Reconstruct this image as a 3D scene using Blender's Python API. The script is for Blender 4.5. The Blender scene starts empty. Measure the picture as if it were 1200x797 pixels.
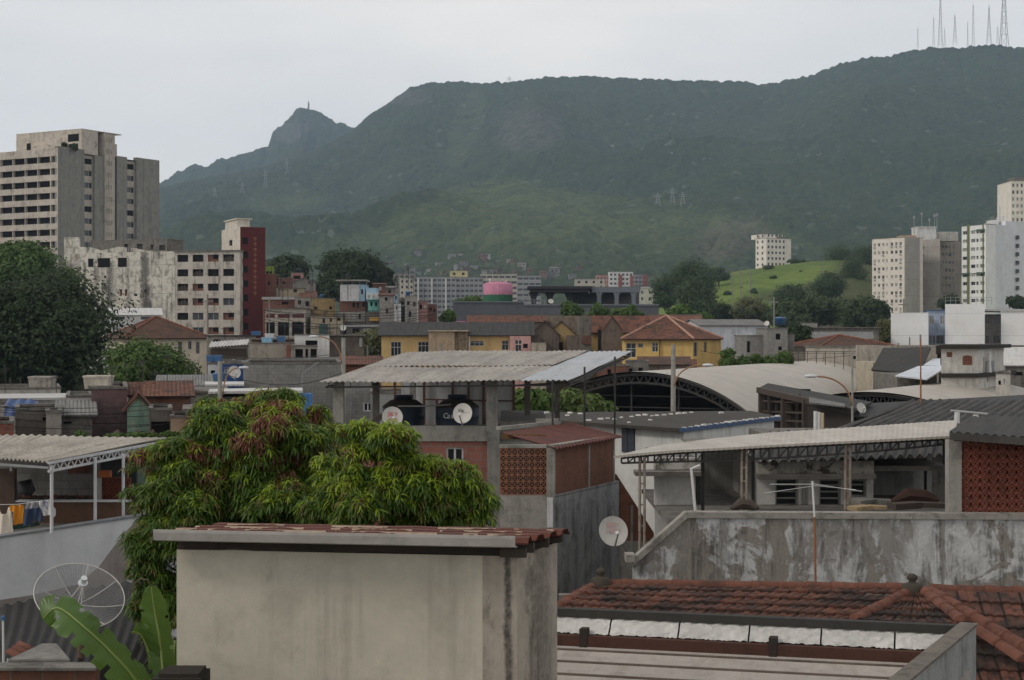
SUN_E = 1.0
SKY_A, SKY_B, SKY_C = (7.3, 7.2, 7.1), (8.8, 8.4, 7.95), (6.5, 6.6, 6.7)
EXPO = .3
HAZE_C, HAZE_D = (.58, .76, 1., 1), .8e-4
import bpy, math, random
import numpy as np
from mathutils import Vector, Matrix
random.seed(11)
RNG = np.random.default_rng(11)
S = bpy.context.scene
COL = S.collection
F, HOR, CH = 1880.0, 390.0, 10.0          # focal length and horizon row of the 1200 px photo, eye height
def X(px, Y): return (px - 600.0) / F * Y
def Z(py, Y): return CH + (HOR - py) / F * Y
def YZ(py, z): return (CH - z) * F / (py - HOR)
def P(px, py, Y): return Vector((X(px, Y), Y, Z(py, Y)))
def RAD(a): return math.radians(a)
def L(c):                                   # sRGB 0..255 -> linear albedo
    return tuple(((v/255)/12.92 if v/255 <= .04045 else ((v/255+.055)/1.055)**2.4) for v in c)
def K(c, k): return tuple(min(.85, v*k) for v in c)
# ------------------------------------------------------------------ materials
class NT:
    def __init__(s, name):
        s.m = bpy.data.materials.new(name); s.m.use_nodes = True
        s.t = s.m.node_tree; s.b = s.t.nodes['Principled BSDF']
    def n(s, typ, ins=None, **kw):
        nd = s.t.nodes.new(typ)
        for k, v in kw.items(): setattr(nd, k, v)
        for k, v in (ins or {}).items(): s.put(nd, k, v)
        return nd
    def put(s, nd, k, v):
        if isinstance(v, bpy.types.NodeSocket): s.t.links.new(v, nd.inputs[k])
        else:
            if isinstance(v, tuple) and len(v) == 3 and nd.inputs[k].type == 'RGBA': v = (*v, 1)
            nd.inputs[k].default_value = v
    def noise(s, vec, scale, detail=6, rough=.6, dist=0):
        return s.n('ShaderNodeTexNoise', {'Vector': vec, 'Scale': scale, 'Detail': detail, 'Roughness': rough, 'Distortion': dist}).outputs['Fac']
    def ramp(s, fac, a, b, va=0., vb=1.):
        return s.n('ShaderNodeMapRange', {'Value': fac, 'From Min': a, 'From Max': b, 'To Min': va, 'To Max': vb}).outputs[0]
    def mul(s, a, b): return s.n('ShaderNodeMath', {0: a, 1: b}, operation='MULTIPLY').outputs[0]
    def add(s, a, b): return s.n('ShaderNodeMath', {0: a, 1: b}, operation='ADD').outputs[0]
    def mix(s, fac, a, b, mode='MIX'):
        nd = s.n('ShaderNodeMix', data_type='RGBA', blend_type=mode)
        s.put(nd, 0, fac); s.put(nd, 6, a); s.put(nd, 7, b)
        return nd.outputs[2]
    def coords(s, scale=None, rnd=True):
        tc = s.n('ShaderNodeTexCoord').outputs['Object']
        if rnd:
            r = s.n('ShaderNodeObjectInfo').outputs['Random']
            r = s.mul(r, 61.0)
            cb = s.n('ShaderNodeCombineXYZ', {0: r, 1: r, 2: r}).outputs[0]
            tc = s.n('ShaderNodeVectorMath', {0: tc, 1: cb}, operation='ADD').outputs[0]
        if scale: tc = s.scale(tc, scale)
        return tc
    def scale(s, v, sc): return s.n('ShaderNodeMapping', {'Vector': v, 'Scale': sc}).outputs[0]
    def bump(s, h, strength=.3, dist=.02):
        s.put(s.b, 'Normal', s.n('ShaderNodeBump', {'Height': h, 'Strength': strength, 'Distance': dist}).outputs[0])
    def done(s, col, rough=.85, metal=0., spec=.3):
        s.put(s.b, 'Base Color', col); s.put(s.b, 'Roughness', rough); s.put(s.b, 'Metallic', metal)
        s.b.inputs['Specular IOR Level'].default_value = spec
        return s.m
MATS = {}
def plain(name, col, rough=.6, metal=0., spec=.4, var=.12, sc=3.0):
    if name in MATS: return MATS[name]
    q = NT(name); v = q.coords()
    n = q.noise(v, sc, 5)
    c = q.mix(q.ramp(n, .3, .7), K(col, 1-var), K(col, 1+var))
    MATS[name] = q.done(c, rough, metal, spec); return MATS[name]
DIRT = (.035, .033, .03)
def wallmat(name, base, dirt=DIRT, amt=.5, streak=.6, peel=None, pk=.4, scale=1., brick=None, bump=.25, rough=.9,
            peel2=None, pk2=.35, var=.12, spec=.2, metal=0., joints=None, drips=()):
    if name in MATS: return MATS[name]
    amt *= .75; streak *= .62
    q = NT(name); v = q.coords()
    tc = q.n('ShaderNodeTexCoord').outputs['Object']
    n1 = q.noise(v, .7*scale, 8, .65)
    nf = q.noise(v, 9*scale, 8, .7)
    h = nf
    if brick:
        c1, c2, mo, bw, bh, ms = brick
        sx = q.n('ShaderNodeSeparateXYZ', {0: tc})
        uv = q.n('ShaderNodeCombineXYZ', {0: q.add(sx.outputs[0], sx.outputs[1]), 1: sx.outputs[2]}).outputs[0]
        bt = q.n('ShaderNodeTexBrick', {'Vector': uv, 'Color1': c1, 'Color2': c2, 'Mortar': mo, 'Scale': 1.0, 'Mortar Size': ms,
                                        'Mortar Smooth': .2, 'Brick Width': bw, 'Row Height': bh, 'Bias': 0.})
        c = q.mix(q.ramp(n1, .3, .7, .0, .35), bt.outputs['Color'], K(c1, .7))
        h = q.add(q.mul(bt.outputs['Fac'], -1.2), q.mul(nf, .3))
    else:
        c = q.mix(q.ramp(n1, .3, .7), K(base, 1-var), K(base, 1+var))
        c = q.mix(q.ramp(nf, .38, .62, 0, min(.5, .1+amt*.9)), c, K(base, .72))
    if peel:
        n2 = q.noise(v, 1.1*scale, 12, .68, .6)
        f = q.ramp(n2, 1-pk-.012, 1-pk+.03)
        c = q.mix(f, c, peel); h = q.add(h, q.mul(f, -.8))
    if peel2:
        n2 = q.noise(q.scale(v, (1.3, 1.3, .7)), 1.6*scale, 12, .7, .4)
        f = q.ramp(n2, 1-pk2-.02, 1-pk2+.08)
        c = q.mix(f, c, peel2); h = q.add(h, q.mul(f, -.5))
    ns = q.noise(q.scale(v, (2.6*scale, 2.6*scale, .16*scale)), 1., 8, .7)
    nb = q.noise(v, .9*scale, 6, .6)
    fs = q.mul(q.ramp(ns, .48, .63), q.ramp(nb, .36, .58))
    c = q.mix(q.mul(fs, streak), c, dirt)
    nd = q.noise(v, 1.9*scale, 10, .72, .3)
    c = q.mix(q.mul(q.ramp(nd, .5, .63), amt), c, dirt)
    for (xc, w_, z0_, z1_, s_) in drips:      # a stain where water runs down the wall
        sx = q.n('ShaderNodeSeparateXYZ', {0: tc}).outputs
        dx = q.n('ShaderNodeMath', {0: q.add(q.add(sx[0], -xc), q.mul(q.add(nd, -.5), 3*w_))}, operation='ABSOLUTE').outputs[0]
        f = q.mul(q.mul(q.ramp(dx, w_*.35, w_, 1., 0.), q.ramp(sx[2], z0_, z0_+(z1_-z0_)*.5)), q.mul(q.ramp(sx[2], z1_, z1_+.4, 1., 0.), q.ramp(nf, .3, .6, .5, 1.)))
        c = q.mix(q.mul(f, s_), c, dirt)
    if joints:
        step, ang = joints
        sx = q.n('ShaderNodeSeparateXYZ', {0: tc})
        src = q.add(sx.outputs[0], sx.outputs[1]) if ang == 'v' else sx.outputs[2]
        m = q.n('ShaderNodeMath', {0: src, 1: step}, operation='PINGPONG').outputs[0]
        f = q.ramp(m, 0., step*.03, .55, 0.)
        c = q.mix(f, c, K(dirt, 1.4))
    q.bump(h, bump, .02)
    MATS[name] = q.done(c, rough, metal, spec); return MATS[name]
def tilemat(name, c1, c2, c3, tw=.22, th=.36, moss=.45, wave=True, bump=.8):
    """clay tiles laid in UV metres: u along the eave, v up the slope"""
    if name in MATS: return MATS[name]
    q = NT(name)
    uv = q.n('ShaderNodeUVMap').outputs[0]
    v = q.coords()
    bt = q.n('ShaderNodeTexBrick', {'Vector': uv, 'Color1': c1, 'Color2': c2, 'Mortar': K(c3, .5), 'Scale': 1., 'Mortar Size': .02,
                                    'Mortar Smooth': .5, 'Brick Width': tw, 'Row Height': th, 'Bias': -.1})
    bt.offset = 0.
    n = q.noise(v, .8, 9, .7); n2 = q.noise(v, 5, 8, .7)
    c = q.mix(q.ramp(n, .35, .65, 0, .6), bt.outputs['Color'], K(c2, .6))
    c = q.mix(q.mul(q.ramp(n2, .46, .62), moss), c, c3)
    c = q.mix(q.mul(q.ramp(n, .48, .6), moss), c, K(c3, .8))
    w = q.n('ShaderNodeTexWave', {'Vector': uv, 'Scale': 2*math.pi/20/tw*1.0, 'Distortion': 0.}, wave_type='BANDS', bands_direction='X').outputs['Fac']
    q.bump(q.add(w, q.mul(n2, .4)), bump, .05)
    MATS[name] = q.done(c, .9, 0, .2); return MATS[name]
def corrmat(name, base, dirt, amt=.5, pitch=.18, bump=.8, rough=.75, metal=0., stripes=.25):
    """fibre-cement or metal sheet: waves across u, laps across v"""
    if name in MATS: return MATS[name]
    q = NT(name)
    uv = q.n('ShaderNodeUVMap').outputs[0]; v = q.coords()
    n = q.noise(v, .5, 9, .7); n2 = q.noise(v, 4, 9, .7)
    ns = q.noise(q.scale(uv, (2.2, .2, 1)), 1., 8, .7)
    c = q.mix(q.ramp(n, .3, .7), K(base, .85), K(base, 1.15))
    c = q.mix(q.mul(q.ramp(ns, .45, .62), amt), c, dirt)
    c = q.mix(q.mul(q.ramp(n2, .48, .64), amt), c, dirt)
    bt = q.n('ShaderNodeTexBrick', {'Vector': uv, 'Color1': (1, 1, 1), 'Color2': (.8, .8, .8), 'Mortar': (.35, .35, .35), 'Scale': 1., 'Mortar Size': .03,
                                    'Mortar Smooth': .6, 'Brick Width': 1.02, 'Row Height': 1.9, 'Bias': 0.})
    bt.offset = 0.
    c = q.mix(stripes, c, bt.outputs['Color'], 'MULTIPLY')
    w = q.n('ShaderNodeTexWave', {'Vector': uv, 'Scale': 2*math.pi/20/pitch, 'Distortion': 0.}, wave_type='BANDS', bands_direction='X').outputs['Fac']
    q.bump(q.add(w, q.mul(n2, .2)), bump, .05)
    MATS[name] = q.done(c, rough, metal, .3); return MATS[name]
def leafmat(name, c1, c2, c3=None, rough=.55, trans=.3, big=.25):
    if name in MATS: return MATS[name]
    q = NT(name)
    g = q.n('ShaderNodeNewGeometry').outputs['Random Per Island']
    v = q.coords()
    n = q.noise(v, big, 3)
    c = q.mix(q.ramp(g, .0, 1.), c1, c2)
    if c3: c = q.mix(q.ramp(n, .45, .62), c, c3)
    q.done(c, rough, 0, .35)
    tr = q.n('ShaderNodeBsdfTranslucent', {'Color': q.mix(.5, c, K(c2, 1.6))})
    mx = q.n('ShaderNodeMixShader', {0: trans, 1: q.b.outputs[0], 2: tr.outputs[0]})
    q.t.links.new(mx.outputs[0], q.t.nodes['Material Output'].inputs['Surface'])
    MATS[name] = q.m; return q.m
# ------------------------------------------------------------------ mesh builder
class MB:
    def __init__(s, t=None):
        s.v, s.f, s.mi, s.uv, s.m = [], [], [], {}, 0
        s.inv = t.matrix_basis.inverted() if t is not None else None    # world coordinates in, thing coordinates stored
    def add(s, vs, fs, uvs=None):
        o = len(s.v)
        for p in vs:
            p = Vector(p)
            s.v.append(s.inv @ p if s.inv else p)
        for i, f in enumerate(fs):
            if uvs: s.uv[len(s.f)] = uvs[i]
            s.f.append([o+k for k in f]); s.mi.append(s.m)
        return s
    def box(s, x0, x1, y0, y1, z0, z1):
        return s.add([(x, y, z) for z in (z0, z1) for y in (y0, y1) for x in (x0, x1)],
                     [(0, 2, 3, 1), (4, 5, 7, 6), (0, 1, 5, 4), (2, 6, 7, 3), (0, 4, 6, 2), (1, 3, 7, 5)])
    def quad(s, a, b, c, d): return s.add([a, b, c, d], [(0, 1, 2, 3)])
    def beam(s, p0, p1, w, h=None, up=(0, 0, 1)):
        h = h or w; p0, p1 = Vector(p0), Vector(p1); d = (p1-p0).normalized(); u = Vector(up)
        if abs(d.dot(u)) > .98: u = Vector((0, 1, 0))
        r = d.cross(u).normalized()*w/2; n = r.cross(d).normalized()*h/2
        vs = [p+a*r+b*n for p in (p0, p1) for a, b in ((-1, -1), (1, -1), (1, 1), (-1, 1))]
        return s.add(vs, [(0, 1, 2, 3), (7, 6, 5, 4), (0, 4, 5, 1), (1, 5, 6, 2), (2, 6, 7, 3), (3, 7, 4, 0)])
    def cyl(s, p0, p1, r0, r1=None, n=10, caps=True):
        r1 = r0 if r1 is None else r1; p0, p1 = Vector(p0), Vector(p1); d = (p1-p0).normalized()
        u = d.orthogonal().normalized(); w = d.cross(u)
        vs = [p+r*(math.cos(a)*u+math.sin(a)*w) for p, r in ((p0, r0), (p1, r1)) for a in [2*math.pi*i/n for i in range(n)]]
        fs = [(i, (i+1) % n, n+(i+1) % n, n+i) for i in range(n)]
        if caps: fs += [tuple(range(n-1, -1, -1)), tuple(range(n, 2*n))]
        return s.add(vs, fs)
    def path(s, pts, r, n=6):
        pts = [Vector(p) for p in pts]; rs = r if isinstance(r, (list, tuple)) else [r]*len(pts)
        vs = []
        u = None
        for i, p in enumerate(pts):
            d = (pts[min(i+1, len(pts)-1)]-pts[max(i-1, 0)]).normalized()
            u = d.orthogonal().normalized() if u is None else (u-d*u.dot(d)).normalized()
            w = d.cross(u)
            vs += [p+rs[i]*(math.cos(2*math.pi*k/n)*u+math.sin(2*math.pi*k/n)*w) for k in range(n)]
        fs = [(i*n+k, i*n+(k+1) % n, (i+1)*n+(k+1) % n, (i+1)*n+k) for i in range(len(pts)-1) for k in range(n)]
        fs += [tuple(range(n-1, -1, -1)), tuple(range((len(pts)-1)*n, len(pts)*n))]
        return s.add(vs, fs)
    def lathe(s, prof, n=24, c=(0, 0, 0), M=None):
        vs = []
        for r, z in prof:
            for i in range(n):
                p = Vector((r*math.cos(2*math.pi*i/n), r*math.sin(2*math.pi*i/n), z))
                vs.append((M @ p if M else p)+Vector(c))
        fs = [(j*n+i, j*n+(i+1) % n, (j+1)*n+(i+1) % n, (j+1)*n+i) for j in range(len(prof)-1) for i in range(n)]
        return s.add(vs, fs)
    def prism(s, poly, y0, y1):            # polygon in x,z pushed along y
        n = len(poly)
        vs = [(x, y0, z) for x, z in poly]+[(x, y1, z) for x, z in poly]
        fs = [tuple(range(n)), tuple(range(2*n-1, n-1, -1))]+[(i, n+i, n+(i+1) % n, (i+1) % n) for i in range(n)]
        return s.add(vs, fs)
    def slab(s, poly, z0, z1):             # polygon in x,y pushed up
        n = len(poly)
        vs = [(x, y, z0) for x, y in poly]+[(x, y, z1) for x, y in poly]
        fs = [tuple(range(n-1, -1, -1)), tuple(range(n, 2*n))]+[(i, (i+1) % n, n+(i+1) % n, n+i) for i in range(n)]
        return s.add(vs, fs)
    def plane_uv(s, pts, th=0.06):         # sloping roof plane with thickness; pts[0]->pts[1] is the eave
        p = [Vector(q) for q in pts]; e = (p[1]-p[0]).normalized()
        nr = (p[1]-p[0]).cross(p[-1]-p[0])
        if nr.length < 1e-9: nr = (p[1]-p[0]).cross(p[2]-p[0])
        nr.normalize(); g = nr.cross(e)
        uv = [((q-p[0]).dot(e), (q-p[0]).dot(g)) for q in p]
        n = len(p)
        s.add(p, [tuple(range(n))], [uv])
        lo = [q-nr*th for q in p]
        s.add(lo, [tuple(range(n-1, -1, -1))], [uv[::-1]])
        for i in range(n):
            j = (i+1) % n
            s.add([p[i], lo[i], lo[j], p[j]], [(0, 1, 2, 3)], [[uv[i], uv[i], uv[j], uv[j]]])
        return s
    def corr(s, o, ex, ey, nx, pitch, amp, ny=2, sag=None, th=0.0, jit=0.0, lap=None):
        """corrugated sheet: o origin at the eave, ex along the eave (waves), ey up the slope"""
        o, ex, ey = Vector(o), Vector(ex), Vector(ey)
        Lx, Ly = ex.length, ey.length; nr = ex.cross(ey).normalized()
        NX = max(2, int(Lx/pitch*nx)); vs, uvs = [], []
        for j in range(ny+1):
            b = j/ny
            for i in range(NX+1):
                a = i/NX
                h = amp*math.sin(2*math.pi*a*Lx/pitch)
                if sag: h += sag(a, b)
                if jit: h += jit*math.sin(a*Lx*1.7+b*5.1)*math.sin(b*Ly*2.3+a*2)
                vs.append(o+ex*a+ey*b+nr*h); uvs.append((a*Lx, b*Ly))
        fs, fu = [], []
        for j in range(ny):
            for i in range(NX):
                q = [j*(NX+1)+i, j*(NX+1)+i+1, (j+1)*(NX+1)+i+1, (j+1)*(NX+1)+i]
                fs.append(q); fu.append([uvs[k] for k in q])
        return s.add(vs, fs, fu)
def mesh_of(name, mb, mats, smooth=False):
    me = bpy.data.meshes.new(name)
    me.from_pydata([tuple(p) for p in mb.v], [], mb.f)
    for m in (mats if isinstance(mats, (list, tuple)) else [mats]): me.materials.append(m)
    if len(me.materials) > 1: me.polygons.foreach_set('material_index', mb.mi)
    if mb.uv:
        ul = me.uv_layers.new(name='UVMap')
        for pi, uv in mb.uv.items():
            st = me.polygons[pi].loop_start
            for k, w in enumerate(uv): ul.data[st+k].uv = w
    if smooth: me.polygons.foreach_set('use_smooth', [True]*len(me.polygons))
    me.update(); return me
def link(name, me, parent=None, loc=(0, 0, 0), rz=0.):
    o = bpy.data.objects.new(name, me); COL.objects.link(o)
    o.location = loc; o.rotation_euler = (0, 0, rz)
    if parent is not None: o.parent = parent
    return o
def part(name, mb, mats, parent=None, smooth=False, label=None, loc=(0, 0, 0), rz=0.):
    o = link(name, mesh_of(name, mb, mats, smooth), parent, loc, rz)
    if label: o['label'] = label
    return o
def tag(o, label, cat, group=None, kind=None):
    if label: o['label'] = label
    if cat: o['category'] = cat
    if group: o['group'] = group
    if kind: o['kind'] = kind
    return o
def thing(name, label, cat, loc=(0, 0, 0), rz=0., group=None):
    o = bpy.data.objects.new(name, None); COL.objects.link(o)
    o.empty_display_size = .3
    o.location = loc; o.rotation_euler = (0, 0, rz)
    o.matrix_basis = Matrix.Translation(Vector(loc)) @ Matrix.Rotation(rz, 4, 'Z')
    return tag(o, label, cat, group)
def solid(name, mb, mats, label, cat, group=None, smooth=False, loc=(0, 0, 0), rz=0.):
    return tag(part(name, mb, mats, None, smooth, None, loc, rz), label, cat, group)
def structure(name, mb, mats, smooth=False):
    o = part(name, mb, mats, None, smooth); o['kind'] = 'structure'; return o
def np_mesh(name, verts, faces, mats, mi=None, smooth=False, attrs=None):
    me = bpy.data.meshes.new(name)
    nv, nf, k = len(verts), len(faces), faces.shape[1]
    me.vertices.add(nv); me.vertices.foreach_set('co', np.asarray(verts, np.float32).ravel())
    me.loops.add(nf*k); me.loops.foreach_set('vertex_index', faces.astype(np.int32).ravel())
    me.polygons.add(nf); me.polygons.foreach_set('loop_start', np.arange(0, nf*k, k, dtype=np.int32))
    for m in mats: me.materials.append(m)
    if mi is not None: me.polygons.foreach_set('material_index', np.asarray(mi, np.int32))
    for an, av in (attrs or {}).items():
        a = me.attributes.new(an, 'FLOAT', 'POINT'); a.data.foreach_set('value', np.asarray(av, np.float32))
    if smooth: me.polygons.foreach_set('use_smooth', np.ones(nf, bool))
    me.update(); me.validate(); return me
# ------------------------------------------------------------------ text as mesh
def text_mesh(name, txt, size, mat, thick=.002, shear=0.):
    cu = bpy.data.curves.new(name, 'FONT'); cu.body = txt; cu.size = size; cu.extrude = thick; cu.shear = shear
    cu.align_x = 'CENTER'; cu.align_y = 'CENTER'
    tmp = bpy.data.objects.new(name, cu); COL.objects.link(tmp)
    me = bpy.data.meshes.new_from_object(tmp.evaluated_get(bpy.context.evaluated_depsgraph_get()))
    bpy.data.objects.remove(tmp); bpy.data.curves.remove(cu)
    me.materials.clear(); me.materials.append(mat); me.name = name
    return me
# ------------------------------------------------------------------ walls with real openings
def fpt(face, W, D):
    return {'F': lambda u, d, z: (u, d, z), 'R': lambda u, d, z: (W-d, u, z),
            'B': lambda u, d, z: (W-u, D-d, z), 'L': lambda u, d, z: (d, D-u, z)}[face]
FROT = {'F': 0., 'R': math.pi/2, 'B': math.pi, 'L': -math.pi/2}
def panel(mb, f, u0, u1, z0, z1, ops, rec=.14, d0=0.):
    us = sorted({u0, u1, *[min(max(o[i], u0), u1) for o in ops for i in (0, 1)]})
    zs = sorted({z0, z1, *[min(max(o[i], z0), z1) for o in ops for i in (2, 3)]})
    for a, b in zip(us, us[1:]):
        run = None
        for c, d in zip(zs, zs[1:]):
            m, k = (a+b)/2, (c+d)/2
            if any(o[0] < m < o[1] and o[2] < k < o[3] for o in ops):
                if run: mb.quad(f(a, d0, run[0]), f(b, d0, run[0]), f(b, d0, run[1]), f(a, d0, run[1])); run = None
            else: run = (run[0], d) if run else (c, d)
        if run: mb.quad(f(a, d0, run[0]), f(b, d0, run[0]), f(b, d0, run[1]), f(a, d0, run[1]))
    for a, b, c, d in ops:
        e = d0+rec
        mb.quad(f(a, d0, c), f(b, d0, c), f(b, e, c), f(a, e, c)); mb.quad(f(a, e, d), f(b, e, d), f(b, d0, d), f(a, d0, d))
        mb.quad(f(a, d0, c), f(a, e, c), f(a, e, d), f(a, d0, d)); mb.quad(f(b, e, c), f(b, d0, c), f(b, d0, d), f(b, e, d))
# ------------------------------------------------------------------ shared materials
GLASS = plain('window_glass', (.02, .024, .028), .12, 0, .5, .3, .4)
VOID = plain('dark_interior', (.012, .011, .011), .9, 0, .1, .4, 1.)  # flat near-black panes paint in the unlit rooms behind openings
FRAME = plain('window_frame_grey', (.32, .32, .31), .5)
FRAMEW = plain('window_frame_white', (.62, .62, .6), .5)
WOOD = plain('dark_wood', (.06, .045, .035), .8)
CURT = plain('window_curtain', (.3, .29, .27), .8, 0, .2, .35, .8)
STEEL = plain('dark_steel', (.045, .042, .04), .55, .4)
GALV = plain('galvanised_steel', (.28, .29, .29), .5, .5)
RUSTP = wallmat('rusty_paint_steel', L((150, 140, 128)), dirt=(.09, .035, .015), amt=.9, streak=.8, scale=3, rough=.7)
CONC = wallmat('grey_concrete', L((150, 147, 140)), amt=.5, streak=.6)
CONCD = wallmat('stained_concrete', L((120, 116, 110)), amt=.75, streak=.8)
BRICK = wallmat('hollow_clay_brick', (.2, .08, .05), brick=((.27, .1, .06), (.19, .075, .05), (.2, .18, .16), .38, .2, .012), amt=.35, streak=.4)
BRICKO = wallmat('old_clay_brick', (.2, .09, .06), brick=((.2, .085, .055), (.14, .065, .045), (.15, .13, .115), .38, .2, .012), amt=.6, streak=.6)
CBLOCK = wallmat('concrete_block', (.25, .24, .23), brick=((.27, .26, .245), (.22, .215, .2), (.17, .165, .155), .4, .2, .01), amt=.35, streak=.5)
TILE = tilemat('clay_roof_tile', (.27, .1, .055), (.17, .07, .042), (.045, .037, .032), moss=.75)
TILEO = tilemat('old_brown_roof_tile', (.17, .08, .05), (.12, .062, .042), (.06, .048, .04), moss=.7)
FIBD = corrmat('dark_fibre_cement', (.05, .047, .044), (.018, .017, .016), .7)
FIBG = corrmat('grey_fibre_cement', (.2, .195, .185), (.07, .066, .06), .55)
FIBL = corrmat('pale_fibre_cement', (.42, .4, .37), (.2, .185, .17), .45)
METW = corrmat('white_metal_sheet', (.55, .54, .52), (.28, .26, .24), .35, pitch=.25, bump=.4, rough=.5)
BARK = wallmat('tree_bark', (.09, .07, .055), amt=.6, streak=.7, scale=3, bump=.8)
WINC = {}
def win_mesh(w, h, style):
    key = (round(w, 2), round(h, 2), style)
    if key in WINC: return WINC[key]
    mb = MB(); t = .05 if h < 3 else .09
    def fr(x0, x1, z0, z1, y1=.06): mb.box(x0, x1, 0, y1, z0, z1)
    mats = [FRAME, GLASS]
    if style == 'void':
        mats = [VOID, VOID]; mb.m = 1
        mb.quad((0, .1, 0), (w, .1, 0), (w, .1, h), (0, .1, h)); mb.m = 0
    elif style in ('boarded', 'brickfill'):
        mats = [WOOD if style == 'boarded' else BRICKO, VOID]
        mb.m = 1; mb.quad((0, .16, 0), (w, .16, 0), (w, .16, h), (0, .16, h)); mb.m = 0
        if style == 'boarded':
            for i in range(4): mb.box(w*(.02+i*.25), w*(.22+i*.25), .05, .09, 0, h*(.55+.4*((i*7) % 3)/3))
        else: mb.box(0, w*.45, .04, .14, 0, h); mb.box(w*.45, w, .05, .14, 0, h*.35)
    else:
        if style.endswith('_white'): mats = [FRAMEW, GLASS]
        if style.startswith('curtain'): mats = [FRAMEW, CURT]
        mb.m = 1; mb.quad((t, .04, t), (w-t, .04, t), (w-t, .04, h-t), (t, .04, h-t)); mb.m = 0
        fr(0, t, 0, h); fr(w-t, w, 0, h); fr(t, w-t, 0, t); fr(t, w-t, h-t, h)
        if style.startswith('louvre'):
            n = max(3, int(h/.16))
            for i in range(1, n): fr(t, w-t, h*i/n-.02, h*i/n+.02, .05)
        elif style.startswith('grid'):
            n = max(2, int(round(w/.55)))
            for i in range(1, n): fr(w*i/n-.02, w*i/n+.02, t, h-t, .055)
            fr(t, w-t, h*.62-.025, h*.62+.025, .058)
        elif style.startswith('slide') or style.startswith('curtain'):
            fr(w/2-.03, w/2+.03, t, h-t, .055)
        elif style.startswith('band'):
            n = max(2, int(round(w/1.2)))
            for i in range(1, n): fr(w*i/n-.04, w*i/n+.04, t, h-t, .055)
    WINC[key] = mesh_of('window', mb, mats); return WINC[key]
def windows(t, W, D, wins, rec=.14, name='window'):
    for (fc, u, z, w, h, st) in wins:
        link('door' if (h > 1.9 and w < 1.3 and st != 'void') else name, win_mesh(w, h, st), t, fpt(fc, W, D)(u, rec-.06 if st != 'void' else rec-.1, z), FROT[fc])
def grid(face, u0, du, n, z0, dz, rows, w, h, style):
    st = style if isinstance(style, (list, tuple)) else [style]
    return [(face, u0+i*du, z0+j*dz, w, h, random.choice(st)) for j in range(rows) for i in range(n)]
def front(a, b):
    A, B = Vector((X(*a), a[1])), Vector((X(*b), b[1]))
    d = B-A; return A, math.atan2(d.y, d.x), d.length
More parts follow.
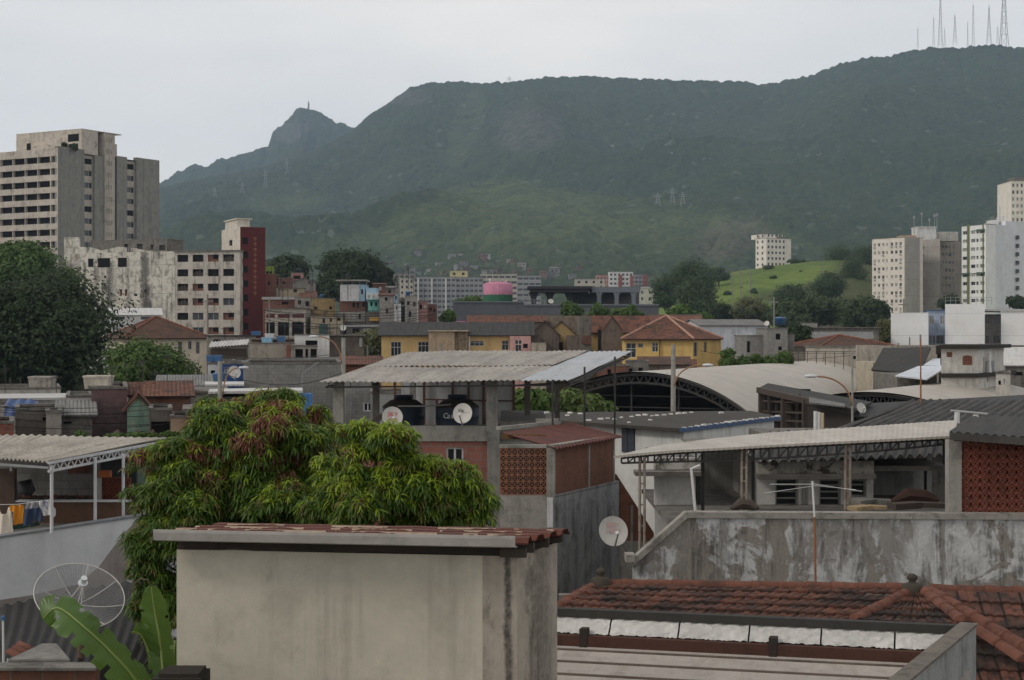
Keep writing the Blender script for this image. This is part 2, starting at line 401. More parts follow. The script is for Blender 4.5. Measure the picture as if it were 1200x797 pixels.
def house(name, label, cat, a, b, D, zt, mat, wins=(), z0=0., roof='flat', rmat=None, rh=1.2, over=.25, group=None, par=.25, rec=.14, th=.12):
    """a, b: (photo column, distance) of the front corners; zt: top of the wall in metres; local x runs along the front"""
    A, rz, W = front(a, b)
    t = thing(name, label, cat, (A.x, A.y, z0), rz, group)
    H = zt-z0
    mb = MB()
    for fc, ln in (('F', W), ('R', D), ('B', W), ('L', D)):
        ops = [(u, u+w, z, z+h) for (f_, u, z, w, h, s_) in wins if f_ == fc]
        panel(mb, fpt(fc, W, D), 0, ln, 0, H, ops, rec)
    rmat = rmat or CONCD
    r = MB(); o = over
    if roof == 'flat':
        mb.quad((0, 0, H-par), (W, 0, H-par), (W, D, H-par), (0, D, H-par))
        if o > 0:
            for (x0, x1, y0, y1) in ((-o, W+o, -o, .16), (-o, W+o, D-.16, D+o), (-o, .16, .163, D-.163), (W-.16, W+o, .163, D-.163)): r.box(x0, x1, y0, y1, H, H+th)
    elif roof == 'slab':
        r.box(-o, W+o, -o, D+o, H, H+th)
    elif roof == 'shed':       # falls to the front
        r.plane_uv([(-o, -o, H), (W+o, -o, H), (W+o, D+o, H+rh), (-o, D+o, H+rh)], .08)
        mb.add([(0, 0, H), (0, D, H), (0, D, H+rh*.93), (W, 0, H), (W, D, H), (W, D, H+rh*.93)], [(0, 2, 1), (3, 4, 5), (1, 2, 5, 4)])
    elif roof == 'shedback':   # falls to the back
        r.plane_uv([(W+o, D+o, H-rh), (-o, D+o, H-rh), (-o, -o, H+.06), (W+o, -o, H+.06)], .06)
    elif roof == 'gable':      # ridge along x
        e = -o*rh/(D/2)
        r.plane_uv([(-o, -o, H+e), (W+o, -o, H+e), (W+o, D/2, H+rh), (-o, D/2, H+rh)], .1)
        r.plane_uv([(W+o, D+o, H+e), (-o, D+o, H+e), (-o, D/2, H+rh), (W+o, D/2, H+rh)], .1)
        mb.add([(0, 0, H), (0, D, H), (0, D/2, H+rh-.1), (W, 0, H), (W, D, H), (W, D/2, H+rh-.1)], [(0, 2, 1), (3, 4, 5)])
    elif roof == 'gablefront':  # ridge along y
        e = -o*rh/(W/2)
        r.plane_uv([(-o, D+o, H+e), (-o, -o, H+e), (W/2, -o, H+rh), (W/2, D+o, H+rh)], .1)
        r.plane_uv([(W+o, -o, H+e), (W+o, D+o, H+e), (W/2, D+o, H+rh), (W/2, -o, H+rh)], .1)
        mb.add([(0, 0, H), (W, 0, H), (W/2, 0, H+rh-.1), (0, D, H), (W, D, H), (W/2, D, H+rh-.1)], [(0, 1, 2), (4, 3, 5)])
    elif roof == 'hip':
        e = -o*rh/(D/2); k = min(D/2, W*.48)
        A0, A1, A2, A3 = (-o, -o, H+e), (W+o, -o, H+e), (W+o, D+o, H+e), (-o, D+o, H+e)
        R0, R1 = (k, D/2, H+rh), (W-k, D/2, H+rh)
        r.plane_uv([A0, A1, R1, R0], .1); r.plane_uv([A1, A2, R1], .1); r.plane_uv([A2, A3, R0, R1], .1); r.plane_uv([A3, A0, R0], .1)
        rd = MB()
        for p, q_ in ((A0, R0), (A1, R1), (R0, R1), (A2, R1), (A3, R0)): rd.cyl(Vector(p)+Vector((0, 0, .04)), Vector(q_)+Vector((0, 0, .06)), .12, n=6)
        part('ridge_tile', rd, TILER, t)
    part('wall', mb, mat, t)
    windows(t, W, D, wins, rec)
    if r.f: part('roof', r, rmat, t)
    t['W'] = W; t['D'] = D; t['H'] = H
    return t
TILER = wallmat('ridge_tile_clay', (.24, .1, .065), amt=.6, scale=2)
# ------------------------------------------------------------------ water tanks, dishes, lamps
TANKB = plain('blue_water_tank_plastic', L((62, 98, 138)), .45)
TANKN = wallmat('navy_tank_plastic', L((50, 62, 76)), dirt=(.1, .09, .07), amt=.4, streak=.3, rough=.5)
TANKG = wallmat('fibre_cement_tank', L((165, 160, 150)), amt=.8, streak=.9, scale=1.5)
def tank(label, px, py, Y, r, h, mat=TANKB, group='blue rooftop water tanks'):
    t = thing('water_tank', label, 'water tank', P(px, py, Y), 0, group)
    b = MB(); b.lathe([(0, 0), (r*.86, 0), (r, h*.75), (r*1.03, h*.77), (r*1.03, h*.82)], 20)
    part('body', b, mat, t, True)
    c = MB(); c.lathe([(r*1.06, h*.821), (r*1.06, h*.87), (r*.75, h*.95), (r*.3, h), (0, h)], 20)
    part('lid', c, mat, t, True); return t
def box_tank(label, px, py, Y, w, d, h, mat=TANKG, rz=0., taper=.9):
    t = thing('box_water_tank', label, 'water tank', P(px, py, Y), rz)
    b = MB(); k = taper
    lo = [(-w/2*k, -d/2*k, 0), (w/2*k, -d/2*k, 0), (w/2*k, d/2*k, 0), (-w/2*k, d/2*k, 0)]; hi = [(-w/2, -d/2, h), (w/2, -d/2, h), (w/2, d/2, h), (-w/2, d/2, h)]
    b.add(lo+hi, [(3, 2, 1, 0), (0, 1, 5, 4), (1, 2, 6, 5), (2, 3, 7, 6), (3, 0, 4, 7)])
    part('body', b, mat, t)
    c = MB(); c.box(-w/2*1.04, w/2*1.04, -d/2*1.04, d/2*1.04, h, h+.1); part('lid', c, mat, t); return t
DISHM = plain('dish_grey_paint', L((190, 187, 180)), .5, .0, .4, .08)
def dish(label, pos, r, az, el, arm_down=True, mats=None, mast=None, cols=(), group='small satellite dishes on the roofs', lnb=True):
    """az: direction the bowl faces (0 = towards the camera, + = to the right), el: tilt upwards"""
    t = thing('satellite_dish', label, 'satellite dish', pos, 0, group)
    M = Matrix.Rotation(az, 4, 'Z') @ Matrix.Rotation(math.pi/2-el, 4, 'X')
    b = MB(); dep = r*.16
    pr = [(r*k, dep*(k*k)-dep) for k in (0.001, .2, .4, .6, .8, .93, 1.)]
    b.lathe(pr, 32, M=M); b.lathe([(r, 0), (r*1.02, .004), (r*1.02, -.012), (r*.99, -.014)], 32, M=M)
    b.lathe([(r*k, dep*(k*k)-dep-.014) for k in (1., .8, .5, .2, .001)], 32, M=M)
    part('bowl', b, mats or DISHM, t, True)
    a = MB(); tip = M @ Vector((0, -r*.35, r*.75)); root = M @ Vector((0, -r*.98, -.01))
    a.beam(root, tip, .025, .035); part('feed_arm', a, GALV, t)
    if lnb:
        l = MB(); l.cyl(tip, tip+(M @ Vector((0, r*.18, -r*.12))), .03, .04, 10); part('receiver', l, FRAMEW, t)
    m = MB(); back = M @ Vector((0, 0, -dep-.02))
    mp = Vector(mast) if mast else Vector((0, .15, -r*1.3))
    m.path([back, back+(mp-back)*.35+Vector((0, .05, 0)), mp], .022, 8); part('mast', m, GALV, t)
    for txt, sz, off, mt, sh in cols:
        me = text_mesh('lettering', txt, sz, mt, .002, sh)
        o = link('lettering', me, t)
        zz = dep*((off[0]**2+off[1]**2)/r**2)-dep+.02
        o.matrix_basis = Matrix.Translation(M @ Vector((off[0], off[1], zz))) @ M
    return t
POLEC = wallmat('concrete_pole', L((140, 138, 130)), amt=.4, streak=.5, scale=2)
LAMPB = plain('lamp_arm_rust', L((150, 112, 82)), .7)
LAMPH = plain('lamp_head_grey', L((200, 203, 205)), .4)
# ------------------------------------------------------------------ trees
def rand_dirs(n):
    d = RNG.normal(size=(n, 3)); return d/np.linalg.norm(d, axis=1)[:, None]
def leaf_quads(c, nrm, size, asp=.6):
    """one diamond leaf per centre, facing roughly along nrm"""
    n = len(c); u = np.cross(nrm, rand_dirs(n)); u /= np.linalg.norm(u, axis=1)[:, None]+1e-9
    w = np.cross(nrm, u); sz = size*RNG.uniform(.6, 1.3, (n, 1))
    a = c+u*sz; b = c+w*sz*asp; e = c-u*sz; d = c-w*sz*asp
    V = np.stack([a, b, e, d], 1).reshape(-1, 3); Q = np.arange(4*n).reshape(n, 4)
    return V, Q
def blob_points(blobs, n, rmin=.5, rmax=1.1, lump=.34):
    vol = np.array([b[3]*b[4]+b[4]*b[5]+b[3]*b[5] for b in blobs]); cnt = np.maximum(1, (n*vol/vol.sum()).astype(int))
    cs, ns = [], []
    for b, k in zip(blobs, cnt):
        d = rand_dirs(k)
        ph = RNG.uniform(0, 6, 6)
        lum = 1+lump*(np.sin(d[:, 0]*5+ph[0])*np.sin(d[:, 1]*5.5+ph[1])+.6*np.sin(d[:, 2]*8+ph[2])*np.sin(d[:, 0]*9+ph[3]))
        r = (RNG.uniform(0, 1, k)**.45*(rmax-rmin)+rmin)*lum
        cs.append(np.array(b[:3])+d*np.array(b[3:6])*r[:, None]); ns.append(d)
    return np.concatenate(cs), np.concatenate(ns)
def tree(label, px, ytop, ybase, Y, wpx, mats, n=5000, leaf=.35, blobs=8, name='tree', group=None, base_z=None, shape='round', seed=0, dens=1., depth=1., cat='tree', core=True):
    """a tapered trunk with limbs and a crown of leaf clumps, sized by its width in photo pixels"""
    st = random.getstate(); random.seed(seed*13+int(px))
    z1, z0 = Z(ytop, Y), Z(ybase, Y); w = wpx/F*Y; x = X(px, Y)
    bz = base_z if base_z is not None else 0.
    t = thing(name, label, cat, (x, Y, bz), 0, group)
    h = z1-z0; bl = []
    cz = (z0+z1)/2-bz
    for i in range(blobs):
        a = random.uniform(0, 2*math.pi); q = math.sqrt(random.random())
        zz = random.uniform(-1, 1)
        if shape == 'cone': k = .55*(1-(zz+1)/2)**.8+.08
        elif shape == 'dome': k = .62*math.sqrt(max(.05, 1-((zz+1)/2)**2))
        else: k = .58*math.sqrt(max(.05, 1-zz*zz*.9))
        br = random.uniform(.2, .34)*min(w, h)*(1 if shape != 'cone' else .8)
        brx = br*random.uniform(.9, 1.3)
        bl.append((math.cos(a)*q*k*(w-brx)*.9, math.sin(a)*q*k*(w-brx)*.9*depth, cz+zz*(h/2-br*.8), brx, brx, br*.85))
    bl.append((0, 0, cz-h*.05, w*.3, w*.3*depth, h*.3))
    c, d = blob_points(bl, int(n*dens))
    nr = d+rand_dirs(len(c))*.7+np.array([0, -.1, .35]); nr /= np.linalg.norm(nr, axis=1)[:, None]
    V, Q = leaf_quads(c, nr, leaf)
    cr = link('crown', np_mesh('crown', V, Q, [mats]), t)
    tk = MB(); r = max(.12, w*.035)
    tk.path([(0, 0, 0), (r*.4, 0, cz*.4), (-r*.3, 0, max(.2, cz-h*.1)), (0, 0, cz+h*.2)], [r*1.3, r, r*.75, r*.3], 8)
    for b in bl[:6]:
        s0 = Vector((0, 0, max(.1, (cz-h*.45)*random.uniform(.75, 1.)))); e = Vector(b[:3]); mid = s0.lerp(e, .5)+Vector((0, 0, -abs(e.z-s0.z)*.08))
        tk.path([s0, mid, e], [r*.5, r*.35, r*.12], 6)
    part('trunk', tk, BARK, t, True)
    random.setstate(st)
    return t
LEAFD = leafmat('leaf_dark_green', (.014, .03, .007), (.032, .055, .013), trans=.2, rough=.7)
LEAFM = leafmat('leaf_mid_green', (.045, .09, .014), (.085, .14, .025), trans=.25, rough=.65)
LEAFL = leafmat('leaf_light_green', (.08, .125, .03), (.13, .18, .045), trans=.25)
LEAFY = leafmat('leaf_yellow_green', (.07, .08, .025), (.13, .12, .04), (.06, .085, .03), trans=.25)
LEAFF = leafmat('leaf_far_green', (.032, .055, .018), (.06, .09, .028), trans=.2, rough=.7)
# ------------------------------------------------------------------ camera, light, sky
cd = bpy.data.cameras.new('camera'); cam = bpy.data.objects.new('camera', cd); COL.objects.link(cam)
cam.location = (0, 0, CH); cam.rotation_euler = (RAD(90), 0, 0)
cd.sensor_width = 36; cd.lens = F/1200*36; cd.shift_y = -(398.5-HOR)/1200; cd.clip_start = .2; cd.clip_end = 30000
S.camera = cam
SUN_EL, SUN_AZ = 40., -108.                 # sun behind thin cloud, to the left and a little behind the camera
sd = Vector((math.sin(RAD(SUN_AZ))*math.cos(RAD(SUN_EL)), math.cos(RAD(SUN_AZ))*math.cos(RAD(SUN_EL)), math.sin(RAD(SUN_EL))))
sl = bpy.data.lights.new('sun', 'SUN'); sl.energy = SUN_E; sl.angle = RAD(12); sl.color = (1, .93, .84)
so = bpy.data.objects.new('sun', sl); COL.objects.link(so); so.rotation_euler = sd.to_track_quat('Z', 'Y').to_euler()
wd = bpy.data.worlds.new('World'); S.world = wd; wd.use_nodes = True
wt = wd.node_tree; bg = wt.nodes['Background']; bg.inputs['Strength'].default_value = .1
sky = wt.nodes.new('ShaderNodeTexSky'); sky.sky_type = 'NISHITA'; sky.sun_disc = False
sky.sun_elevation = RAD(SUN_EL); sky.sun_rotation = RAD(SUN_AZ); sky.air_density = 1.2; sky.dust_density = 2.5; sky.altitude = 20
tcw = wt.nodes.new('ShaderNodeTexCoord')
def wn(scale, sc, det, rough):
    mp = wt.nodes.new('ShaderNodeMapping'); mp.inputs['Scale'].default_value = sc; mp.inputs['Rotation'].default_value = (0, RAD(7), 0)
    wt.links.new(tcw.outputs['Generated'], mp.inputs['Vector'])
    nz = wt.nodes.new('ShaderNodeTexNoise'); nz.inputs['Scale'].default_value = scale; nz.inputs['Detail'].default_value = det; nz.inputs['Roughness'].default_value = rough
    wt.links.new(mp.outputs[0], nz.inputs['Vector']); return nz.outputs['Fac']
def wmix(f, a, b):
    m = wt.nodes.new('ShaderNodeMix'); m.data_type = 'RGBA'
    for i, v in ((0, f), (6, a), (7, b)):
        if isinstance(v, bpy.types.NodeSocket): wt.links.new(v, m.inputs[i])
        else: m.inputs[i].default_value = v if isinstance(v, float) else (*v, 1)
    return m.outputs[2]
def wramp(f, a, b, x=0., y=1.):
    m = wt.nodes.new('ShaderNodeMapRange'); wt.links.new(f, m.inputs[0])
    for i, v in ((1, a), (2, b), (3, x), (4, y)): m.inputs[i].default_value = v
    return m.outputs[0]
n1 = wramp(wn(2.6, (1, 1, 3.2), 7, .55), .42, .58)
n2 = wramp(wn(1.5, (1, 1, 5), 6, .55), .42, .58)
cloud = wmix(n1, SKY_A, SKY_B)
cloud = wmix(wramp(n2, 0, 1, 0., .5), cloud, SKY_C)
sz_ = wt.nodes.new('ShaderNodeSeparateXYZ'); wt.links.new(tcw.outputs['Generated'], sz_.inputs[0])
hzf = wramp(sz_.outputs[2], .0, .7, 1.1, .72)
vm = wt.nodes.new('ShaderNodeVectorMath'); vm.operation = 'SCALE'; wt.links.new(wmix(.92, sky.outputs[0], cloud), vm.inputs[0]); wt.links.new(hzf, vm.inputs['Scale']); wt.links.new(vm.outputs[0], bg.inputs['Color'])
vs_ = S.view_settings; vs_.view_transform = 'Standard'; vs_.look = 'None'; vs_.exposure = EXPO; vs_.gamma = 1; vs_.use_curve_mapping = False
cy = S.cycles; cy.use_denoising = True; cy.max_bounces = 5; cy.diffuse_bounces = 3; cy.glossy_bounces = 2; cy.transmission_bounces = 3; cy.transparent_max_bounces = 6
cy.volume_bounces = 1; cy.use_adaptive_sampling = True; cy.adaptive_threshold = .015; cy.caustics_reflective = False; cy.caustics_refractive = False
try: cy.denoiser = 'OPENIMAGEDENOISE'
except Exception: pass
# ------------------------------------------------------------------ numpy noise for the terrain
NTAB = RNG.random((256, 256)); JX = RNG.random((256, 256)); JY = RNG.random((256, 256))
def vnoise(x, y):
    xi = np.floor(x).astype(int); yi = np.floor(y).astype(int); fx = x-xi; fy = y-yi
    fx = fx*fx*(3-2*fx); fy = fy*fy*(3-2*fy)
    g = lambda a, b: NTAB[a & 255, b & 255]
    return (g(xi, yi)*(1-fx)+g(xi+1, yi)*fx)*(1-fy)+(g(xi, yi+1)*(1-fx)+g(xi+1, yi+1)*fx)*fy
def fbm(x, y, o=5):
    r = 0; a = .5
    for i in range(o): r = r+a*vnoise(x+17*i, y+31*i); x = x*2; y = y*2; a *= .5
    return r/(1-.5**o)
def worley(x, y):
    xi = np.floor(x).astype(int); yi = np.floor(y).astype(int); m = np.full(x.shape, 9.)
    for a in (-1, 0, 1):
        for b in (-1, 0, 1):
            cx = xi+a; cyy = yi+b
            m = np.minimum(m, (cx+JX[cx & 255, cyy & 255]-x)**2+(cyy+JY[cx & 255, cyy & 255]-y)**2)
    return np.sqrt(m)
def forest_mat(name):
    q = NT(name); v = q.coords(None, False)
    n1 = q.noise(v, .11, 5, .65); n2 = q.noise(v, .018, 6, .6); n3 = q.noise(v, .0035, 4, .6)
    vo = q.n('ShaderNodeTexVoronoi', {'Vector': v, 'Scale': .085}).outputs['Color']
    vr = q.n('ShaderNodeSeparateColor', {0: vo}).outputs[0]
    c = q.mix(q.ramp(n1, .32, .68), (.013, .025, .011), (.042, .06, .024))
    c = q.mix(q.mul(q.ramp(vr, .55, 1.), .5), c, (.065, .09, .034))
    c = q.mix(q.mul(q.ramp(vr, .983, .99), .45), c, (.17, .18, .16))
    c = q.mix(q.mul(q.ramp(n2, .48, .68), .5), c, (.05, .075, .026))
    c = q.mix(q.mul(q.ramp(n3, .5, .65), .3), c, (.06, .07, .034))
    gr = q.n('ShaderNodeAttribute', attribute_name='grass_and_light').outputs['Fac']
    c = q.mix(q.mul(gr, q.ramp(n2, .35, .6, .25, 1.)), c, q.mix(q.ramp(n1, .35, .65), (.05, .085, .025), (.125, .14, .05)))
    br = q.n('ShaderNodeAttribute', attribute_name='bare').outputs['Fac']
    c = q.mix(q.mul(br, q.ramp(n1, .4, .6, .1, .9)), c, (.115, .095, .07))
    rk = q.n('ShaderNodeAttribute', attribute_name='rock').outputs['Fac']
    st = q.noise(q.scale(v, (.05, .05, .006)), 1., 7, .7)
    rc = q.mix(q.ramp(st, .35, .65), (.03, .03, .03), (.15, .138, .125))
    c = q.mix(q.mul(rk, q.ramp(n1, .36, .6, .15, .95)), c, rc)
    q.bump(q.add(n1, q.mul(n2, .8)), 1., 6.)
    return q.done(c, .9, 0, .1)
FOREST = forest_mat('forest_cover')
def gauss(px, py, cx, cy_, rx, ry): return np.exp(-(((px-cx)/rx)**2+((py-cy_)/ry)**2))
def terrain(name, pxs, rows, zfun, canopy, masks, back=10, mat=None):
    """polar height field about the viewpoint; zfun(px, d) in metres"""
    PXg, Dg = np.meshgrid(pxs, rows); Xg = (PXg-600)/F*Dg
    z = zfun(PXg, Dg)
    c = canopy*(1-np.clip(worley(Xg/15, Dg/15)/.75, 0, 1)**2)+canopy*.7*(1-np.clip(worley(Xg/37+5, Dg/37)/.8, 0, 1)**2)
    py = HOR-(z-CH)/Dg*F
    mk = masks(PXg, py, Xg, Dg)
    c = c*(1-.9*mk['rock'])*(1-.8*np.clip(mk['grass_and_light'], 0, 1))
    z = z+c
    nr, nc = PXg.shape
    V = np.stack([Xg, Dg, z], -1).reshape(-1, 3)
    i = np.arange(nr*nc).reshape(nr, nc)
    Q = np.stack([i[:-1, :-1], i[:-1, 1:], i[1:, 1:], i[1:, :-1]], -1).reshape(-1, 4)
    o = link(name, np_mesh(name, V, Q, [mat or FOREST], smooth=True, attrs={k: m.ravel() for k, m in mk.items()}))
    o['kind'] = 'structure'; return o
R_X = [-400, -150, 0, 100, 188, 250, 317, 367, 395, 415, 430, 451, 463, 480, 505, 534, 597, 622, 651, 700, 760, 800, 860, 895, 930, 960, 985, 1010, 1040, 1070, 1090, 1130, 1160, 1200, 1350, 1600]
R_Y = [350, 320, 285, 250, 219, 207, 194, 176, 162, 151, 137, 123, 111, 101, 97, 95, 96, 92, 88, 89, 92, 94, 94, 98, 92, 84, 74, 68, 65, 58, 55, 55, 52, 54, 50, 60]
R_D = np.interp(R_X, [-400, 188, 500, 900, 1200, 1600], [4100, 4200, 4300, 4100, 3800, 3700])
def ridge(px): return np.interp(px, R_X, R_Y), np.interp(px, R_X, R_D)
D0 = 1150.
FT_X = [-400, 200, 380, 470, 530, 600, 640, 700, 760, 800, 850, 900, 945, 1000, 1060, 1150, 1600]
FT_Y = [330, 310, 288, 250, 222, 212, 222, 232, 240, 243, 252, 266, 286, 312, 335, 350, 350]
def z_main(px, d):
    ry, rd = ridge(px)
    zr = CH+(HOR-ry)/F*rd
    t = np.clip((d-D0)/(rd-D0), 0, 1)
    xw = (px-600)/F*d
    sp = fbm(xw/520+d/900+3, d/640-xw/1500, 6)-.5
    rdg = 1-np.abs(2*fbm(xw/640+7-d/1300, d/900+xw/1900, 5)-1)
    dz = (sp*170+(rdg-.76)*140)*np.clip(t*(1-t)*4, 0, 1)**.8
    s = -7+(zr-8+7)*(.62*t**1.9+.38*t**1.05)
    dome = 34*gauss(px, t, 612, .78, 46, .07)
    z = s+dz+dome*np.clip((1-t)*9, 0, 1)
    back = np.clip(d-rd, 0, None)
    z = z-back*.5
    fy = np.interp(px, FT_X, FT_Y); fd = np.interp(px, [-400, 300, 560, 900, 1600], [2700, 2700, 2850, 2350, 2200])
    zf = CH+(HOR-fy)/F*fd
    tf = np.clip((d-D0)/(fd-D0), 0, None)
    f = np.where(tf < 1, -7+(zf+7)*(.3*tf**2+.7*tf), zf-(d-fd)*.24)
    f = f+(fbm(px/45.+2, d/260., 5)-.5)*48*np.clip(np.minimum(tf, 1.15)*(1.15-np.minimum(tf, 1.15))*3.2, 0, 1)
    k = 14.
    m = np.maximum(z, f); z2 = m+k*np.log1p(np.exp(-np.abs(z-f)/k))-k*.69*np.exp(-np.abs(z-f)/k)
    return z2
def m_main(px, py, x, d):
    n = fbm(x/170., d/170., 5); n2 = fbm(x/60.+9, d/60., 4)
    rock = 1.1*gauss(px, py, 620, 152, 50, 34)+1.0*gauss(px, py, 478, 117, 28, 13)+.6*gauss(px, py, 905, 168, 40, 20)
    rock = np.clip((rock*(n*1.2+.35)-.42)*3, 0, .85)
    grass_and_light = .9*gauss(px, py, 560+(py-100)*-.3, 150, 22, 55)+.5*gauss(px, py, 330, 240, 130, 28)+.45*gauss(px, py, 690, 236, 120, 14)+.5*gauss(px, py, 840, 268, 90, 22)
    grass_and_light = np.clip((grass_and_light*(n+.5)-.35)*2.2, 0, .5)
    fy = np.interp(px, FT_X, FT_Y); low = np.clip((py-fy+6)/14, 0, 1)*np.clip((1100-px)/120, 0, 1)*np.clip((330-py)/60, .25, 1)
    grass_and_light = np.maximum(grass_and_light, low*(.45+.7*n))  # lower spur painted lighter so the upper slope reads as under cloud shadow
    bare = 1.2*gauss(px, py, 860, 275, 55, 22)+1.1*gauss(px, py, 845, 300, 30, 16)+.5*gauss(px, py, 380, 310, 40, 8)
    bare = np.clip((bare*(n2+.45)-.5)*2.2, 0, .8)
    return {'rock': rock, 'grass_and_light': grass_and_light, 'bare': bare}
rowsd = np.concatenate([np.linspace(1150, 2000, 80, endpoint=False), np.linspace(2000, 4420, 270), [4480, 4600, 4900, 5400]])
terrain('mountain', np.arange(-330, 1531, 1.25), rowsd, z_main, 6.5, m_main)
# ridge behind, with the rocky summit
C_X = [-400, 0, 120, 188, 200, 240, 280, 306, 314, 319, 326, 335, 345, 354, 362, 370, 376, 384, 396, 412, 440, 480, 600, 1600]
C_Y = [330, 280, 240, 213, 205, 191, 181, 176.5, 175, 160, 147.5, 138.5, 133.5, 131.5, 131, 132, 133.5, 139, 144, 149, 165, 190, 240, 330]
def z_back(px, d):
    cyy = np.interp(px, C_X, C_Y); rd = 5600.; zr = CH+(HOR-cyy)/F*rd
    t = np.clip((d-4500)/(rd-4500), 0, 1)
    pk = 4*(1-np.abs(np.clip((px-347)/40, -1, 1)))
    s = zr-8-(1-t)**1.1*zr*.4
    s = s+(fbm(px/16., t*3, 5)-.5)*50+14*(1-np.abs(2*fbm(px/7., t*2+5, 4)-1)-.7)*gauss(px, px*0, 345, 0, 38, 1)*np.clip((1-t)*2.2, 0, 1)
    return s-np.clip(d-rd, 0, None)*.5
def m_back(px, py, x, d):
    n = fbm(x/60., d/60., 4)
    rock = 1.25*gauss(px, py, 336, 157, 17, 14)+.6*gauss(px, py, 360, 150, 15, 8)
    return {'rock': np.clip((rock*(n+.5)-.5)*4, 0, 1), 'grass_and_light': px*0, 'bare': px*0}
terrain('rocky_peak', np.arange(-300, 640, 1.1), np.concatenate([np.linspace(4500, 5620, 110), [5700, 5900, 6300]]), z_back, 6., m_back)
# near grassy hill
H_X = [-200, 700, 760, 800, 830, 857, 890, 930, 965, 1000, 1024, 1080, 1200, 1500]
H_Y = [395, 395, 362, 338, 329, 321, 314.5, 309.5, 307.5, 306, 312, 322, 335, 360]
def z_hill(px, d):
    hy = np.interp(px, H_X, H_Y); rd = np.interp(px, [700, 860, 1100], [700, 780, 800]); zr = CH+(HOR-hy)/F*rd
    t = np.clip((d-470)/(rd-470), 0, 1.)
    s = -1.5+(zr+1.5)*(t**1.15)*(1+.12*np.sin(t*math.pi))
    return s+(fbm(px/40., d/60., 4)-.5)*5*np.clip(t*(1-t)*4, 0, 1)-np.clip(d-rd, 0, None)*.12
def hillmat():
    q = NT('hill_grass'); v = q.coords(None, False)
    n1 = q.noise(v, .35, 8, .7); n2 = q.noise(v, .035, 6, .6)
    c = q.mix(q.ramp(n1, .3, .7), (.085, .128, .025), (.165, .215, .048))
    c = q.mix(q.mul(q.ramp(n2, .48, .62), .7), c, (.07, .11, .03))
    br = q.n('ShaderNodeAttribute', attribute_name='bare').outputs['Fac']
    c = q.mix(br, c, q.mix(q.ramp(n1, .3, .7), (.03, .05, .015), (.1, .1, .04)))
    q.bump(n1, .7, .6)
    return q.done(c, .9, 0, .1)
def m_hill(px, py, x, d):
    n = fbm(x/25., d/25., 5)
    b = 1.3*gauss(px, py, 1000, 332, 48, 22)+1.2*gauss(px, py, 960, 350, 90, 12)+.8*gauss(px, py, 1010, 310, 20, 10)
    return {'rock': px*0, 'grass_and_light': px*0, 'bare': np.clip((b*(n+.5)-.4)*3, 0, 1)}
terrain('grassy_hill', np.arange(640, 1400, 2.5), np.concatenate([np.linspace(470, 805, 110), [830, 900, 1000]]), z_hill, .5, m_hill, mat=hillmat())
g = MB(); g.quad((-9000, -200, -.3), (9000, -200, -.3), (9000, 9000, -.3), (-9000, 9000, -.3))
GROUND = wallmat('dusty_ground', (.14, .13, .115), amt=.5, scale=.3)
structure('ground', g, GROUND)
# ------------------------------------------------------------------ air
hz = MB(); hz.box(-3600, 3600, -250, 6900, -1.5, 860)
hm = bpy.data.materials.new('air'); hm.use_nodes = True; ht = hm.node_tree
ht.nodes.remove(ht.nodes['Principled BSDF'])
pv = ht.nodes.new('ShaderNodeVolumePrincipled'); pv.inputs['Color'].default_value = HAZE_C; pv.inputs['Density'].default_value = HAZE_D; pv.inputs['Anisotropy'].default_value = .1
ht.links.new(pv.outputs[0], ht.nodes['Material Output'].inputs['Volume'])
if HAZE_D > 0:
    o = part('haze', hz, hm); o['kind'] = 'stuff'; o['label'] = 'thin pale haze in the air over the city'; hm.cycles.homogeneous_volume = True
# ------------------------------------------------------------------ masts on the ridge, statue, pylons
MASTM = plain('mast_steel', (.3, .29, .29), .6, .2)
def ground_z(px, d, fn=None): return float((fn or z_main)(np.array([float(px)]), np.array([float(d)]))[0])
def lattice(label, px, py0, py1, Y, w0, w1, cat, group, name, arms=0, zb=None):
    zb = Z(py1, Y) if zb is None else zb; H = Z(py0, Y)-zb
    t = thing(name, label, cat, (X(px, Y), Y, zb), 0, group); m = MB(); n = max(4, int(H/(w0*1.6))); r = max(.15, w0*.032)
    c = lambda k, i: Vector((((-1, 1, 1, -1)[i])*(w0+(w1-w0)*k**.8)/2, ((-1, -1, 1, 1)[i])*(w0+(w1-w0)*k**.8)/2, H*k))
    for i in range(4):
        m.beam(c(0, i)-Vector((0, 0, 6)), c(0, i), r*1.5)
        for k in range(n): m.beam(c(k/n, i), c((k+1)/n, i), r*1.5)
    part('tower_frame', m, MASTM, t)
    b = MB()
    for k in range(n):
        for i in range(4):
            b.beam(c(k/n, i), c((k+1)/n, (i+1) % 4), r*.8); b.beam(c((k+1)/n, i), c((k+1)/n, (i+1) % 4), r)
    part('bracing', b, MASTM, t)
    for j in range(arms):
        a = MB(); zz = H*(.72+.12*j); a.beam((-w0*.9, 0, zz), (w0*.9, 0, zz), r*2); part('cross_arm', a, MASTM, t)
    if not arms:
        a = MB(); a.cyl((0, 0, H), (0, 0, H*1.12), r*1.2, r*.5, 6); part('antenna', a, MASTM, t)
    return t
MY = 3830
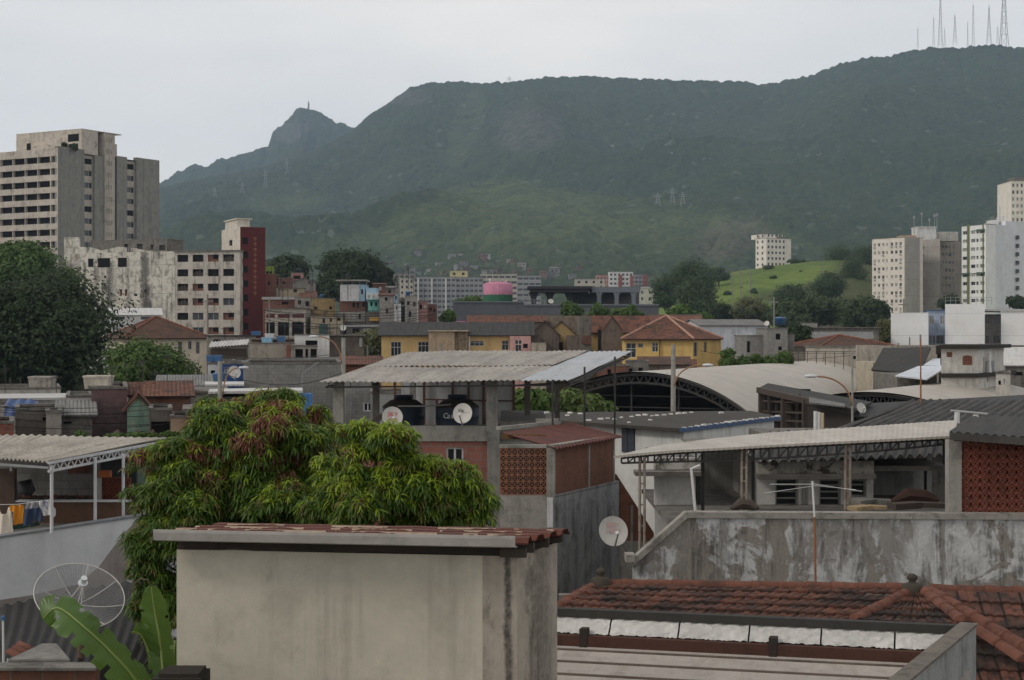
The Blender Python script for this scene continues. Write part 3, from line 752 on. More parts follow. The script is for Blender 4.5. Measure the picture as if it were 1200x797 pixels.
for lab, px, p0, p1, w0, w1, g_ in (
    ('thinnest pale mast at the start of the ridge mast row', 1075.5, 33, 55, 3, .8, 0),
    ('slim pale mast just before the tallest tapering mast', 1094, 21, 54, 5, 1, 0),
    ('tallest slender tapering lattice mast on the ridge, its tip cut by the frame', 1102, -4, 54, 10, 1.4, 0),
    ('short thin mast right against the tallest tapering mast', 1107, 34, 54, 4, 1, 0),
    ('dense tapering lattice mast standing on a dark knoll', 1119, 18, 50, 8, 1, 0),
    ('faint thin mast between the knoll mast and the tall slim one', 1134, 27, 54, 3, .8, 0),
    ('tall slim straight mast alone in the middle of the row', 1140.5, 6, 54, 6, 1.6, 0),
    ('broad based mast with a dark middle and a thin tip', 1159, 8, 50, 10, 1.2, 0),
    ('short dark mast beside the widest lattice tower', 1169, 32, 50, 4, 2, 0),
    ('widest four legged lattice tower at the end of the mast row', 1176.5, 0, 54, 18, 6, 0)):
    lattice(lab, px, p0, p1, MY, w0, w1, 'radio mast', 'radio masts on the ridge', 'radio_mast')
for lab, px, h, d in (('lone power pylon on the skyline above the rocky dome', 597, 14, 4270), ('small faint power pylon on the flat skyline', 672, 12, 4250)):
    zb = ground_z(px, d)+3; lattice(lab, px, HOR-(zb-CH+h/F*d)/d*F, HOR-(zb-CH)/d*F, d, 9, 2, 'power pylon', 'power pylons on the mountain', 'power_pylon', 2)
def on_slope(px, py, fn=z_main, lo=1200, hi=4200):
    d = np.arange(lo, hi, 8.); e = HOR-(fn(np.full(d.shape, float(px)), d)-CH)/d*F
    k = np.nonzero(e <= py)[0]
    return float(d[k[0]]) if len(k) else float(hi)
for lab, px, py, h in (('pylon lowest on the slope near the big tower block', 252, 236, 14), ('faint pylon between two others low on the green slope', 284, 230, 15),
                       ('tall pylon halfway up the green slope', 311, 224, 24), ('upper pylon on the green slope under the rocky summit', 336, 207, 20),
                       ('first pylon of the three on the spur crest', 771, 243, 15), ('tallest pylon of the three on the spur crest', 788, 243, 21),
                       ('last pylon of the three on the spur crest', 800, 244, 17)):
    d = on_slope(px, py); zb = ground_z(px, d)+2
    lattice(lab, px, HOR-(zb-CH)/d*F-h, HOR-(zb-CH)/d*F, d, 8, 2, 'power pylon', 'power pylons on the mountain', 'power_pylon', 2)
st = thing('stone_statue', 'tiny pale stone statue of a standing figure on the rocky summit', 'statue', (X(361.5, 5590), 5590, Z(132, 5590)), RAD(70))
b = MB(); b.box(-5, 5, -5, 5, -6, 3); b.box(-3.4, 3.4, -3.4, 3.4, 3, 12); part('pedestal', b, plain('pale_soapstone', (.3, .3, .29), .8), st)
b = MB(); b.lathe([(0, 12), (3.6, 12), (3.2, 20), (2.6, 27), (3.2, 33), (2.6, 35.5), (1.1, 36.5), (1.3, 38), (1.6, 39.3), (1.2, 41), (0, 41.6)], 12)
b.path([(0, 0, 33.6), (-3, -.6, 33), (-4, -1.5, 28), (-3.4, -3, 25)], [1.4, 1.2, .9, .6], 8); b.path([(0, 0, 33.6), (3, -.6, 33), (4, -1.5, 28), (3.4, -3, 25)], [1.4, 1.2, .9, .6], 8)
part('figure', b, MATS['pale_soapstone'], st, True)
# houses scattered low on the far slope
HCOL = [wallmat('far_plaster_%s' % n, c, amt=.3) for n, c in (('cream', (.36, .33, .29)), ('grey', (.24, .23, .22)), ('clay', (.2, .13, .1)), ('white', (.44, .43, .42)))]
random.seed(5)
def hut_mesh(k):
    w, d_, h = random.uniform(6, 11), random.uniform(6, 9), random.uniform(4, 9)
    m = MB(); f = fpt('F', w, d_)
    panel(m, f, 0, w, -4, h, [(w*.2, w*.2+1.4, h-3, h-1.4), (w*.62, w*.62+1.4, h-3, h-1.4)], .4)
    for fc, ln in (('R', d_), ('B', w), ('L', d_)): panel(m, fpt(fc, w, d_), 0, ln, -4, h, [])
    m.m = 1; m.box(-.4, w+.4, -.4, d_+.4, h, h+.35); m.m = 2; m.quad((.1, .38, .5), (w-.1, .38, .5), (w-.1, .38, h-.2), (.1, .38, h-.2))
    return m
HM = [mesh_of('hillside_house', hut_mesh(i), [HCOL[i % 4], CONCD, VOID]) for i in range(8)]
for i in range(96):
    if i < 60: px, py = random.gauss(525, 60), 331-abs(random.gauss(0, 11))
    elif i < 88: px, py = random.gauss(625, 50), 334-abs(random.gauss(0, 9))
    else: px, py = random.uniform(700, 960), random.uniform(120, 200)
    d = on_slope(px, py); o = link('hillside_house', HM[i % 8], None, (X(px, d), d, ground_z(px, d)+3), random.uniform(-.5, .5)); o.scale = [random.uniform(.55, 1.05)]*3
    tag(o, 'tiny boxy house half hidden by trees on the far mountain slope', 'house', 'tiny houses on the far mountain slope')
# ------------------------------------------------------------------ helpers for facades read off in photo columns
def fw(a, b, z0, items):
    A, rz, W = front(a, b); out = []
    dx, dy = math.cos(rz), math.sin(rz)
    for (px, py, w, h, st) in items:
        def hit(c):
            k = (c-600)/F
            u = (A.x-k*A.y)/(k*dy-dx); return u, A.y+u*dy
        u0, Y0 = hit(px); u1, Y1 = hit(px+w)
        if u0 < .02 or u1 > W-.02: u0 = max(u0, .05); u1 = min(u1, W-.05)
        zb = Z(py+h, (Y0+Y1)/2)-z0; zt = Z(py, (Y0+Y1)/2)-z0
        if zb > .02: out.append(('F', u0, zb, u1-u0, zt-zb, st))
    return out
def hs(label, px0, px1, ytop, Y, mat, items=(), D=8, roof='flat', rmat=None, Y2=None, cat='house', name='house', ytop_at=None, group='crowded hillside houses', **kw):
    if Y2 is None:
        k = ((px0+px1)/2-600)/F; Y2 = Y*(1+k*(px0-600)/F)/(1+k*(px1-600)/F)
    kw.setdefault('over', .04 if roof == 'flat' else .25)
    a, b = (px0, Y), (px1, Y2)
    return house(name, label, cat, a, b, D, Z(ytop, Y), mat, fw(a, b, 0., items), 0., roof, rmat, group=group, **kw)
def wm(name, c, **kw): return wallmat(name, L(c), **kw)
# ------------------------------------------------------------------ abandoned tower block
TWB = wm('tower_cream_panel', (192, 183, 171), peel=L((140, 116, 110)), pk=.38, amt=.5, streak=.6, scale=.35, dirt=(.08, .07, .06))
TWC = wm('tower_raw_concrete', (138, 137, 130), amt=.35, streak=.55, scale=.5, joints=(3.9, 'v'))
TWP = wm('tower_pale_concrete', (178, 170, 158), amt=.35, streak=.5, scale=.4)
c0 = Vector((-118.9, 420.)); rt = RAD(-30); W = 46.; Dp = 38.5; H = 58.4
o0 = c0-W*Vector((math.cos(rt), math.sin(rt)))
t = thing('tower_block', 'tall abandoned concrete tower block with rows of empty dark openings and cream bands', 'building', (o0.x, o0.y, 0), rt)
wins = []
for j in range(12):
    z = 54.7-j*3.2
    wins.append(('F', W-2.5, z, 2.1, 1.65, 'void'))
    for i in range(7): wins.append(('F', W-2.7-4.65*(i+1), z, 4.5, 1.65, 'void'))
m = MB(); panel(m, fpt('F', W, Dp), 0, W, 0, H, [(u, u+w, z, z+h) for _, u, z, w, h, _s in wins], .9)
panel(m, fpt('L', W, Dp), 0, Dp, 0, H, []); panel(m, fpt('B', W, Dp), 0, W, 0, H, []); m.quad((0, 0, H-.6), (W, 0, H-.6), (W, Dp, H-.6), (0, Dp, H-.6))
part('wall', m, TWB, t); windows(t, W, Dp, wins, .9)
def uR(px):
    a = (px-600)/F; return (c0.x-a*c0.y)/(a*.866-.5)
fR = fpt('R', W, Dp); us = [uR(p) for p in (68, 99, 111, 121.5, 133, 137, 149, 160)]+[Dp]
for (u0, u1, zz) in ((us[0], us[1], H+.5), (us[2], us[3], H-.6), (us[5], us[6], H), (us[7], us[8], H+.3)):
    m = MB(); p, q = fR(u0, 0, 0), fR(u1, 1.2, 0); m.box(q[0]-.01, p[0]+.02, p[1], q[1], 0, zz); part('concrete_panel', m, TWC, t)
m = MB(); p, q = fR(us[3], -.5, 0), fR(us[4], 1.2, 0)
sl_ = [('R', us[3]+.5+k*.62, 20+3.2*j, .22, 1.3, 'void') for j in range(14) for k in range(4)]
fS = lambda u, d, z: fR(u, d-.5, z)
panel(m, fS, us[3], us[4], 0, 64, [(u, u+w, z, z+h) for _, u, z, w, h, _s in sl_], .3)
m.box(q[0], p[0]-.001, p[1], p[1]+.01, 0, 64); m.box(q[0], p[0]-.001, q[1]-.01, q[1], 0, 64); m.box(q[0]-6, q[0], p[1], q[1], H-2, 64.02)
m.box(q[0], p[0]-.35, p[1]+.02, q[1]-.02, 0, 63.9)
part('stair_tower', m, TWP, t)
strip = MB(); sw = []
for (a_, b_) in ((us[1], us[2]), (us[6], us[7])):
    w_ = (b_-a_); ww = [(fc, u, z, w, h, s) for (fc, u, z, w, h, s) in [('R', a_+.25, 55.2-3.2*j, w_-.5, 1.5, 'band' if j % 4 else 'void') for j in range(12)]]
    panel(strip, lambda u, d, z: fR(u, d+.8, z), a_, b_, 0, H-.8, [(u, u+w, z, z+h) for _, u, z, w, h, _s in ww], .15); sw += ww
part('window_strip', strip, TWP, t); windows(t, W, Dp, sw, .95)
m = MB(); p, q = fR(us[4], 1.2, 0), fR(us[5], 1.3, 0); m.box(q[0]-.3, p[0]-.1, p[1], q[1], 0, H-.4); part('dark_slot', m, VOID, t)
m = MB(); x0, x1 = W-7, W-1
pw = [('F', 6.5, 2.6, 4, 1.6, 'void'), ('F', -16.5, 1, 1.6, 2.2, 'void')]
m.box(W-25, W-.5, 9, 9.3, H-.6, 64.3); m.box(W-25, W-24.7, 9.3, 24, H-.6, 64.3); m.box(W-.8, W-.5, 9.3, 15, H-.6, 64.3); m.box(W-25.05, W-.45, 8.95, 24, 64.302, 64.5)
part('penthouse', m, TWB, t)
for (u, z, w, h) in ((W-5.5, 61.2, 4, 2), (W-5.3, 59.0, 3.5, 1.6), (W-21, 59.5, 1.6, 2.2)): m = MB(); m.box(u, u+w, 8.96, 8.99, z, z+h); part('penthouse_opening', m, VOID, t)
m = MB(); m.box(W-2, W+.2, Dp-22, Dp-17, H-.3, 61.5); part('roof_hut', m, TWP, t)
for i, (px, w, h, c) in enumerate(((76, 12, 13, 'low dark bush growing on the tower block roof edge'), (88, 10, 14, 'second dark bush growing on the tower block roof'))):
    tree(c, px, 167+i, 176, 424, w, LEAFD, 500, .3, 4, 'roof_bush', 'bushes on the tower block roof', base_z=H-.6, seed=i, cat='bush')
# ------------------------------------------------------------------ white derelict block
WD = wm('derelict_white_plaster', (205, 200, 188), amt=1.0, streak=1.5, scale=.36, peel=L((150, 138, 120)), pk=.38, dirt=(.06, .058, .052), joints=(3.05, 'h'), drips=((5.4, .6, 8, 25, .8), (8.6, .9, 17, 24.2, .6), (12.0, 1.5, 9, 24.6, .75), (20.9, 1.3, 6, 27, .85), (1.6, 1.3, 21, 24.5, .6), (16.5, .5, 14, 26, .4)))
WD2 = wm('derelict_grid_plaster', (192, 185, 174), amt=.5, streak=.9, scale=.5, peel=L((160, 150, 138)), pk=.3)
a, b = (75, 349), (205, 338)
t = house('derelict_building', 'long derelict building with a stained white blank wall below the tower block', 'building', a, b, 13, 27.2, WD,
          fw(a, b, 0, [(103, 303, 6.5, 10, 'void'), (114.5, 302.5, 14.5, 11, 'void'), (138, 302, 10.5, 11, 'void'), (122, 323, 2.5, 3, 'void'), (140, 339, 3, 8, 'brickfill'),
                       (146, 339, 3, 8, 'brickfill'), (157, 344.5, 4, 2.5, 'void'), (169, 339.5, 2.5, 3, 'void'), (125, 354, 2.5, 3, 'void'), (118, 354, 2, 3, 'void')]), over=0, par=.3)
m = MB(); m.prism([(.01, 27.19), (23.8, 27.19), (21, 27.5), (18.6, 28.0), (14.5, 28.4), (9.6, 27.7), (7.2, 28.4), (4.1, 28.6), (4, 30.7), (.01, 30.7)], -.012, .34); part('gable_parapet', m, WD, t)
m = MB(); panel(m, fpt('F', 20, 6), 0, 20, 0, 3, [(9, 10, 1.3, 2.3), (12.3, 13.8, .9, 2.2), (15.8, 16.6, 1, 2), (18, 19.6, .8, 1.9)], .2); panel(m, fpt('R', 20, 6), 0, 6, 0, 3, []); panel(m, fpt('L', 20, 6), 0, 6, 0, 3, []); m.box(-.2, 20.2, .21, 6, 3.0, 3.25)
m.quad((0, 1.2, 0), (20, 1.2, 0), (20, 1.2, 3), (0, 1.2, 3))
part('upper_storey', m, CONCD, t, loc=(4.4, 3.2, 26.9))
a, b = (205.2, 337.9), (281.2, 334.8)
gr_ = []
for j in range(7):
    for i in range(4):
        gr_.append(('F', .5+i*3.42, 24.9-3.05*j, 2.45, 1.5, random.choice(['void', 'void', 'band', 'brickfill', 'brickfill', 'boarded'])))
t = house('derelict_building', 'five storey grid of broken windows beside the white blank wall', 'building', a, b, 5, 27.0, WD2, gr_, over=.25, th=.3, rec=.3)
t['group'] = ''; del t['group']
RED = wm('red_tower_paint', (96, 42, 40), amt=.5, streak=.4, peel=L((150, 130, 120)), pk=.3, scale=.6)
WHT = wm('tower_side_white', (205, 198, 184), amt=.4, streak=.6, scale=.7)
a, b = (281.5, 336), (311, 338.3)
A, rz, W_ = front(a, b)
t = thing('stair_tower', 'narrow red tower with a white side wall rising beside the broken window grid', 'building', (A.x, A.y, 0), rz)
rw = [('F', .5, 28.6-3*j, 1.2, 1.4, 'void') for j in range(8)]
m = MB(); panel(m, fpt('F', W_, 15), 0, W_, 0, 32.2, [(u, u+w, z, z+h) for _, u, z, w, h, _s in rw], .2); panel(m, fpt('R', W_, 15), 0, 15, 0, 32.2, []); part('red_wall', m, RED, t)
lw = [('L', 6.2, 28.6, 2.5, 1.2, 'void'), ('L', 6.2, 25.6, 2.5, 1.2, 'void')]
m = MB(); panel(m, fpt('L', W_, 15), 0, 15, 0, 32.3, [(u, u+w, z, z+h) for _, u, z, w, h, _s in lw], .2); panel(m, fpt('B', W_, 15), 0, W_, 0, 32.2, []); m.quad((0, 0, 31.9), (W_, 0, 31.9), (W_, 15, 31.9), (0, 15, 31.9)); part('white_wall', m, WHT, t)
windows(t, W_, 15, rw+lw, .2)
m = MB(); m.box(-.02, 2.6, 2, 12, 31.9, 33.9); m.box(-.3, 3.1, 1.7, 12.3, 33.9, 34.15); part('roof_hut', m, WHT, t)
m = MB()
for i in range(11): m.box(2.9, 3.5, -.03, -.005, 29.6-i*1.15, 30.1-i*1.15); m.box(3.1, 3.3, -.03, -.005, 29.2-i*1.15, 29.45-i*1.15)
part('faded_sign', m, plain('faded_yellow_lettering', L((126, 88, 54)), .8), t)
# white shed roof and the tile roofed villa in front of it
hs('low white shed with green stripes between the villa and the derelict wall', 105, 189, 369, 262, wm('shed_white', (200, 200, 198), amt=.2), [(131, 371, 15.5, 3.8, 'slide'), (165, 371, 22, 3.8, 'slide')], 9, 'shed', METW, rh=1.3, over=.3, group=None, cat='shed', name='shed')
CREAM = wm('villa_cream_plaster', (206, 194, 174), amt=.15, streak=.3, scale=.5)
a, b = (147, 205), (243, 209.5)
house('tiled_villa', 'cream two storey villa with a brown hipped tile roof behind the small green tree', 'house', a, b, 12, 9.55, CREAM,
      fw(a, b, 0, [(155, 402, 4, 8.5, 'curtain'), (167, 400.5, 4, 9, 'slide'), (208.5, 400.5, 5, 15, 'louvre'), (220.5, 400, 4, 9.5, 'slide'), (229.5, 400.5, 4.5, 14, 'louvre'), (209, 421, 4.5, 7, 'curtain'), (221, 433.5, 4, 9, 'slide'), (230, 432.5, 5, 14, 'louvre')]), 0, 'hip', TILEO, 2.5, .6)
# ------------------------------------------------------------------ trees behind the left roofs
tree('lighter leafy tree crown behind the dark mass, under the tower block', 30, 283, 345, 300, 120, LEAFM, 14000, .4, 14, 'tree', 'dark trees in front of the tower block', seed=1, shape='dome')
tree('huge dark green tree filling the view below the tower block', 54, 323, 470, 190, 168, LEAFD, 52000, .27, 30, 'tree', 'dark trees in front of the tower block', seed=2, shape='dome')
tree('dark tree half out of the picture beside the huge dark one', -20, 318, 470, 186, 110, LEAFD, 18000, .28, 16, 'tree', 'dark trees in front of the tower block', seed=3, shape='dome')
tree('small bright green tree in front of the cream villa', 172, 397, 466, 160, 100, LEAFM, 18000, .2, 18, 'tree', seed=4)
tree('round dark tree behind the brick hillside houses', 338, 300, 345, 420, 48, LEAFD, 5000, .55, 8, seed=5, group='dark trees above the hillside houses')
tree('biggest dark tree above the hillside houses, with a lumpy top', 406, 291, 352, 400, 90, LEAFD, 26000, .36, 20, seed=6, group='dark trees above the hillside houses', shape='dome')
tree('darker side tree leaning from the biggest hillside tree', 446, 308, 350, 402, 30, LEAFD, 4000, .5, 7, seed=7, group='dark trees above the hillside houses')
tree('low bush like tree at the foot of the biggest hillside tree', 388, 328, 356, 380, 34, LEAFD, 3500, .45, 6, seed=8, group='dark trees above the hillside houses')
tree('green and yellowish tree under the hillside houses by the yellow house', 437, 383, 425, 235, 40, LEAFY, 5000, .3, 9, seed=9)
# ------------------------------------------------------------------ crowded hillside houses
BK, BKO = BRICK, BRICKO
FG = wm('hillside_grey_plaster', (148, 143, 136), amt=.6, streak=.7)
FB = wm('hillside_beige_plaster', (165, 152, 130), amt=.55, streak=.7)
FY = wm('hillside_ochre_plaster', (160, 138, 98), amt=.6, streak=.8)
FW = wm('hillside_pale_plaster', (190, 190, 190), amt=.35, streak=.5)
FBL = wm('hillside_blue_plaster', (150, 178, 196), amt=.3, streak=.4)
FAQ = wm('hillside_aqua_plaster', (120, 178, 168), amt=.35, streak=.5)
FP = wm('hillside_pink_plaster', (168, 128, 120), amt=.5, streak=.6)
FD = wm('hillside_dark_plaster', (104, 98, 92), amt=.7, streak=.7)
hs('small brick house with a bare roof just behind the red tower', 306, 324, 321, 345, BK, [(314, 330, 2.5, 4, 'void')])
hs('bright green rooftop hut on a brick house beside the red tower', 309, 321.5, 312, 350, wm('green_hut', (140, 168, 70), amt=.2), [(312, 318, 3, 4, 'void'), (316, 318, 3, 4, 'void')], 5)
hs('pink terrace house with a flat roof under the big hillside tree', 341, 356, 320, 392, FP, [(344, 323, 8, 4, 'void')])
hs('reddish house low between the brick tower and the grey gable', 326, 343, 326, 385, BKO, [(331, 330, 3, 3, 'void')])
hs('grey concrete house with a slanting gable end under the big tree', 343, 370, 330, 360, FG, [(361, 327.5, 2.4, 4, 'void')], roof='gablefront', rmat=FIBG, rh=1.)
hs('beige block house with a rusty side roof among the brick houses', 328, 357, 338, 330, FB, [(344, 339, 4, 4, 'boarded')], roof='slab')
hs('grey house with a red tiled side roof right of the beige block', 352, 370, 349, 325, FG, [(360, 352, 4, 6, 'void')], roof='shed', rmat=TILE, rh=1.6)
hs('wide brick wall house with a sheet roof above the column building', 308, 346, 351, 315, BK, [(330, 353.5, 8, 3.5, 'void')], roof='shed', rmat=FIBG, rh=.7)
hs('grey two window house above the column building', 345.5, 365, 349, 310, FG, [(349, 352, 4, 5, 'boarded'), (358, 353, 4, 6, 'void'), (358, 363, 4, 6, 'void')])
a, b = (311, 292), (358, 292)
t = house('column_building', 'beige building with tall dark bays between columns and dark red panels', 'building', a, b, 8, Z(362, 292), wm('column_beige', (172, 164, 150), amt=.5, streak=.7),
      fw(a, b, 0, [(312, 368, 10, 4.6, 'void'), (325.5, 368, 14, 4.6, 'void'), (342.5, 368, 14, 4.6, 'void'), (312, 377.5, 10, 16, 'void'), (325.5, 377.5, 13.5, 16, 'void'), (342, 377.5, 14, 16, 'void')]), 0, 'flat', rec=.5)
m = MB(t)
for x0, x1 in ((312.2, 321.8), (325.7, 339.3), (342.7, 356.3)): m.box(X(x0, 292), X(x1, 292), 292.02, 292.2, Z(372.4, 292), Z(368.2, 292))
part('red_panel', m, wm('dark_red_panel', (92, 42, 44), amt=.3), t)
hs('dark narrow house squeezed beside the column building', 358, 366, 363, 300, FD, [(360, 368, 3, 4, 'void')])
hs('ochre house with a ragged parapet and four small windows', 364.5, 393, 350, 303, FY, [(368, 359.5, 4, 3.5, 'boarded'), (386, 359, 3, 3.5, 'void'), (377, 372, 3, 5, 'void'), (388, 374, 2.5, 4, 'void')])
hs('low grey shop house with a dark green shutter door', 364, 402, 371, 291, FB, [(374, 382, 10, 10, 'curtain'), (386.5, 373, 2.6, 4, 'void'), (395, 372, 4, 4, 'void'), (378, 373.5, 2.6, 5, 'void')])
m = MB(); m.box(0, 1.55, 0, .1, 0, 2.2); solid('shutter_door', m, plain('dark_green_shutter', (.03, .07, .06), .7), 'dark green shutter closing the low grey shop house', 'shutter', loc=(X(374, 290.8), 290.85, Z(394, 290.8)))
# the tall house with white upper floor
t = hs('tall house with a white top floor under a canopy, brick and grey floors below', 397, 427.5, 377, 300, FG, (), 9, roof='none', Y2=300)
h0 = t['H']
def storey(t, lab, px0, px1, y0, y1, Y, D, mat, items=(), name='storey', dy=0.):
    a, b = (px0, Y), (px1, Y); A, rz, W = front(a, b); z0 = Z(y1, Y); H = Z(y0, Y)-z0; wins = fw(a, b, z0, items)
    mb = MB()
    for fc, ln in (('F', W), ('R', D), ('B', W), ('L', D)): panel(mb, fpt(fc, W, D), 0, ln, 0, H, [(u, u+w, z, z+h) for (f_, u, z, w, h, s_) in wins if f_ == fc], .2)
    mb.quad((0, 0, H), (W, 0, H), (W, D, H), (0, D, H)); mb.quad((0, D, .01), (W, D, .01), (W, 0, .01), (0, 0, .01))
    p = part(name, mb, mat, t, loc=(A.x-t.location.x, A.y-t.location.y, z0-t.location.z))
    windows(p, W, D, wins, .2); return p
storey(t, '', 396.5, 428, 365, 377, 299.7, 9, FG, [(401, 369, 3, 6, 'void'), (413, 368, 3, 6, 'curtain'), (420, 368, 3, 6, 'boarded')], 'ground_floor')
storey(t, '', 397.5, 428, 353, 365, 299.9, 9, BKO, [(413, 355, 3, 5, 'void'), (418, 355, 3, 6, 'boarded'), (424.5, 354.5, 3, 5, 'void')], 'brick_floor')
storey(t, '', 398.5, 421, 333.5, 353, 299.5, 8, FW, (), 'top_floor')
storey(t, '', 421, 427.5, 333.5, 353, 299.6, 8, FBL, [(423, 339, 2.6, 6, 'brickfill')], 'blue_bay')
m = MB(t)
for px in (400, 412, 421, 429): m.box(X(px, 300), X(px+1, 300), 300, 300.2, Z(334, 300), Z(329.5, 300))
m.box(X(394, 300), X(430, 300), 299, 307, Z(329.6, 300), Z(328, 300)); part('canopy', m, CONC, t)
t = hs('aqua and pale blue house with a yellow sign beside the white topped house', 428.6, 444, 365.5, 296, FD, (), 8, roof='none', Y2=296)
storey(t, '', 429, 441, 337.5, 344, 297.5, 6, FBL, (), 'blue_roof_room'); storey(t, '', 429, 444, 343.5, 351, 296.5, 7, FW, [(431, 346, 2.4, 4, 'curtain'), (436.5, 346, 2.4, 4, 'curtain')], 'pale_floor')
storey(t, '', 431.5, 444, 351.4, 365, 296, 8, FAQ, [(434, 354, 2.4, 5, 'void'), (439.5, 354, 2.4, 5, 'void')], 'aqua_floor')
m = MB(t); m.box(X(429, 296), X(444.5, 296), 295.2, 296.4, Z(351.6, 296), Z(350.8, 296)); part('balcony_slab', m, FAQ, t)
m = MB(t); m.box(X(433, 296), X(444, 296), 295.6, 295.9, Z(376, 296), Z(372, 296)); part('yellow_sign', m, plain('yellow_sign_paint', L((190, 150, 70)), .6), t)
hs('grey house with a small red tiled roof and one square window', 444.5, 462, 346, 291, FG, [(451, 348.5, 3, 4, 'void'), (457.5, 349, 2.4, 5, 'curtain'), (452, 362, 3, 6, 'boarded')], roof='shed', rmat=TILE, rh=.6)
hs('thin pale house with two windows one over the other', 462, 470, 356, 287, FW, [(464, 358, 2, 5, 'void'), (465, 370, 2, 6, 'boarded')])
hs('narrow pale blue house behind the thin pale one', 461, 467, 344, 305, FBL, [(463, 347, 2, 4, 'void')])
hs('dark ragged house between the thin pale house and the grey one', 468, 476, 350, 292, FD, [(470, 354, 3, 5, 'void')])
hs('grey house with a blue tank on its roof at the end of the hillside', 474.5, 489, 347, 288, FG, [(477, 353, 3, 5, 'void'), (484, 354, 3, 5, 'boarded'), (479, 365, 3, 6, 'void')])
tank('blue tank on the grey end house of the hillside', 478, 347, 290, .45, .9)
hs('red and white narrow house low beside the long apartment block', 490, 501, 353, 290, FP, [(491.5, 357, 3, 5, 'void'), (497, 358, 2.5, 4, 'curtain')])
hs('brownish house among cables in front of the long apartment block', 500, 512, 357, 300, BKO, [(503, 360, 3, 4, 'void'), (508, 362, 2.5, 4, 'void')])
hs('small red roofed shack behind the aqua house', 437, 452, 333, 340, BKO, [(444, 336, 3, 4, 'curtain')], roof='shed', rmat=TILE, rh=.5)
hs('pale shack with a sheet roof under the side tree', 451, 463, 337, 350, FG, [(455, 340, 3, 4, 'void')], roof='shed', rmat=FIBG, rh=.6)
hs('low dark shop row with awnings under the hillside houses', 398, 447, 383, 280, FD, [(401, 385, 5, 7, 'void'), (413, 385, 8, 8, 'void'), (426, 385, 9, 6, 'curtain')], roof='shed', rmat=FIBG, rh=.4, D=5)
tank('light blue tank on the ochre house', 377, 350, 306, .4, .8)
tank('dark tank on the pink terrace house', 350, 320, 393, .5, 1.1, TANKN)
dish('tiny white dish low on the shop row', P(402, 384, 279.6), .55, .3, .3)
for i, (px, y0, y1, Y, lab) in enumerate(((315.5, 349, 400, 288, 'thin dark pole in front of the column building'), (466, 345, 400, 270, 'thin pole before the thin pale house'), (476, 352, 400, 268, 'thin pole before the grey end house'),
                                  (243.3, 345, 405, 200, 'tall thin pole in front of the broken window grid'), (110, 341, 380, 250, 'thin pole over the big dark tree'))):
    m = MB(); m.cyl((0, 0, 0), (0, 0, Z(y0, Y)), .14, .1, 8); m.box(-.7, .7, -.06, .06, Z(y0, Y)-.9, Z(y0, Y)-.78); solid('utility_pole', m, POLEC, lab, 'utility pole', 'thin utility poles', loc=(X(px, Y), Y, 0))
# ------------------------------------------------------------------ distant town in the middle
FARG = wm('distant_grey_block', (150, 150, 150), amt=.2, streak=.3, scale=.3)
FARL = wm('distant_pale_rib', (205, 205, 202), amt=.1)
FARB = wm('distant_beige_block', (178, 172, 158), amt=.2, scale=.3)
def block(label, px0, px1, ytop, Y, D, mat, nx, dz=3.2, rows=7, w=.75, style='band', cat='building', name='apartment_block', roof='flat', Y2=None, top=1.2, h=1.5, **kw):
    a, b = (px0, Y), (px1, Y2 or Y); _, _, W = front(a, b); zt = Z(ytop, Y); du = W/nx
    ws = [('F', du*(i+(1-w)/2), zt-top-h-dz*j, du*w, h, style if isinstance(style, str) else random.choice(style)) for j in range(rows) for i in range(nx) if zt-top-h-dz*j > .3]
    return house(name, label, cat, a, b, D, zt, mat, ws, 0, roof, over=.2, rec=.35, **kw)
t = block('long grey apartment block with three white vertical ribs in the distance', 485, 534, 324.5, 960, 14, FARG, 9, 3.2, 9)
for px in (490, 506, 522.5):
    m = MB(t); m.box(X(px-.9, 959), X(px+.9, 959), 958.6, 959.9, 0, Z(326.5, 959)); part('white_rib', m, FARL, t)
block('second grey wing of the long block, set a little further back', 534.2, 566, 325, 985, 14, FARG, 6, 3.2, 9)
block('blunt brown grey slab left of the long ribbed block', 456, 486, 320.5, 1000, 12, wm('distant_brown', (140, 134, 125), scale=.3), 5, 3.4, 3, .6)
block('pale stair block in front of the brown grey slab', 468.5, 485, 326, 940, 8, FARB, 3, 3.3, 4, .4, 'void')
block('yellow topped roof room on the long distant block', 527, 548, 317.3, 1010, 8, wm('distant_yellow', (200, 188, 140)), 2, 3.2, 1, .3, 'void')
block('beige banded office block behind the pink and green tank', 563, 606, 321, 1000, 12, FARB, 6, 3.4, 6, .86)
block('grey banded block just left of the black canopy', 606, 634, 323, 1050, 12, FARG, 4, 3.6, 6, .86)
block('low beige distant house under the forest', 674, 709, 327, 1000, 9, FARB, 4, 3.2, 2, .3, 'void')
PINK = wm('distant_pink', (190, 142, 130)); WH = wm('distant_white', (206, 205, 202), amt=.12)
block('low pink and white distant apartments beside the red striped ones', 699, 715, 322.5, 1090, 10, PINK, 4, 3, 6, .5)
block('white distant apartments with red corner strips', 714, 742, 318.5, 1080, 12, WH, 6, 3, 8, .6)
m = MB(); m.box(-1.2, 1.2, -.4, .4, 0, Z(322, 1079)); m.box(6.5, 8.5, -.4, .4, 0, Z(323, 1079)); solid('brick_strip', m, wm('distant_red', (150, 88, 80)), 'dark red strips running up the white distant apartments', 'wall strip', loc=(X(727, 1079.4), 1079.4, 0))
block('grey and white distant apartments with a red side', 735, 757, 322, 1100, 10, FARG, 5, 3, 6, .7)
block('dark red narrow distant block at the end of the white apartments', 754.5, 759.5, 322, 1095, 10, wm('distant_red', (150, 88, 80)), 1, 3, 6, .4)
block('white low warehouse block at the foot of the forest', 733, 762, 336, 900, 12, WH, 4, 3.2, 3, .25, 'void')
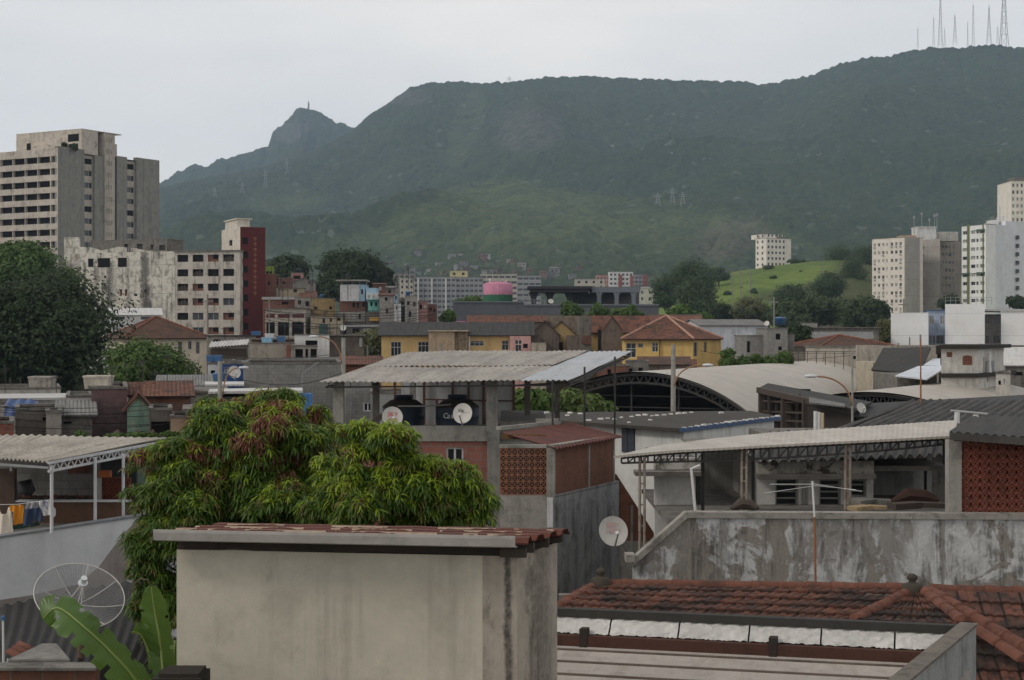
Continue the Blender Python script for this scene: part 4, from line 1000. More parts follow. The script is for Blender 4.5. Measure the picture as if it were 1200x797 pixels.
block('small white house at the end of the low warehouse', 757, 774, 340, 860, 10, WH, 3, 3.2, 2, .3, 'void')
block('plain white cube house below the white apartments', 748, 766, 338, 800, 10, wm('distant_cream', (196, 192, 182)), 2, 3.2, 2, .2, 'void')
# ------------------------------------------------------------------ white tower and towers on the right
WINS = ['slide', 'curtain', 'curtain', 'slide_white', 'louvre_white']
CR = wm('tower_cream_white', (224, 216, 206), amt=.08, streak=.2, scale=.4)
a, b = (898, 838), (927, 846)
t = house('apartment_tower', 'small cream apartment tower alone on top of the grassy hill', 'building', a, b, 9, Z(279, 838), CR, [('F', .9+i*2.5, 60.8-3.0*j+(-.6), 1.3, 1.4, 'slide') for j in range(10) for i in range(5)]+[('L', 1+i*4, 60-3*j, 1.4, 1.4, 'slide') for j in range(10) for i in range(2)], 0, 'flat', rec=.3)
m = MB(); m.box(1, 10, 4, 14, t['H']-.2, t['H']+2.2); part('roof_room', m, CR, t)
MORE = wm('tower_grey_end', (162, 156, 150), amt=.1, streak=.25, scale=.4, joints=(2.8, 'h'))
# right tower with pale windowed face and grey ends
def cpt(px, Y): return Vector((X(px, Y), Y))
a, b = (1022, 548), (1060, 536)
A, rz, W1 = front(a, b); H1 = Z(280.5, 548)
ws = []
for j in range(11):
    for i in range(7): ws.append(('F', .7+i*(W1-1)/7, H1-2.6-2.75*j-.0, 1.05 if i % 5 != 3 else .5, 1.1, random.choice(WINS)))
t = house('apartment_tower', 'pale apartment tower with seven window columns and plain grey ends', 'building', a, b, 9, H1, wm('tower_pink_cream', (216, 207, 198), amt=.06, streak=.2, scale=.4), ws, 0, 'flat', over=.15, rec=.2)
AC = plain('air_conditioner_grey', (.3, .3, .29), .6)
for w_ in ws:
    if random.random() < .45 and w_[3] > .9: m = MB(); m.box(w_[1]+.2, w_[1]+.85, -.4, -.01, w_[2]-.62, w_[2]-.18); part('air_conditioner', m, AC, t)
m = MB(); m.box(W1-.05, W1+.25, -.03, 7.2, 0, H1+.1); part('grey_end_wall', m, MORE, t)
m = MB(t)
p1, p2 = cpt(1078, 552), cpt(1101.5, 545)
m.add([(p1.x, p1.y, 0), (p2.x, p2.y, 0), (p2.x+3, p2.y+12, 0), (p1.x+3, p1.y+12, 0)]+[(p1.x, p1.y, H1), (p2.x, p2.y, H1), (p2.x+3, p2.y+12, H1), (p1.x+3, p1.y+12, H1)], [(0, 1, 5, 4), (1, 2, 6, 5), (4, 5, 6, 7), (3, 0, 4, 7)])
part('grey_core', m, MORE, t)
sw = MB(t); 
for j in range(11): sw.box(X(1081.5, 549), X(1083, 549), 550.2, 550.6, H1-3-2.75*j, H1-2-2.75*j)
part('core_window', sw, VOID, t)
a2, b2 = (1102, 566), (1126, 572)
A2, rz2, W2 = front(a2, b2)
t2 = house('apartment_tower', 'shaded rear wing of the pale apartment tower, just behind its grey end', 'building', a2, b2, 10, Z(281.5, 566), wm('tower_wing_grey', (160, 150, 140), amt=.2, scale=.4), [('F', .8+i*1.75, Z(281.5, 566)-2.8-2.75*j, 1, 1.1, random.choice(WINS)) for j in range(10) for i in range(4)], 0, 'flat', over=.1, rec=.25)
m = MB(t); m.box(X(1075, 552), X(1098, 552), 553, 560, H1-.3, Z(266.5, 552)); m.box(X(1074.6, 552), X(1098.4, 552), 552.7, 560.3, Z(266.5, 552), Z(265.4, 552)); part('roof_tank_house', m, FARL, t)
m = MB(t); m.box(X(1058, 552), X(1076, 552), 553.5, 561, H1-.2, Z(275.5, 552)); part('roof_room', m, wm('roof_room_peach', (190, 160, 138)), t)
m = MB(t); m.box(X(1098.5, 560), X(1106, 560), 558, 566, H1, Z(272, 560)); m.box(X(1106, 560), X(1121, 560), 558, 566, H1+.01, Z(272, 560)-.01); part('lift_house', m, wm('roof_room_white', (196, 190, 182)), t)
for px, y0, lab in ((1072, 252, 'thin'), (1081, 248, 'tall'), (1090, 255, 'short'), (1096, 250, 'bent'), (1099, 249, 'far')):
    m = MB(t); m.cyl((X(px, 555), 556, Z(268, 555)-2), (X(px, 555), 556, Z(y0, 555)), .13, .09, 6)
    m.box(X(px, 555)-.35, X(px, 555)+.35, 555.9, 556.1, Z(y0+4, 555), Z(y0+1, 555)); part('roof_antenna', m, GALV, t)
# white tower with green strip
a, b = (1127, 540), (1155.5, 529)
A, rz, W1 = front(a, b); H1 = Z(265.5, 540)
ws = []
for j in range(10):
    for i, (u, w) in enumerate(((.4, 1.9), (4.0, 1.9), (6.3, 1.0), (8.0, 1.8))): ws.append(('F', u*W1/10.5, H1-2.8-2.85*j, w*W1/10.5, 1.15, random.choice(WINS)))
WTW = wm('tower_bright_white', (230, 229, 225), amt=.06, streak=.2, scale=.4)
t = house('apartment_tower', 'white apartment tower with a green vertical strip and balconies, patched white side', 'building', a, b, 4, H1, WTW, ws, 0, 'flat', over=.15, rec=.3)
m = MB(); m.box(W1*.24, W1*.33, -.25, -.003, 0, H1+.5); part('green_strip', m, plain('tower_green_strip', L((105, 110, 70)), .7), t)
m = MB(); m.box(W1*.87, W1*.91, -.2, -.003, 0, H1); part('corner_strip', m, plain('tower_green_strip', L((105, 110, 70)), .7), t)
for u, j in ((.62, 0), (.62, 5), (.02, 5)):
    m = MB(); z = H1-1.4-2.85*j; m.add([(W1*u, -.003, z), (W1*(u+.34), -.003, z), (W1*(u+.34), -.9, z-.55), (W1*u, -.9, z-.55), (W1*u, -.003, z-.1), (W1*(u+.34), -.003, z-.1), (W1*(u+.34), -.9, z-.65), (W1*u, -.9, z-.65)], [(0, 3, 2, 1), (4, 5, 6, 7), (3, 7, 6, 2), (0, 4, 7, 3), (1, 2, 6, 5)]); part('awning', m, plain('green_awning', L((60, 84, 70)), .8), t)
p = [cpt(1156, 529), cpt(1178.5, 540), cpt(1212, 548)]
WPT = wm('patched_white_wall', (214, 215, 218), amt=.08, streak=.2, scale=.5, peel=L((188, 190, 193)), pk=.3)
m = MB(t); zt = Z(264, 533)
for q0, q1, zz in ((p[0], p[1], Z(262.5, 533)), (p[1], p[2], Z(259, 540))):
    m.add([(q0.x, q0.y, 0), (q1.x, q1.y, 0), (q1.x, q1.y, zz), (q0.x, q0.y, zz), (q0.x+1, q0.y+14, 0), (q1.x+1, q1.y+14, 0), (q1.x+1, q1.y+14, zz), (q0.x+1, q0.y+14, zz)], [(0, 1, 2, 3), (3, 2, 6, 7), (5, 4, 7, 6), (4, 0, 3, 7), (1, 5, 6, 2)])
part('patched_wall', m, WPT, t)
for j in range(9):
    for px in (1190,):
        Yw = 543.2; m = MB(t); z = Z(276, 543)-2.85*j; m.box(X(px, Yw), X(px+3.5, Yw), Yw-.9, Yw+.6, z-1.3, z); part('side_window', m, GLASS, t)
m = MB(t); m.box(X(1163, 545), X(1172, 545), 546, 552, H1-.5, Z(257.5, 545)); m.box(X(1175, 545), X(1178, 545), 546, 552, H1-.5, Z(253, 545)); part('roof_room', m, FARL, t)
m = MB(t); m.cyl((X(1171.5, 548), 548, H1), (X(1171.5, 548), 548, Z(239, 548)), .2, .14, 6); m.box(X(1170.5, 548), X(1172.5, 548), 547.8, 548.2, Z(252, 548), Z(243, 548)); part('roof_antenna', m, FARL, t)
t = block('tall cream tower cut by the frame, rising behind the white one', 1185, 1225, 212, 700, 20, CR, 8, 3.0, 20, .5, WINS)
m = MB(t); m.box(X(1190, 700), X(1215, 700), 702, 712, Z(212, 700)-.3, Z(207, 700)); part('roof_room', m, CONCD, t)
# trees round the grassy hill
random.seed(21)
for i, (px, y0, y1, Y, w, mt, n, sh, lab) in enumerate((
    (808, 293, 345, 600, 66, LEAFF, 9000, 'cone', 'tall pointed tree at the foot of the grassy hill'),
    (783, 318, 352, 590, 34, LEAFF, 5000, 'dome', 'rounded tree leaning on the tall pointed tree'),
    (812, 325, 366, 520, 58, LEAFF, 8000, 'dome', 'broad soft tree in front of the tall pointed one'),
    (842, 313, 330, 720, 24, LEAFF, 2500, 'round', 'small dark tree at the corner of the grassy hill'),
    (985, 283, 312, 800, 42, LEAFF, 5000, 'dome', 'dark tree on the hilltop left of the towers'),
    (1012, 284, 318, 790, 34, LEAFF, 5000, 'dome', 'second dark tree on the hilltop touching the pale tower'),
    (1000, 300, 325, 700, 30, LEAFF, 3000, 'round', 'round tree just below the hilltop pair'),
    (936, 303, 310, 820, 30, LEAFF, 1500, 'round', 'low dark scrub beside the cream tower'),
    (900, 310, 318, 760, 14, LEAFF, 800, 'round', 'tiny scrub in front of the cream tower'),
    (970, 317, 345, 620, 46, LEAFF, 5000, 'round', 'grey green tree halfway down the grassy slope'),
    (930, 330, 352, 560, 44, LEAFF, 5000, 'round', 'broad bush low on the grassy slope'),
    (880, 349, 378, 430, 50, LEAFY, 7000, 'round', 'yellowish tree behind the pale warehouse'),
    (845, 352, 378, 440, 34, LEAFD, 4000, 'round', 'dark tree between the tile roofs and the hill'),
    (925, 345, 380, 420, 52, LEAFF, 7000, 'dome', 'leafy tree behind the blue tank'),
    (965, 343, 376, 430, 56, LEAFF, 8000, 'dome', 'widest leafy tree below the grassy slope'),
    (1010, 344, 378, 420, 50, LEAFF, 7000, 'dome', 'leafy tree at the foot of the pale tower'),
    (1032, 351, 376, 400, 24, LEAFD, 4000, 'dome', 'dark tree pressed against the pale tower base'),
    (1037, 372, 400, 270, 24, LEAFY, 3500, 'round', 'yellowish tree beside the white low building'),
    (1112, 345, 364, 480, 26, LEAFD, 3000, 'round', 'dark tree between the two towers'),
    (1192, 347, 362, 480, 30, LEAFD, 3000, 'round', 'dark tree at the foot of the patched white wall'),
    (935, 380, 404, 205, 30, LEAFD, 4500, 'round', 'dark tree beside the grey block house'))):
    y1 += 9 if y1-y0 > 20 else 0
    tree(lab, px, y0, y1, Y, w, mt, int(n*1.6), base_z=max(0, min(ground_z(px, Y, z_hill), Z(y1, Y)-1.5)) if Y > 350 else 0, leaf=.36 if Y > 350 else .2, blobs=11, name='tree', group='trees around the grassy hill', seed=i+30, shape=sh)
random.seed(9)
for i in range(14):
    px = 845+i*12+random.uniform(-4, 4); Y = random.uniform(560, 770); gz = ground_z(px, Y, z_hill); py = HOR-(gz-CH)/Y*F; h = random.uniform(3, 8)
    tree('low scrub bush dotted on the grassy slope', px, py-h, py+1.5, Y, h*random.uniform(1.2, 2.2), LEAFF, 900, .3, 5, 'bush', 'scrub dotted on the grassy slope', base_z=gz-.5, seed=200+i, cat='bush', shape='dome')
for i, (px, y0, y1, Y) in enumerate(((858, 318, 350, 520), (868, 316, 352, 500), (879, 315, 350, 480), (964, 308, 345, 640), (1059, 350, 372, 300), (907, 348, 392, 330))):
    lab = ('thin grey pole at the edge of the grassy slope', 'dark double pole on the grassy slope', 'tallest wooden pole on the grassy slope', 'pale mast on the hill between the bushes', 'thin pole before the white low building', 'thin pole behind the blue tank')[i]
    m = MB(); zb = -2.; m.cyl((0, 0, zb), (0, 0, Z(y0, Y)), .22, .15, 8); m.box(-1, 1, -.08, .08, Z(y0, Y)-1.2, Z(y0, Y)-1.0); solid('utility_pole', m, POLEC, lab, 'utility pole', 'thin utility poles', loc=(X(px, Y), Y, 0))
# ------------------------------------------------------------------ dark station with portal canopy, pink and green tank
STG = wm('station_dark_grey', (92, 94, 98), amt=.15, streak=.2, scale=.4, joints=(2.2, 'v'))
STB = plain('station_canopy_dark', (.02, .021, .024), .5)
STP = plain('station_frame_grey', L((104, 108, 114)), .6)
t = thing('station_building', 'long dark grey windowless building with a flat black canopy and grey portal on top', 'building', (X(531, 330), 330, 0), 0)
z1, z2 = Z(354.5, 330), Z(356.5, 330)
m = MB(t); m.box(X(531, 330), X(614, 330), 330, 350, 0, z1); m.box(X(614, 330)+.01, X(772, 330), 330, 352, 0, z2-.3); part('wall', m, STG, t)
m = MB(t); m.box(X(531, 330)-.1, X(614, 330), 329.8, 330.2, z1+.001, z1+.25); m.box(X(614, 330)+.02, X(772, 330)+.1, 329.8, 330.2, z2-.29, z2+.0); part('roof_edge', m, STP, t)
m = MB(t); m.box(X(618, 340), X(693, 340), 336, 350, Z(339, 340), Z(336, 340)); m.box(X(621, 340), X(690, 340), 337, 349, Z(343, 340), Z(339, 340)-.01); part('canopy', m, STB, t)
for px in (625.5, 644.5, 667.5):
    m = MB(t); x = X(px, 340); zt = Z(343, 340)
    m.prism([(x-.45, z2-.4), (x+.45, z2-.4), (x+.55, zt-1.2), (x+1.1, zt), (x-1.1, zt), (x-.55, zt-1.2)], 341, 342); part('canopy_column', m, STB, t)
m = MB(t)
m.box(X(693, 340), X(749.5, 340), 337.5, 348, Z(343, 340), Z(336.5, 340))
part('portal_beam', m, STP, t)
for px in (702, 722.5, 742.5):
    m = MB(t); x = X(px, 338); zt = Z(343, 340)
    m.prism([(x-.42, z2-.4), (x+.42, z2-.4), (x+.42, zt-.9), (x+.62, zt-.3), (x+.9, zt), (x-.9, zt), (x-.62, zt-.3), (x-.42, zt-.9)], 337.6, 338.5); part('portal_column', m, STP, t)
m = MB(t); m.box(X(669, 347), X(749, 347), 347, 347.3, z2-.3, Z(343.5, 347)); part('glazed_screen', m, wm('station_screen', (110, 112, 108), joints=(2.0, 'v')), t)
m = MB(t)
for k in range(9): m.cyl((X(606+k*4, 333), 333, z2-.3), (X(606+k*4, 333), 333, z2+.95), .04, n=6)
m.beam((X(604, 333), 333, z2+.95), (X(640, 333), 333, z2+.95), .07); m.beam((X(604, 333), 333, z2+.5), (X(640, 333), 333, z2+.5), .05); part('railing', m, GALV, t)
m = MB(t); m.box(X(533, 329), X(545, 329), 329.4, 329.9, Z(378.5, 329), Z(376.3, 329)); part('pink_sign', m, plain('pink_sign_paint', L((190, 120, 160)), .6), t)
dish('white ball like dish on the station roof', P(645.5, 353, 335), .55, .2, .5)
t = thing('painted_tank', 'round storage tank painted pink above and green below on the station roof', 'storage tank', (X(583.5, 345), 345, Z(356, 345)), 0)
r = 17.2/F*345; zl, zh = Z(345.5, 345)-Z(356, 345), Z(333, 345)-Z(356, 345)
m = MB(); m.lathe([(r, 0), (r, zl)], 40); part('green_band', m, wm('tank_green', (58, 104, 78), amt=.1), t, True)
m = MB(); m.lathe([(r, zl), (r, zh), (r*.97, zh+.05)], 40); part('pink_band', m, wm('tank_pink', (190, 130, 152), amt=.1), t, True)
m = MB(); m.lathe([(r*.97, zh+.05), (r*.6, zh+.45), (.01, zh+.6)], 40); part('lid', m, wm('tank_pink', (190, 130, 152)), t, True)
m = MB(); m.cyl((-r*.55, r*.3, 0), (-r*.55, r*.3, zh+1.3), .2); m.cyl((r*.55, r*.3, 0), (r*.55, r*.3, zh+.9), .15); part('vent_pipe', m, FARL, t)
for i, (px, y0, y1, Y, w, mt, n, lab) in enumerate(((553, 345, 358, 360, 34, LEAFM, 3000, 'small tree showing over the station wall by the tank'), (525, 362, 380, 300, 22, LEAFM, 2500, 'small tree at the left corner of the station'),
     (668, 354, 374, 300, 30, LEAFM, 3500, 'leafy tree in front of the station, first of three'), (701, 355, 374, 296, 30, LEAFM, 3500, 'leafy tree in front of the station, middle of three'), (736, 357, 374, 292, 36, LEAFM, 3500, 'leafy tree in front of the station, last of three'),
     (795, 357, 378, 280, 42, LEAFM, 4500, 'bright leafy tree behind the terracotta hip roof'), (826, 364, 380, 270, 22, LEAFM, 2500, 'bright bush between the hip roof and the pale warehouse'))):
    tree(lab, px, y0, y1, Y, w, mt, n, .3, 8, 'tree', 'trees by the dark station', seed=60+i, shape='dome')
# ------------------------------------------------------------------ yellow row houses with tiled roofs
YEL = wm('ochre_yellow_plaster', (200, 170, 118), amt=.25, streak=.4, scale=.6, dirt=(.09, .07, .05))
YEL2 = wm('ochre_yellow_plaster_bright', (200, 168, 106), amt=.2, streak=.35, scale=.6, dirt=(.1, .07, .04))
PNK = wm('pink_house_plaster', (200, 158, 150), amt=.25, streak=.4)
BEI = wm('beige_rough_plaster', (168, 148, 124), amt=.3, streak=.5)
GAB = wm('gable_grey_brown', (112, 100, 90), amt=.6, streak=.9, scale=.7)
a, b = (447, 226), (622, 226)
t = house('row_house', 'long ochre yellow house with a dark sagging sheet roof and white grid windows', 'house', a, b, 12, Z(391.5, 226), YEL,
      fw(a, b, 0, [(458, 400.5, 12, 17, 'grid_white'), (490, 400.5, 12.5, 12.5, 'grid_white'), (551, 399.5, 16, 6, 'grid_white'), (588, 399, 8, 11.5, 'grid_white')]), 0, 'gable', FIBD, 1.75, .6)
m = MB(t); m.box(X(503, 225), X(533, 225), 223.4, 226.1, 0, Z(388.5, 225)); part('bay_wall', m, BEI, t)
m = MB(t); m.box(X(502, 225), X(549, 225), 223.1, 229.5, Z(388.5, 225)+.003, Z(387, 225)); part('bay_cornice', m, wm('cornice_pale', (184, 168, 146)), t)
m = MB(t); m.box(X(533, 225)+.002, X(548, 225), 224.2, 226.1, 0, Z(389, 225)); part('bay_side', m, wm('bay_side_stained', (150, 132, 108), amt=.9, streak=1.), t)
m = MB(t); m.cyl((X(549.6, 225), 225.6, 0), (X(549.6, 225), 225.6, Z(394, 225)), .12, n=8); part('drain_pipe', m, FRAMEW, t)
a, b = (597.5, 224.5), (622, 224.5)
t = house('row_house', 'narrow pink house front beside the long yellow house', 'house', a, b, 1.4, Z(394, 224.5), PNK, fw(a, b, 0, [(603.5, 398.5, 8, 5, 'band_white'), (604, 404, 7, 10, 'slide'), (613, 403, 5.5, 5, 'void')]), over=0, par=.02)
hs('terracotta roof ridge of a house behind the long dark roof', 548, 642, 377, 244, GAB, (), 9, 'gable', TILE, group='ochre row houses', name='row_house', rh=1.0, over=.2)
hs('grey sided house end with low pale parapets by the pink front', 622.5, 640, 402, 222, wm('low_parapet_pale', (176, 166, 152), amt=.6, streak=.8), (), 5, group='ochre row houses', name='row_house')
t = hs('dark roofed gable house between the pink front and the stained pillar', 622, 655, 391, 228, GAB, (), 12, 'gablefront', FIBD, group='ochre row houses', name='row_house', rh=1.9, over=.3)
t = hs('ochre house with a dark roof and a small dark door next to the gable', 640, 676, 393, 232, YEL, [(655, 401, 4.5, 11, 'void')], 11, 'gablefront', FIBD, group='ochre row houses', name='row_house', rh=2.1, over=.3)
t = thing('party_wall', 'tall stained grey party wall rising between the roofs', 'wall', (X(679, 224), 224, 0), 0)
m = MB(t); m.box(X(679, 224), X(693, 224), 224, 234, 0, Z(371, 224)); part('wall', m, wm('party_wall_grime', (112, 106, 98), amt=.8, streak=.9), t)
m = MB(t); m.box(X(665, 224.3), X(679, 224)-.002, 224.3, 230, 0, Z(393, 224)); part('low_wall', m, GAB, t)
m = MB(t); m.box(X(682.5, 223.9), X(692, 223.9), 223.8, 223.99, Z(403, 224), Z(393, 224)); part('brick_patch', m, BRICKO, t)
hs('ochre house under the long terracotta roof', 693, 760, 388.5, 236, YEL2, (), 12, 'gable', TILE, group='ochre row houses', name='row_house', rh=2.4, over=.4)
a, b = (706, 222), (729, 222)
house('gable_house', 'brown grey gable end standing before the long terracotta roof', 'house', a, b, 12, Z(386, 222), GAB, (), 0, 'gablefront', TILE, 1.9, .12, group='ochre row houses')
m = MB(); w = X(750, 240)-X(640, 240); m.box(0, w, 0, .4, 0, Z(369.6, 240)); solid('ridge_wall', m, wm('ridge_wall_brown', (130, 118, 104), amt=.7, streak=.7), 'long grey brown wall closing the back of the tiled houses', 'wall', loc=(X(640, 240), 245, 0))
hs('brick and rose wall house end behind the hip roof', 760, 823, 369.5, 246, wm('rose_brick', (150, 112, 100), amt=.5, brick=None), (), 5, group='ochre row houses', name='row_house')
# hip roofed yellow house (two visible faces)
t = thing('hip_roof_house', 'bright ochre house with a terracotta hip roof and white grid windows', 'house', (X(729, 206), 206, 0), 0, 'ochre row houses')
q = [cpt(729, 208), cpt(812, 204), cpt(829, 209), cpt(845, 214), cpt(838, 226), cpt(735, 228)]; zt = Z(396, 206)
wl = MB(t); items = [(733.5, 402, 11.5, 17, 'grid_white'), (747.5, 402.5, 6, 5, 'louvre'), (764, 401.5, 7, 11, 'grid_white')]
for i in range(6):
    p0, p1 = q[i], q[(i+1) % 6]; ln = (p1-p0).length; dv = (p1-p0)/ln; nv = Vector((-dv.y, dv.x))
    f = lambda u, d, z, p0=p0, dv=dv, nv=nv: (p0.x+dv.x*u+nv.x*d, p0.y+dv.y*u+nv.y*d, z)
    if i < 2:
        its = items if i == 0 else [(813, 401, 4.2, 17, 'slide'), (825, 401, 3.2, 12, 'slide')]
        ww = fw((729, 208), (812, 204), 0, its) if i == 0 else fw((812, 204), (829, 209), 0, its)
        panel(wl, f, 0, ln, 0, zt, [(u, u+w, z, z+h) for _, u, z, w, h, _s in ww], .15)
        for _, u, z, w, h, s_ in ww:
            px_ = Vector(f(u, .09, z)); link('window', win_mesh(w, h, s_), t, px_-Vector(t.location), math.atan2(dv.y, dv.x))
    else: panel(wl, f, 0, ln, 0, zt, [])
part('wall', wl, YEL2, t)
rf = MB(t); ap, ap2 = P(781, 370.5, 217), P(786, 371, 219)
ev = [Vector((p.x+(p.x-X(785, 215))*.03, p.y-(.7 if i < 4 else -.7), zt-.15)) for i, p in enumerate(q)]
for i in range(6):
    j = (i+1) % 6; rf.plane_uv([ev[i], ev[j], ap], .12)
part('roof', rf, TILE, t)
rg = MB(t)
for i in (0, 1, 3): rg.cyl(ev[i]+Vector((0, 0, .06)), ap+Vector((0, 0, .08)), .16, n=6)
part('ridge_tile', rg, wm('ridge_pale', (176, 138, 118), amt=.5), t)
m = MB(t); m.box(X(757, 210), X(779, 210), 211.5, 215.5, zt, Z(381, 210)); part('dormer', m, wm('dormer_grime', (118, 106, 92), amt=.9, streak=1.), t)
m = MB(t); m.cyl((X(773.5, 205), 205.6, 0), (X(773.5, 205), 205.6, zt), .09, n=8); m.cyl((X(770.5, 209), 209, zt), (X(770.5, 209), 209, Z(381, 209)), .14, n=8); part('drain_pipe', m, wm('pipe_brown', (120, 100, 70)), t)
# low tiled roof and ruins in front of the hip roofed house
hs('low rusty tile roof in front of the hip roofed house', 748, 808, 427, 165, GAB, (), 5, 'shed', TILEO, group=None, rh=.75, over=.2, name='low_house')
hs('low orange brick roof slab beside the rusty tile roof', 778, 816, 432, 168, BRICK, (), 6, 'shed', TILE, group=None, rh=.9, over=.1, name='low_house')
hs('stained grey ruin walls at the foot of the yellow house', 733, 760, 424, 158, CONCD, [(737, 432, 4, 6, 'void'), (748, 431, 5, 6, 'void')], 5, group=None, name='low_house')
hs('rough brick ruin showing behind the carport roof', 700, 736, 429, 155, BRICKO, [(712, 433, 4, 6, 'void')], 5, group=None, name='low_house')
# ------------------------------------------------------------------ pale warehouse, block house, blue tank
a, b = (821, 234), (900, 235)
house('warehouse', 'pale blue white warehouse wall streaked black under a grey roof', 'warehouse', a, b, 14, Z(381, 236), wm('warehouse_bluewhite', (200, 204, 210), amt=.25, streak=.6, scale=.5), (), 0, 'gable', FIBG, .9, .3)
m = MB(); m.box(0, X(873, 178)-X(846, 178), 0, .2, 0, Z(411, 178)); solid('dark_fence', m, plain('dark_fence_paint', (.03, .032, .035), .8), 'low dark fence wall under the pale warehouse', 'fence', loc=(X(846, 178), 178, 0))
t = house('block_house', 'grey concrete block house with two small dark windows and a blue tank', 'house', (874, 171), (900, 171.4), 4, Z(394, 172), CBLOCK, fw((874, 171), (900, 171.4), 0, [(875.5, 400, 3.5, 13, 'void'), (884, 394.6, .2, .2, 'void')]), over=.05)
house('block_house', 'upper part of the grey block house with one dark window', 'house', (898.5, 170), (923, 170.3), 4, Z(385.5, 169), CBLOCK, fw((898.5, 170), (923, 170.3), 0, [(909, 391, 5.6, 7, 'void'), (912, 406, 4.5, 4.5, 'void')]), over=.05)
hs('low step of the grey block house towards the dark tree', 922, 931, 393, 172, CBLOCK, (), 6, group=None, name='block_house', over=.05)
tank('bright blue round tank on top of the grey block house', 914.5, 380.5, 176, .64, .84)
dish('white dish beside the bright blue tank', P(898.5, 379, 176), .3, -.6, .4)
random.seed(8)
for i, (px, y0, y1, w) in enumerate(((853, 409, 426, 18), (871, 413, 426, 16), (885, 414, 426, 12), (900, 411, 424, 20), (917, 412, 424, 20))):
    tree(('dense low bush in front of the dark fence', 'second low bush along the dark fence', 'smallest low bush before the block house', 'round low bush before the block house', 'last low bush of the row before the block house')[i], px, y0, y1+14, 150+i, w*1.25, LEAFM, 3500, .16, 6, 'bush', 'low bushes before the block house', seed=80+i, cat='bush')
# ------------------------------------------------------------------ roofs between the block house and the white buildings
hs('small beige rooftop room with one window', 961, 986, 382.5, 262, FB, [(967, 385, 6, 4.5, 'curtain')], 7, 'slab', CONCD, group=None, over=.2)
hs('grey concrete ledge house beside the beige rooftop room', 985, 1018, 387.5, 260, CONCD, (), 7, group=None)
hs('low pale shed left of the beige rooftop room', 938, 958, 379, 300, CONC, (), 6, group=None, name='shed', cat='shed')
hs('long stained concrete wall with a dark edge behind the brown tile roof', 948, 1030, 384.5, 230, CONCD, (), 8, group=None, name='long_wall_house', over=.3)
hs('grey sheet roof shed left of the brown tile roof', 952, 1022, 397, 205, CONCD, (), 9, 'shed', FIBG, group=None, rh=.9, name='shed', cat='shed')
a, b = (962, 181), (1048, 183)
house('tiled_house', 'wide low brown hipped tile roof behind the barrel roofs', 'house', a, b, 10, Z(405.5, 180), wm('tiled_house_wall', (150, 140, 128), amt=.5), (), 0, 'hip', TILEO, 1.15, .4)
hs('long pale concrete parapet in front of the brown tile roof', 944, 1052, 407, 166, wm('pale_parapet', (176, 168, 156), amt=.45, streak=.7), [(1000, 417, 5, 4, 'void')], 7, group=None, name='parapet_house', over=.1)
hs('pale lower parapet behind the barrel roof', 918, 1000, 411, 172, wm('pale_parapet', (176, 168, 156)), (), 6, group=None, name='parapet_house', over=.05)
m = MB(); x0 = X(925, 160)
for k in range(9): m.cyl((k*.9, 0, 0), (k*.9, 0, Z(412, 160)), .03, n=6)
m.beam((0, 0, Z(412, 160)), (7.2, 0, Z(412, 160)), .05); m.beam((0, 0, Z(414, 160)), (7.2, 0, Z(414, 160)), .04); solid('railing', m, STEEL, 'thin grey railing along the pale lower parapet', 'railing', loc=(x0, 160, 0))
# ------------------------------------------------------------------ white low buildings
WB = wm('white_block_paint', (232, 231, 228), amt=.04, streak=.1, scale=.3, joints=(1.6, 'h'), dirt=(.2, .19, .18))
WBB = wm('white_block_blue', (170, 184, 205), amt=.1)
hs('plain white block wing at the left end of the white row', 1044, 1088, 366.5, 232, WB, (), 14, group='white low buildings', name='white_building', cat='building', over=0)
hs('pale blue recess with white shuttered windows between the white wings', 1086, 1110, 364.5, 240, WBB, [(1089.5, 370, 5, 10, 'curtain'), (1102, 370, 5, 10, 'curtain'), (1089, 393, 3, 10, 'slide'), (1093, 393, 3, 10, 'slide'), (1097, 393, 9, 10, 'slide')], 9, 'slab', wm('blue_roof_sheet', (74, 100, 140)), group='white low buildings', name='white_building', cat='building', over=.3)
hs('taller plain white wing in the middle of the white row', 1107.5, 1154, 356.5, 232, WB, (), 14, group='white low buildings', name='white_building', cat='building', over=0)
hs('shadowed grey bay with stacked windows between white wings', 1150, 1176, 368.3, 236, wm('white_bay', (150, 146, 142)), [(1155, 369.5, 5, 10, 'slide'), (1164, 369.5, 8, 11, 'slide'), (1155, 393, 4, 10, 'slide'), (1163.5, 393, 8.5, 9, 'slide')], 8, group='white low buildings', name='white_building', cat='building', over=0)
t = hs('white wing cut by the frame at the right end of the white row', 1173, 1240, 365.5, 232, WB, (), 14, 'slab', METW, group='white low buildings', name='white_building', cat='building', over=.1)
m = MB(t); m.box(X(1127, 234), X(1240, 234), 233, 247, Z(366, 234)+.15, Z(362.5, 234)); part('upper_roof', m, METW, t)
m = MB()
for k in range(10):
    m.cyl((k*.75, 0, 0), (k*.75, 0, 1.1), .03, n=6)
m.beam((0, 0, 1.1), (6.8, 0, 1.1), .05); m.beam((0, 0, .6), (6.8, 0, .6), .04); solid('railing', m, GALV, 'thin roof railing on the middle white wing', 'railing', loc=(X(1108, 236), 236, Z(356.5, 232)))
for i, (px, y0, Y) in enumerate(((1066, 395, 220), (1078.7, 392, 150), (1053, 402, 215))):
    m = MB(); m.cyl((0, 0, 0), (0, 0, Z(y0, Y)), .13, .09, 8); solid('utility_pole', m, POLEC, ('short pole before the left white wing', 'slim spike pole before the left white wing', 'low stub pole before the left white wing')[i], 'utility pole', 'thin utility poles', loc=(X(px, Y), Y, 0))
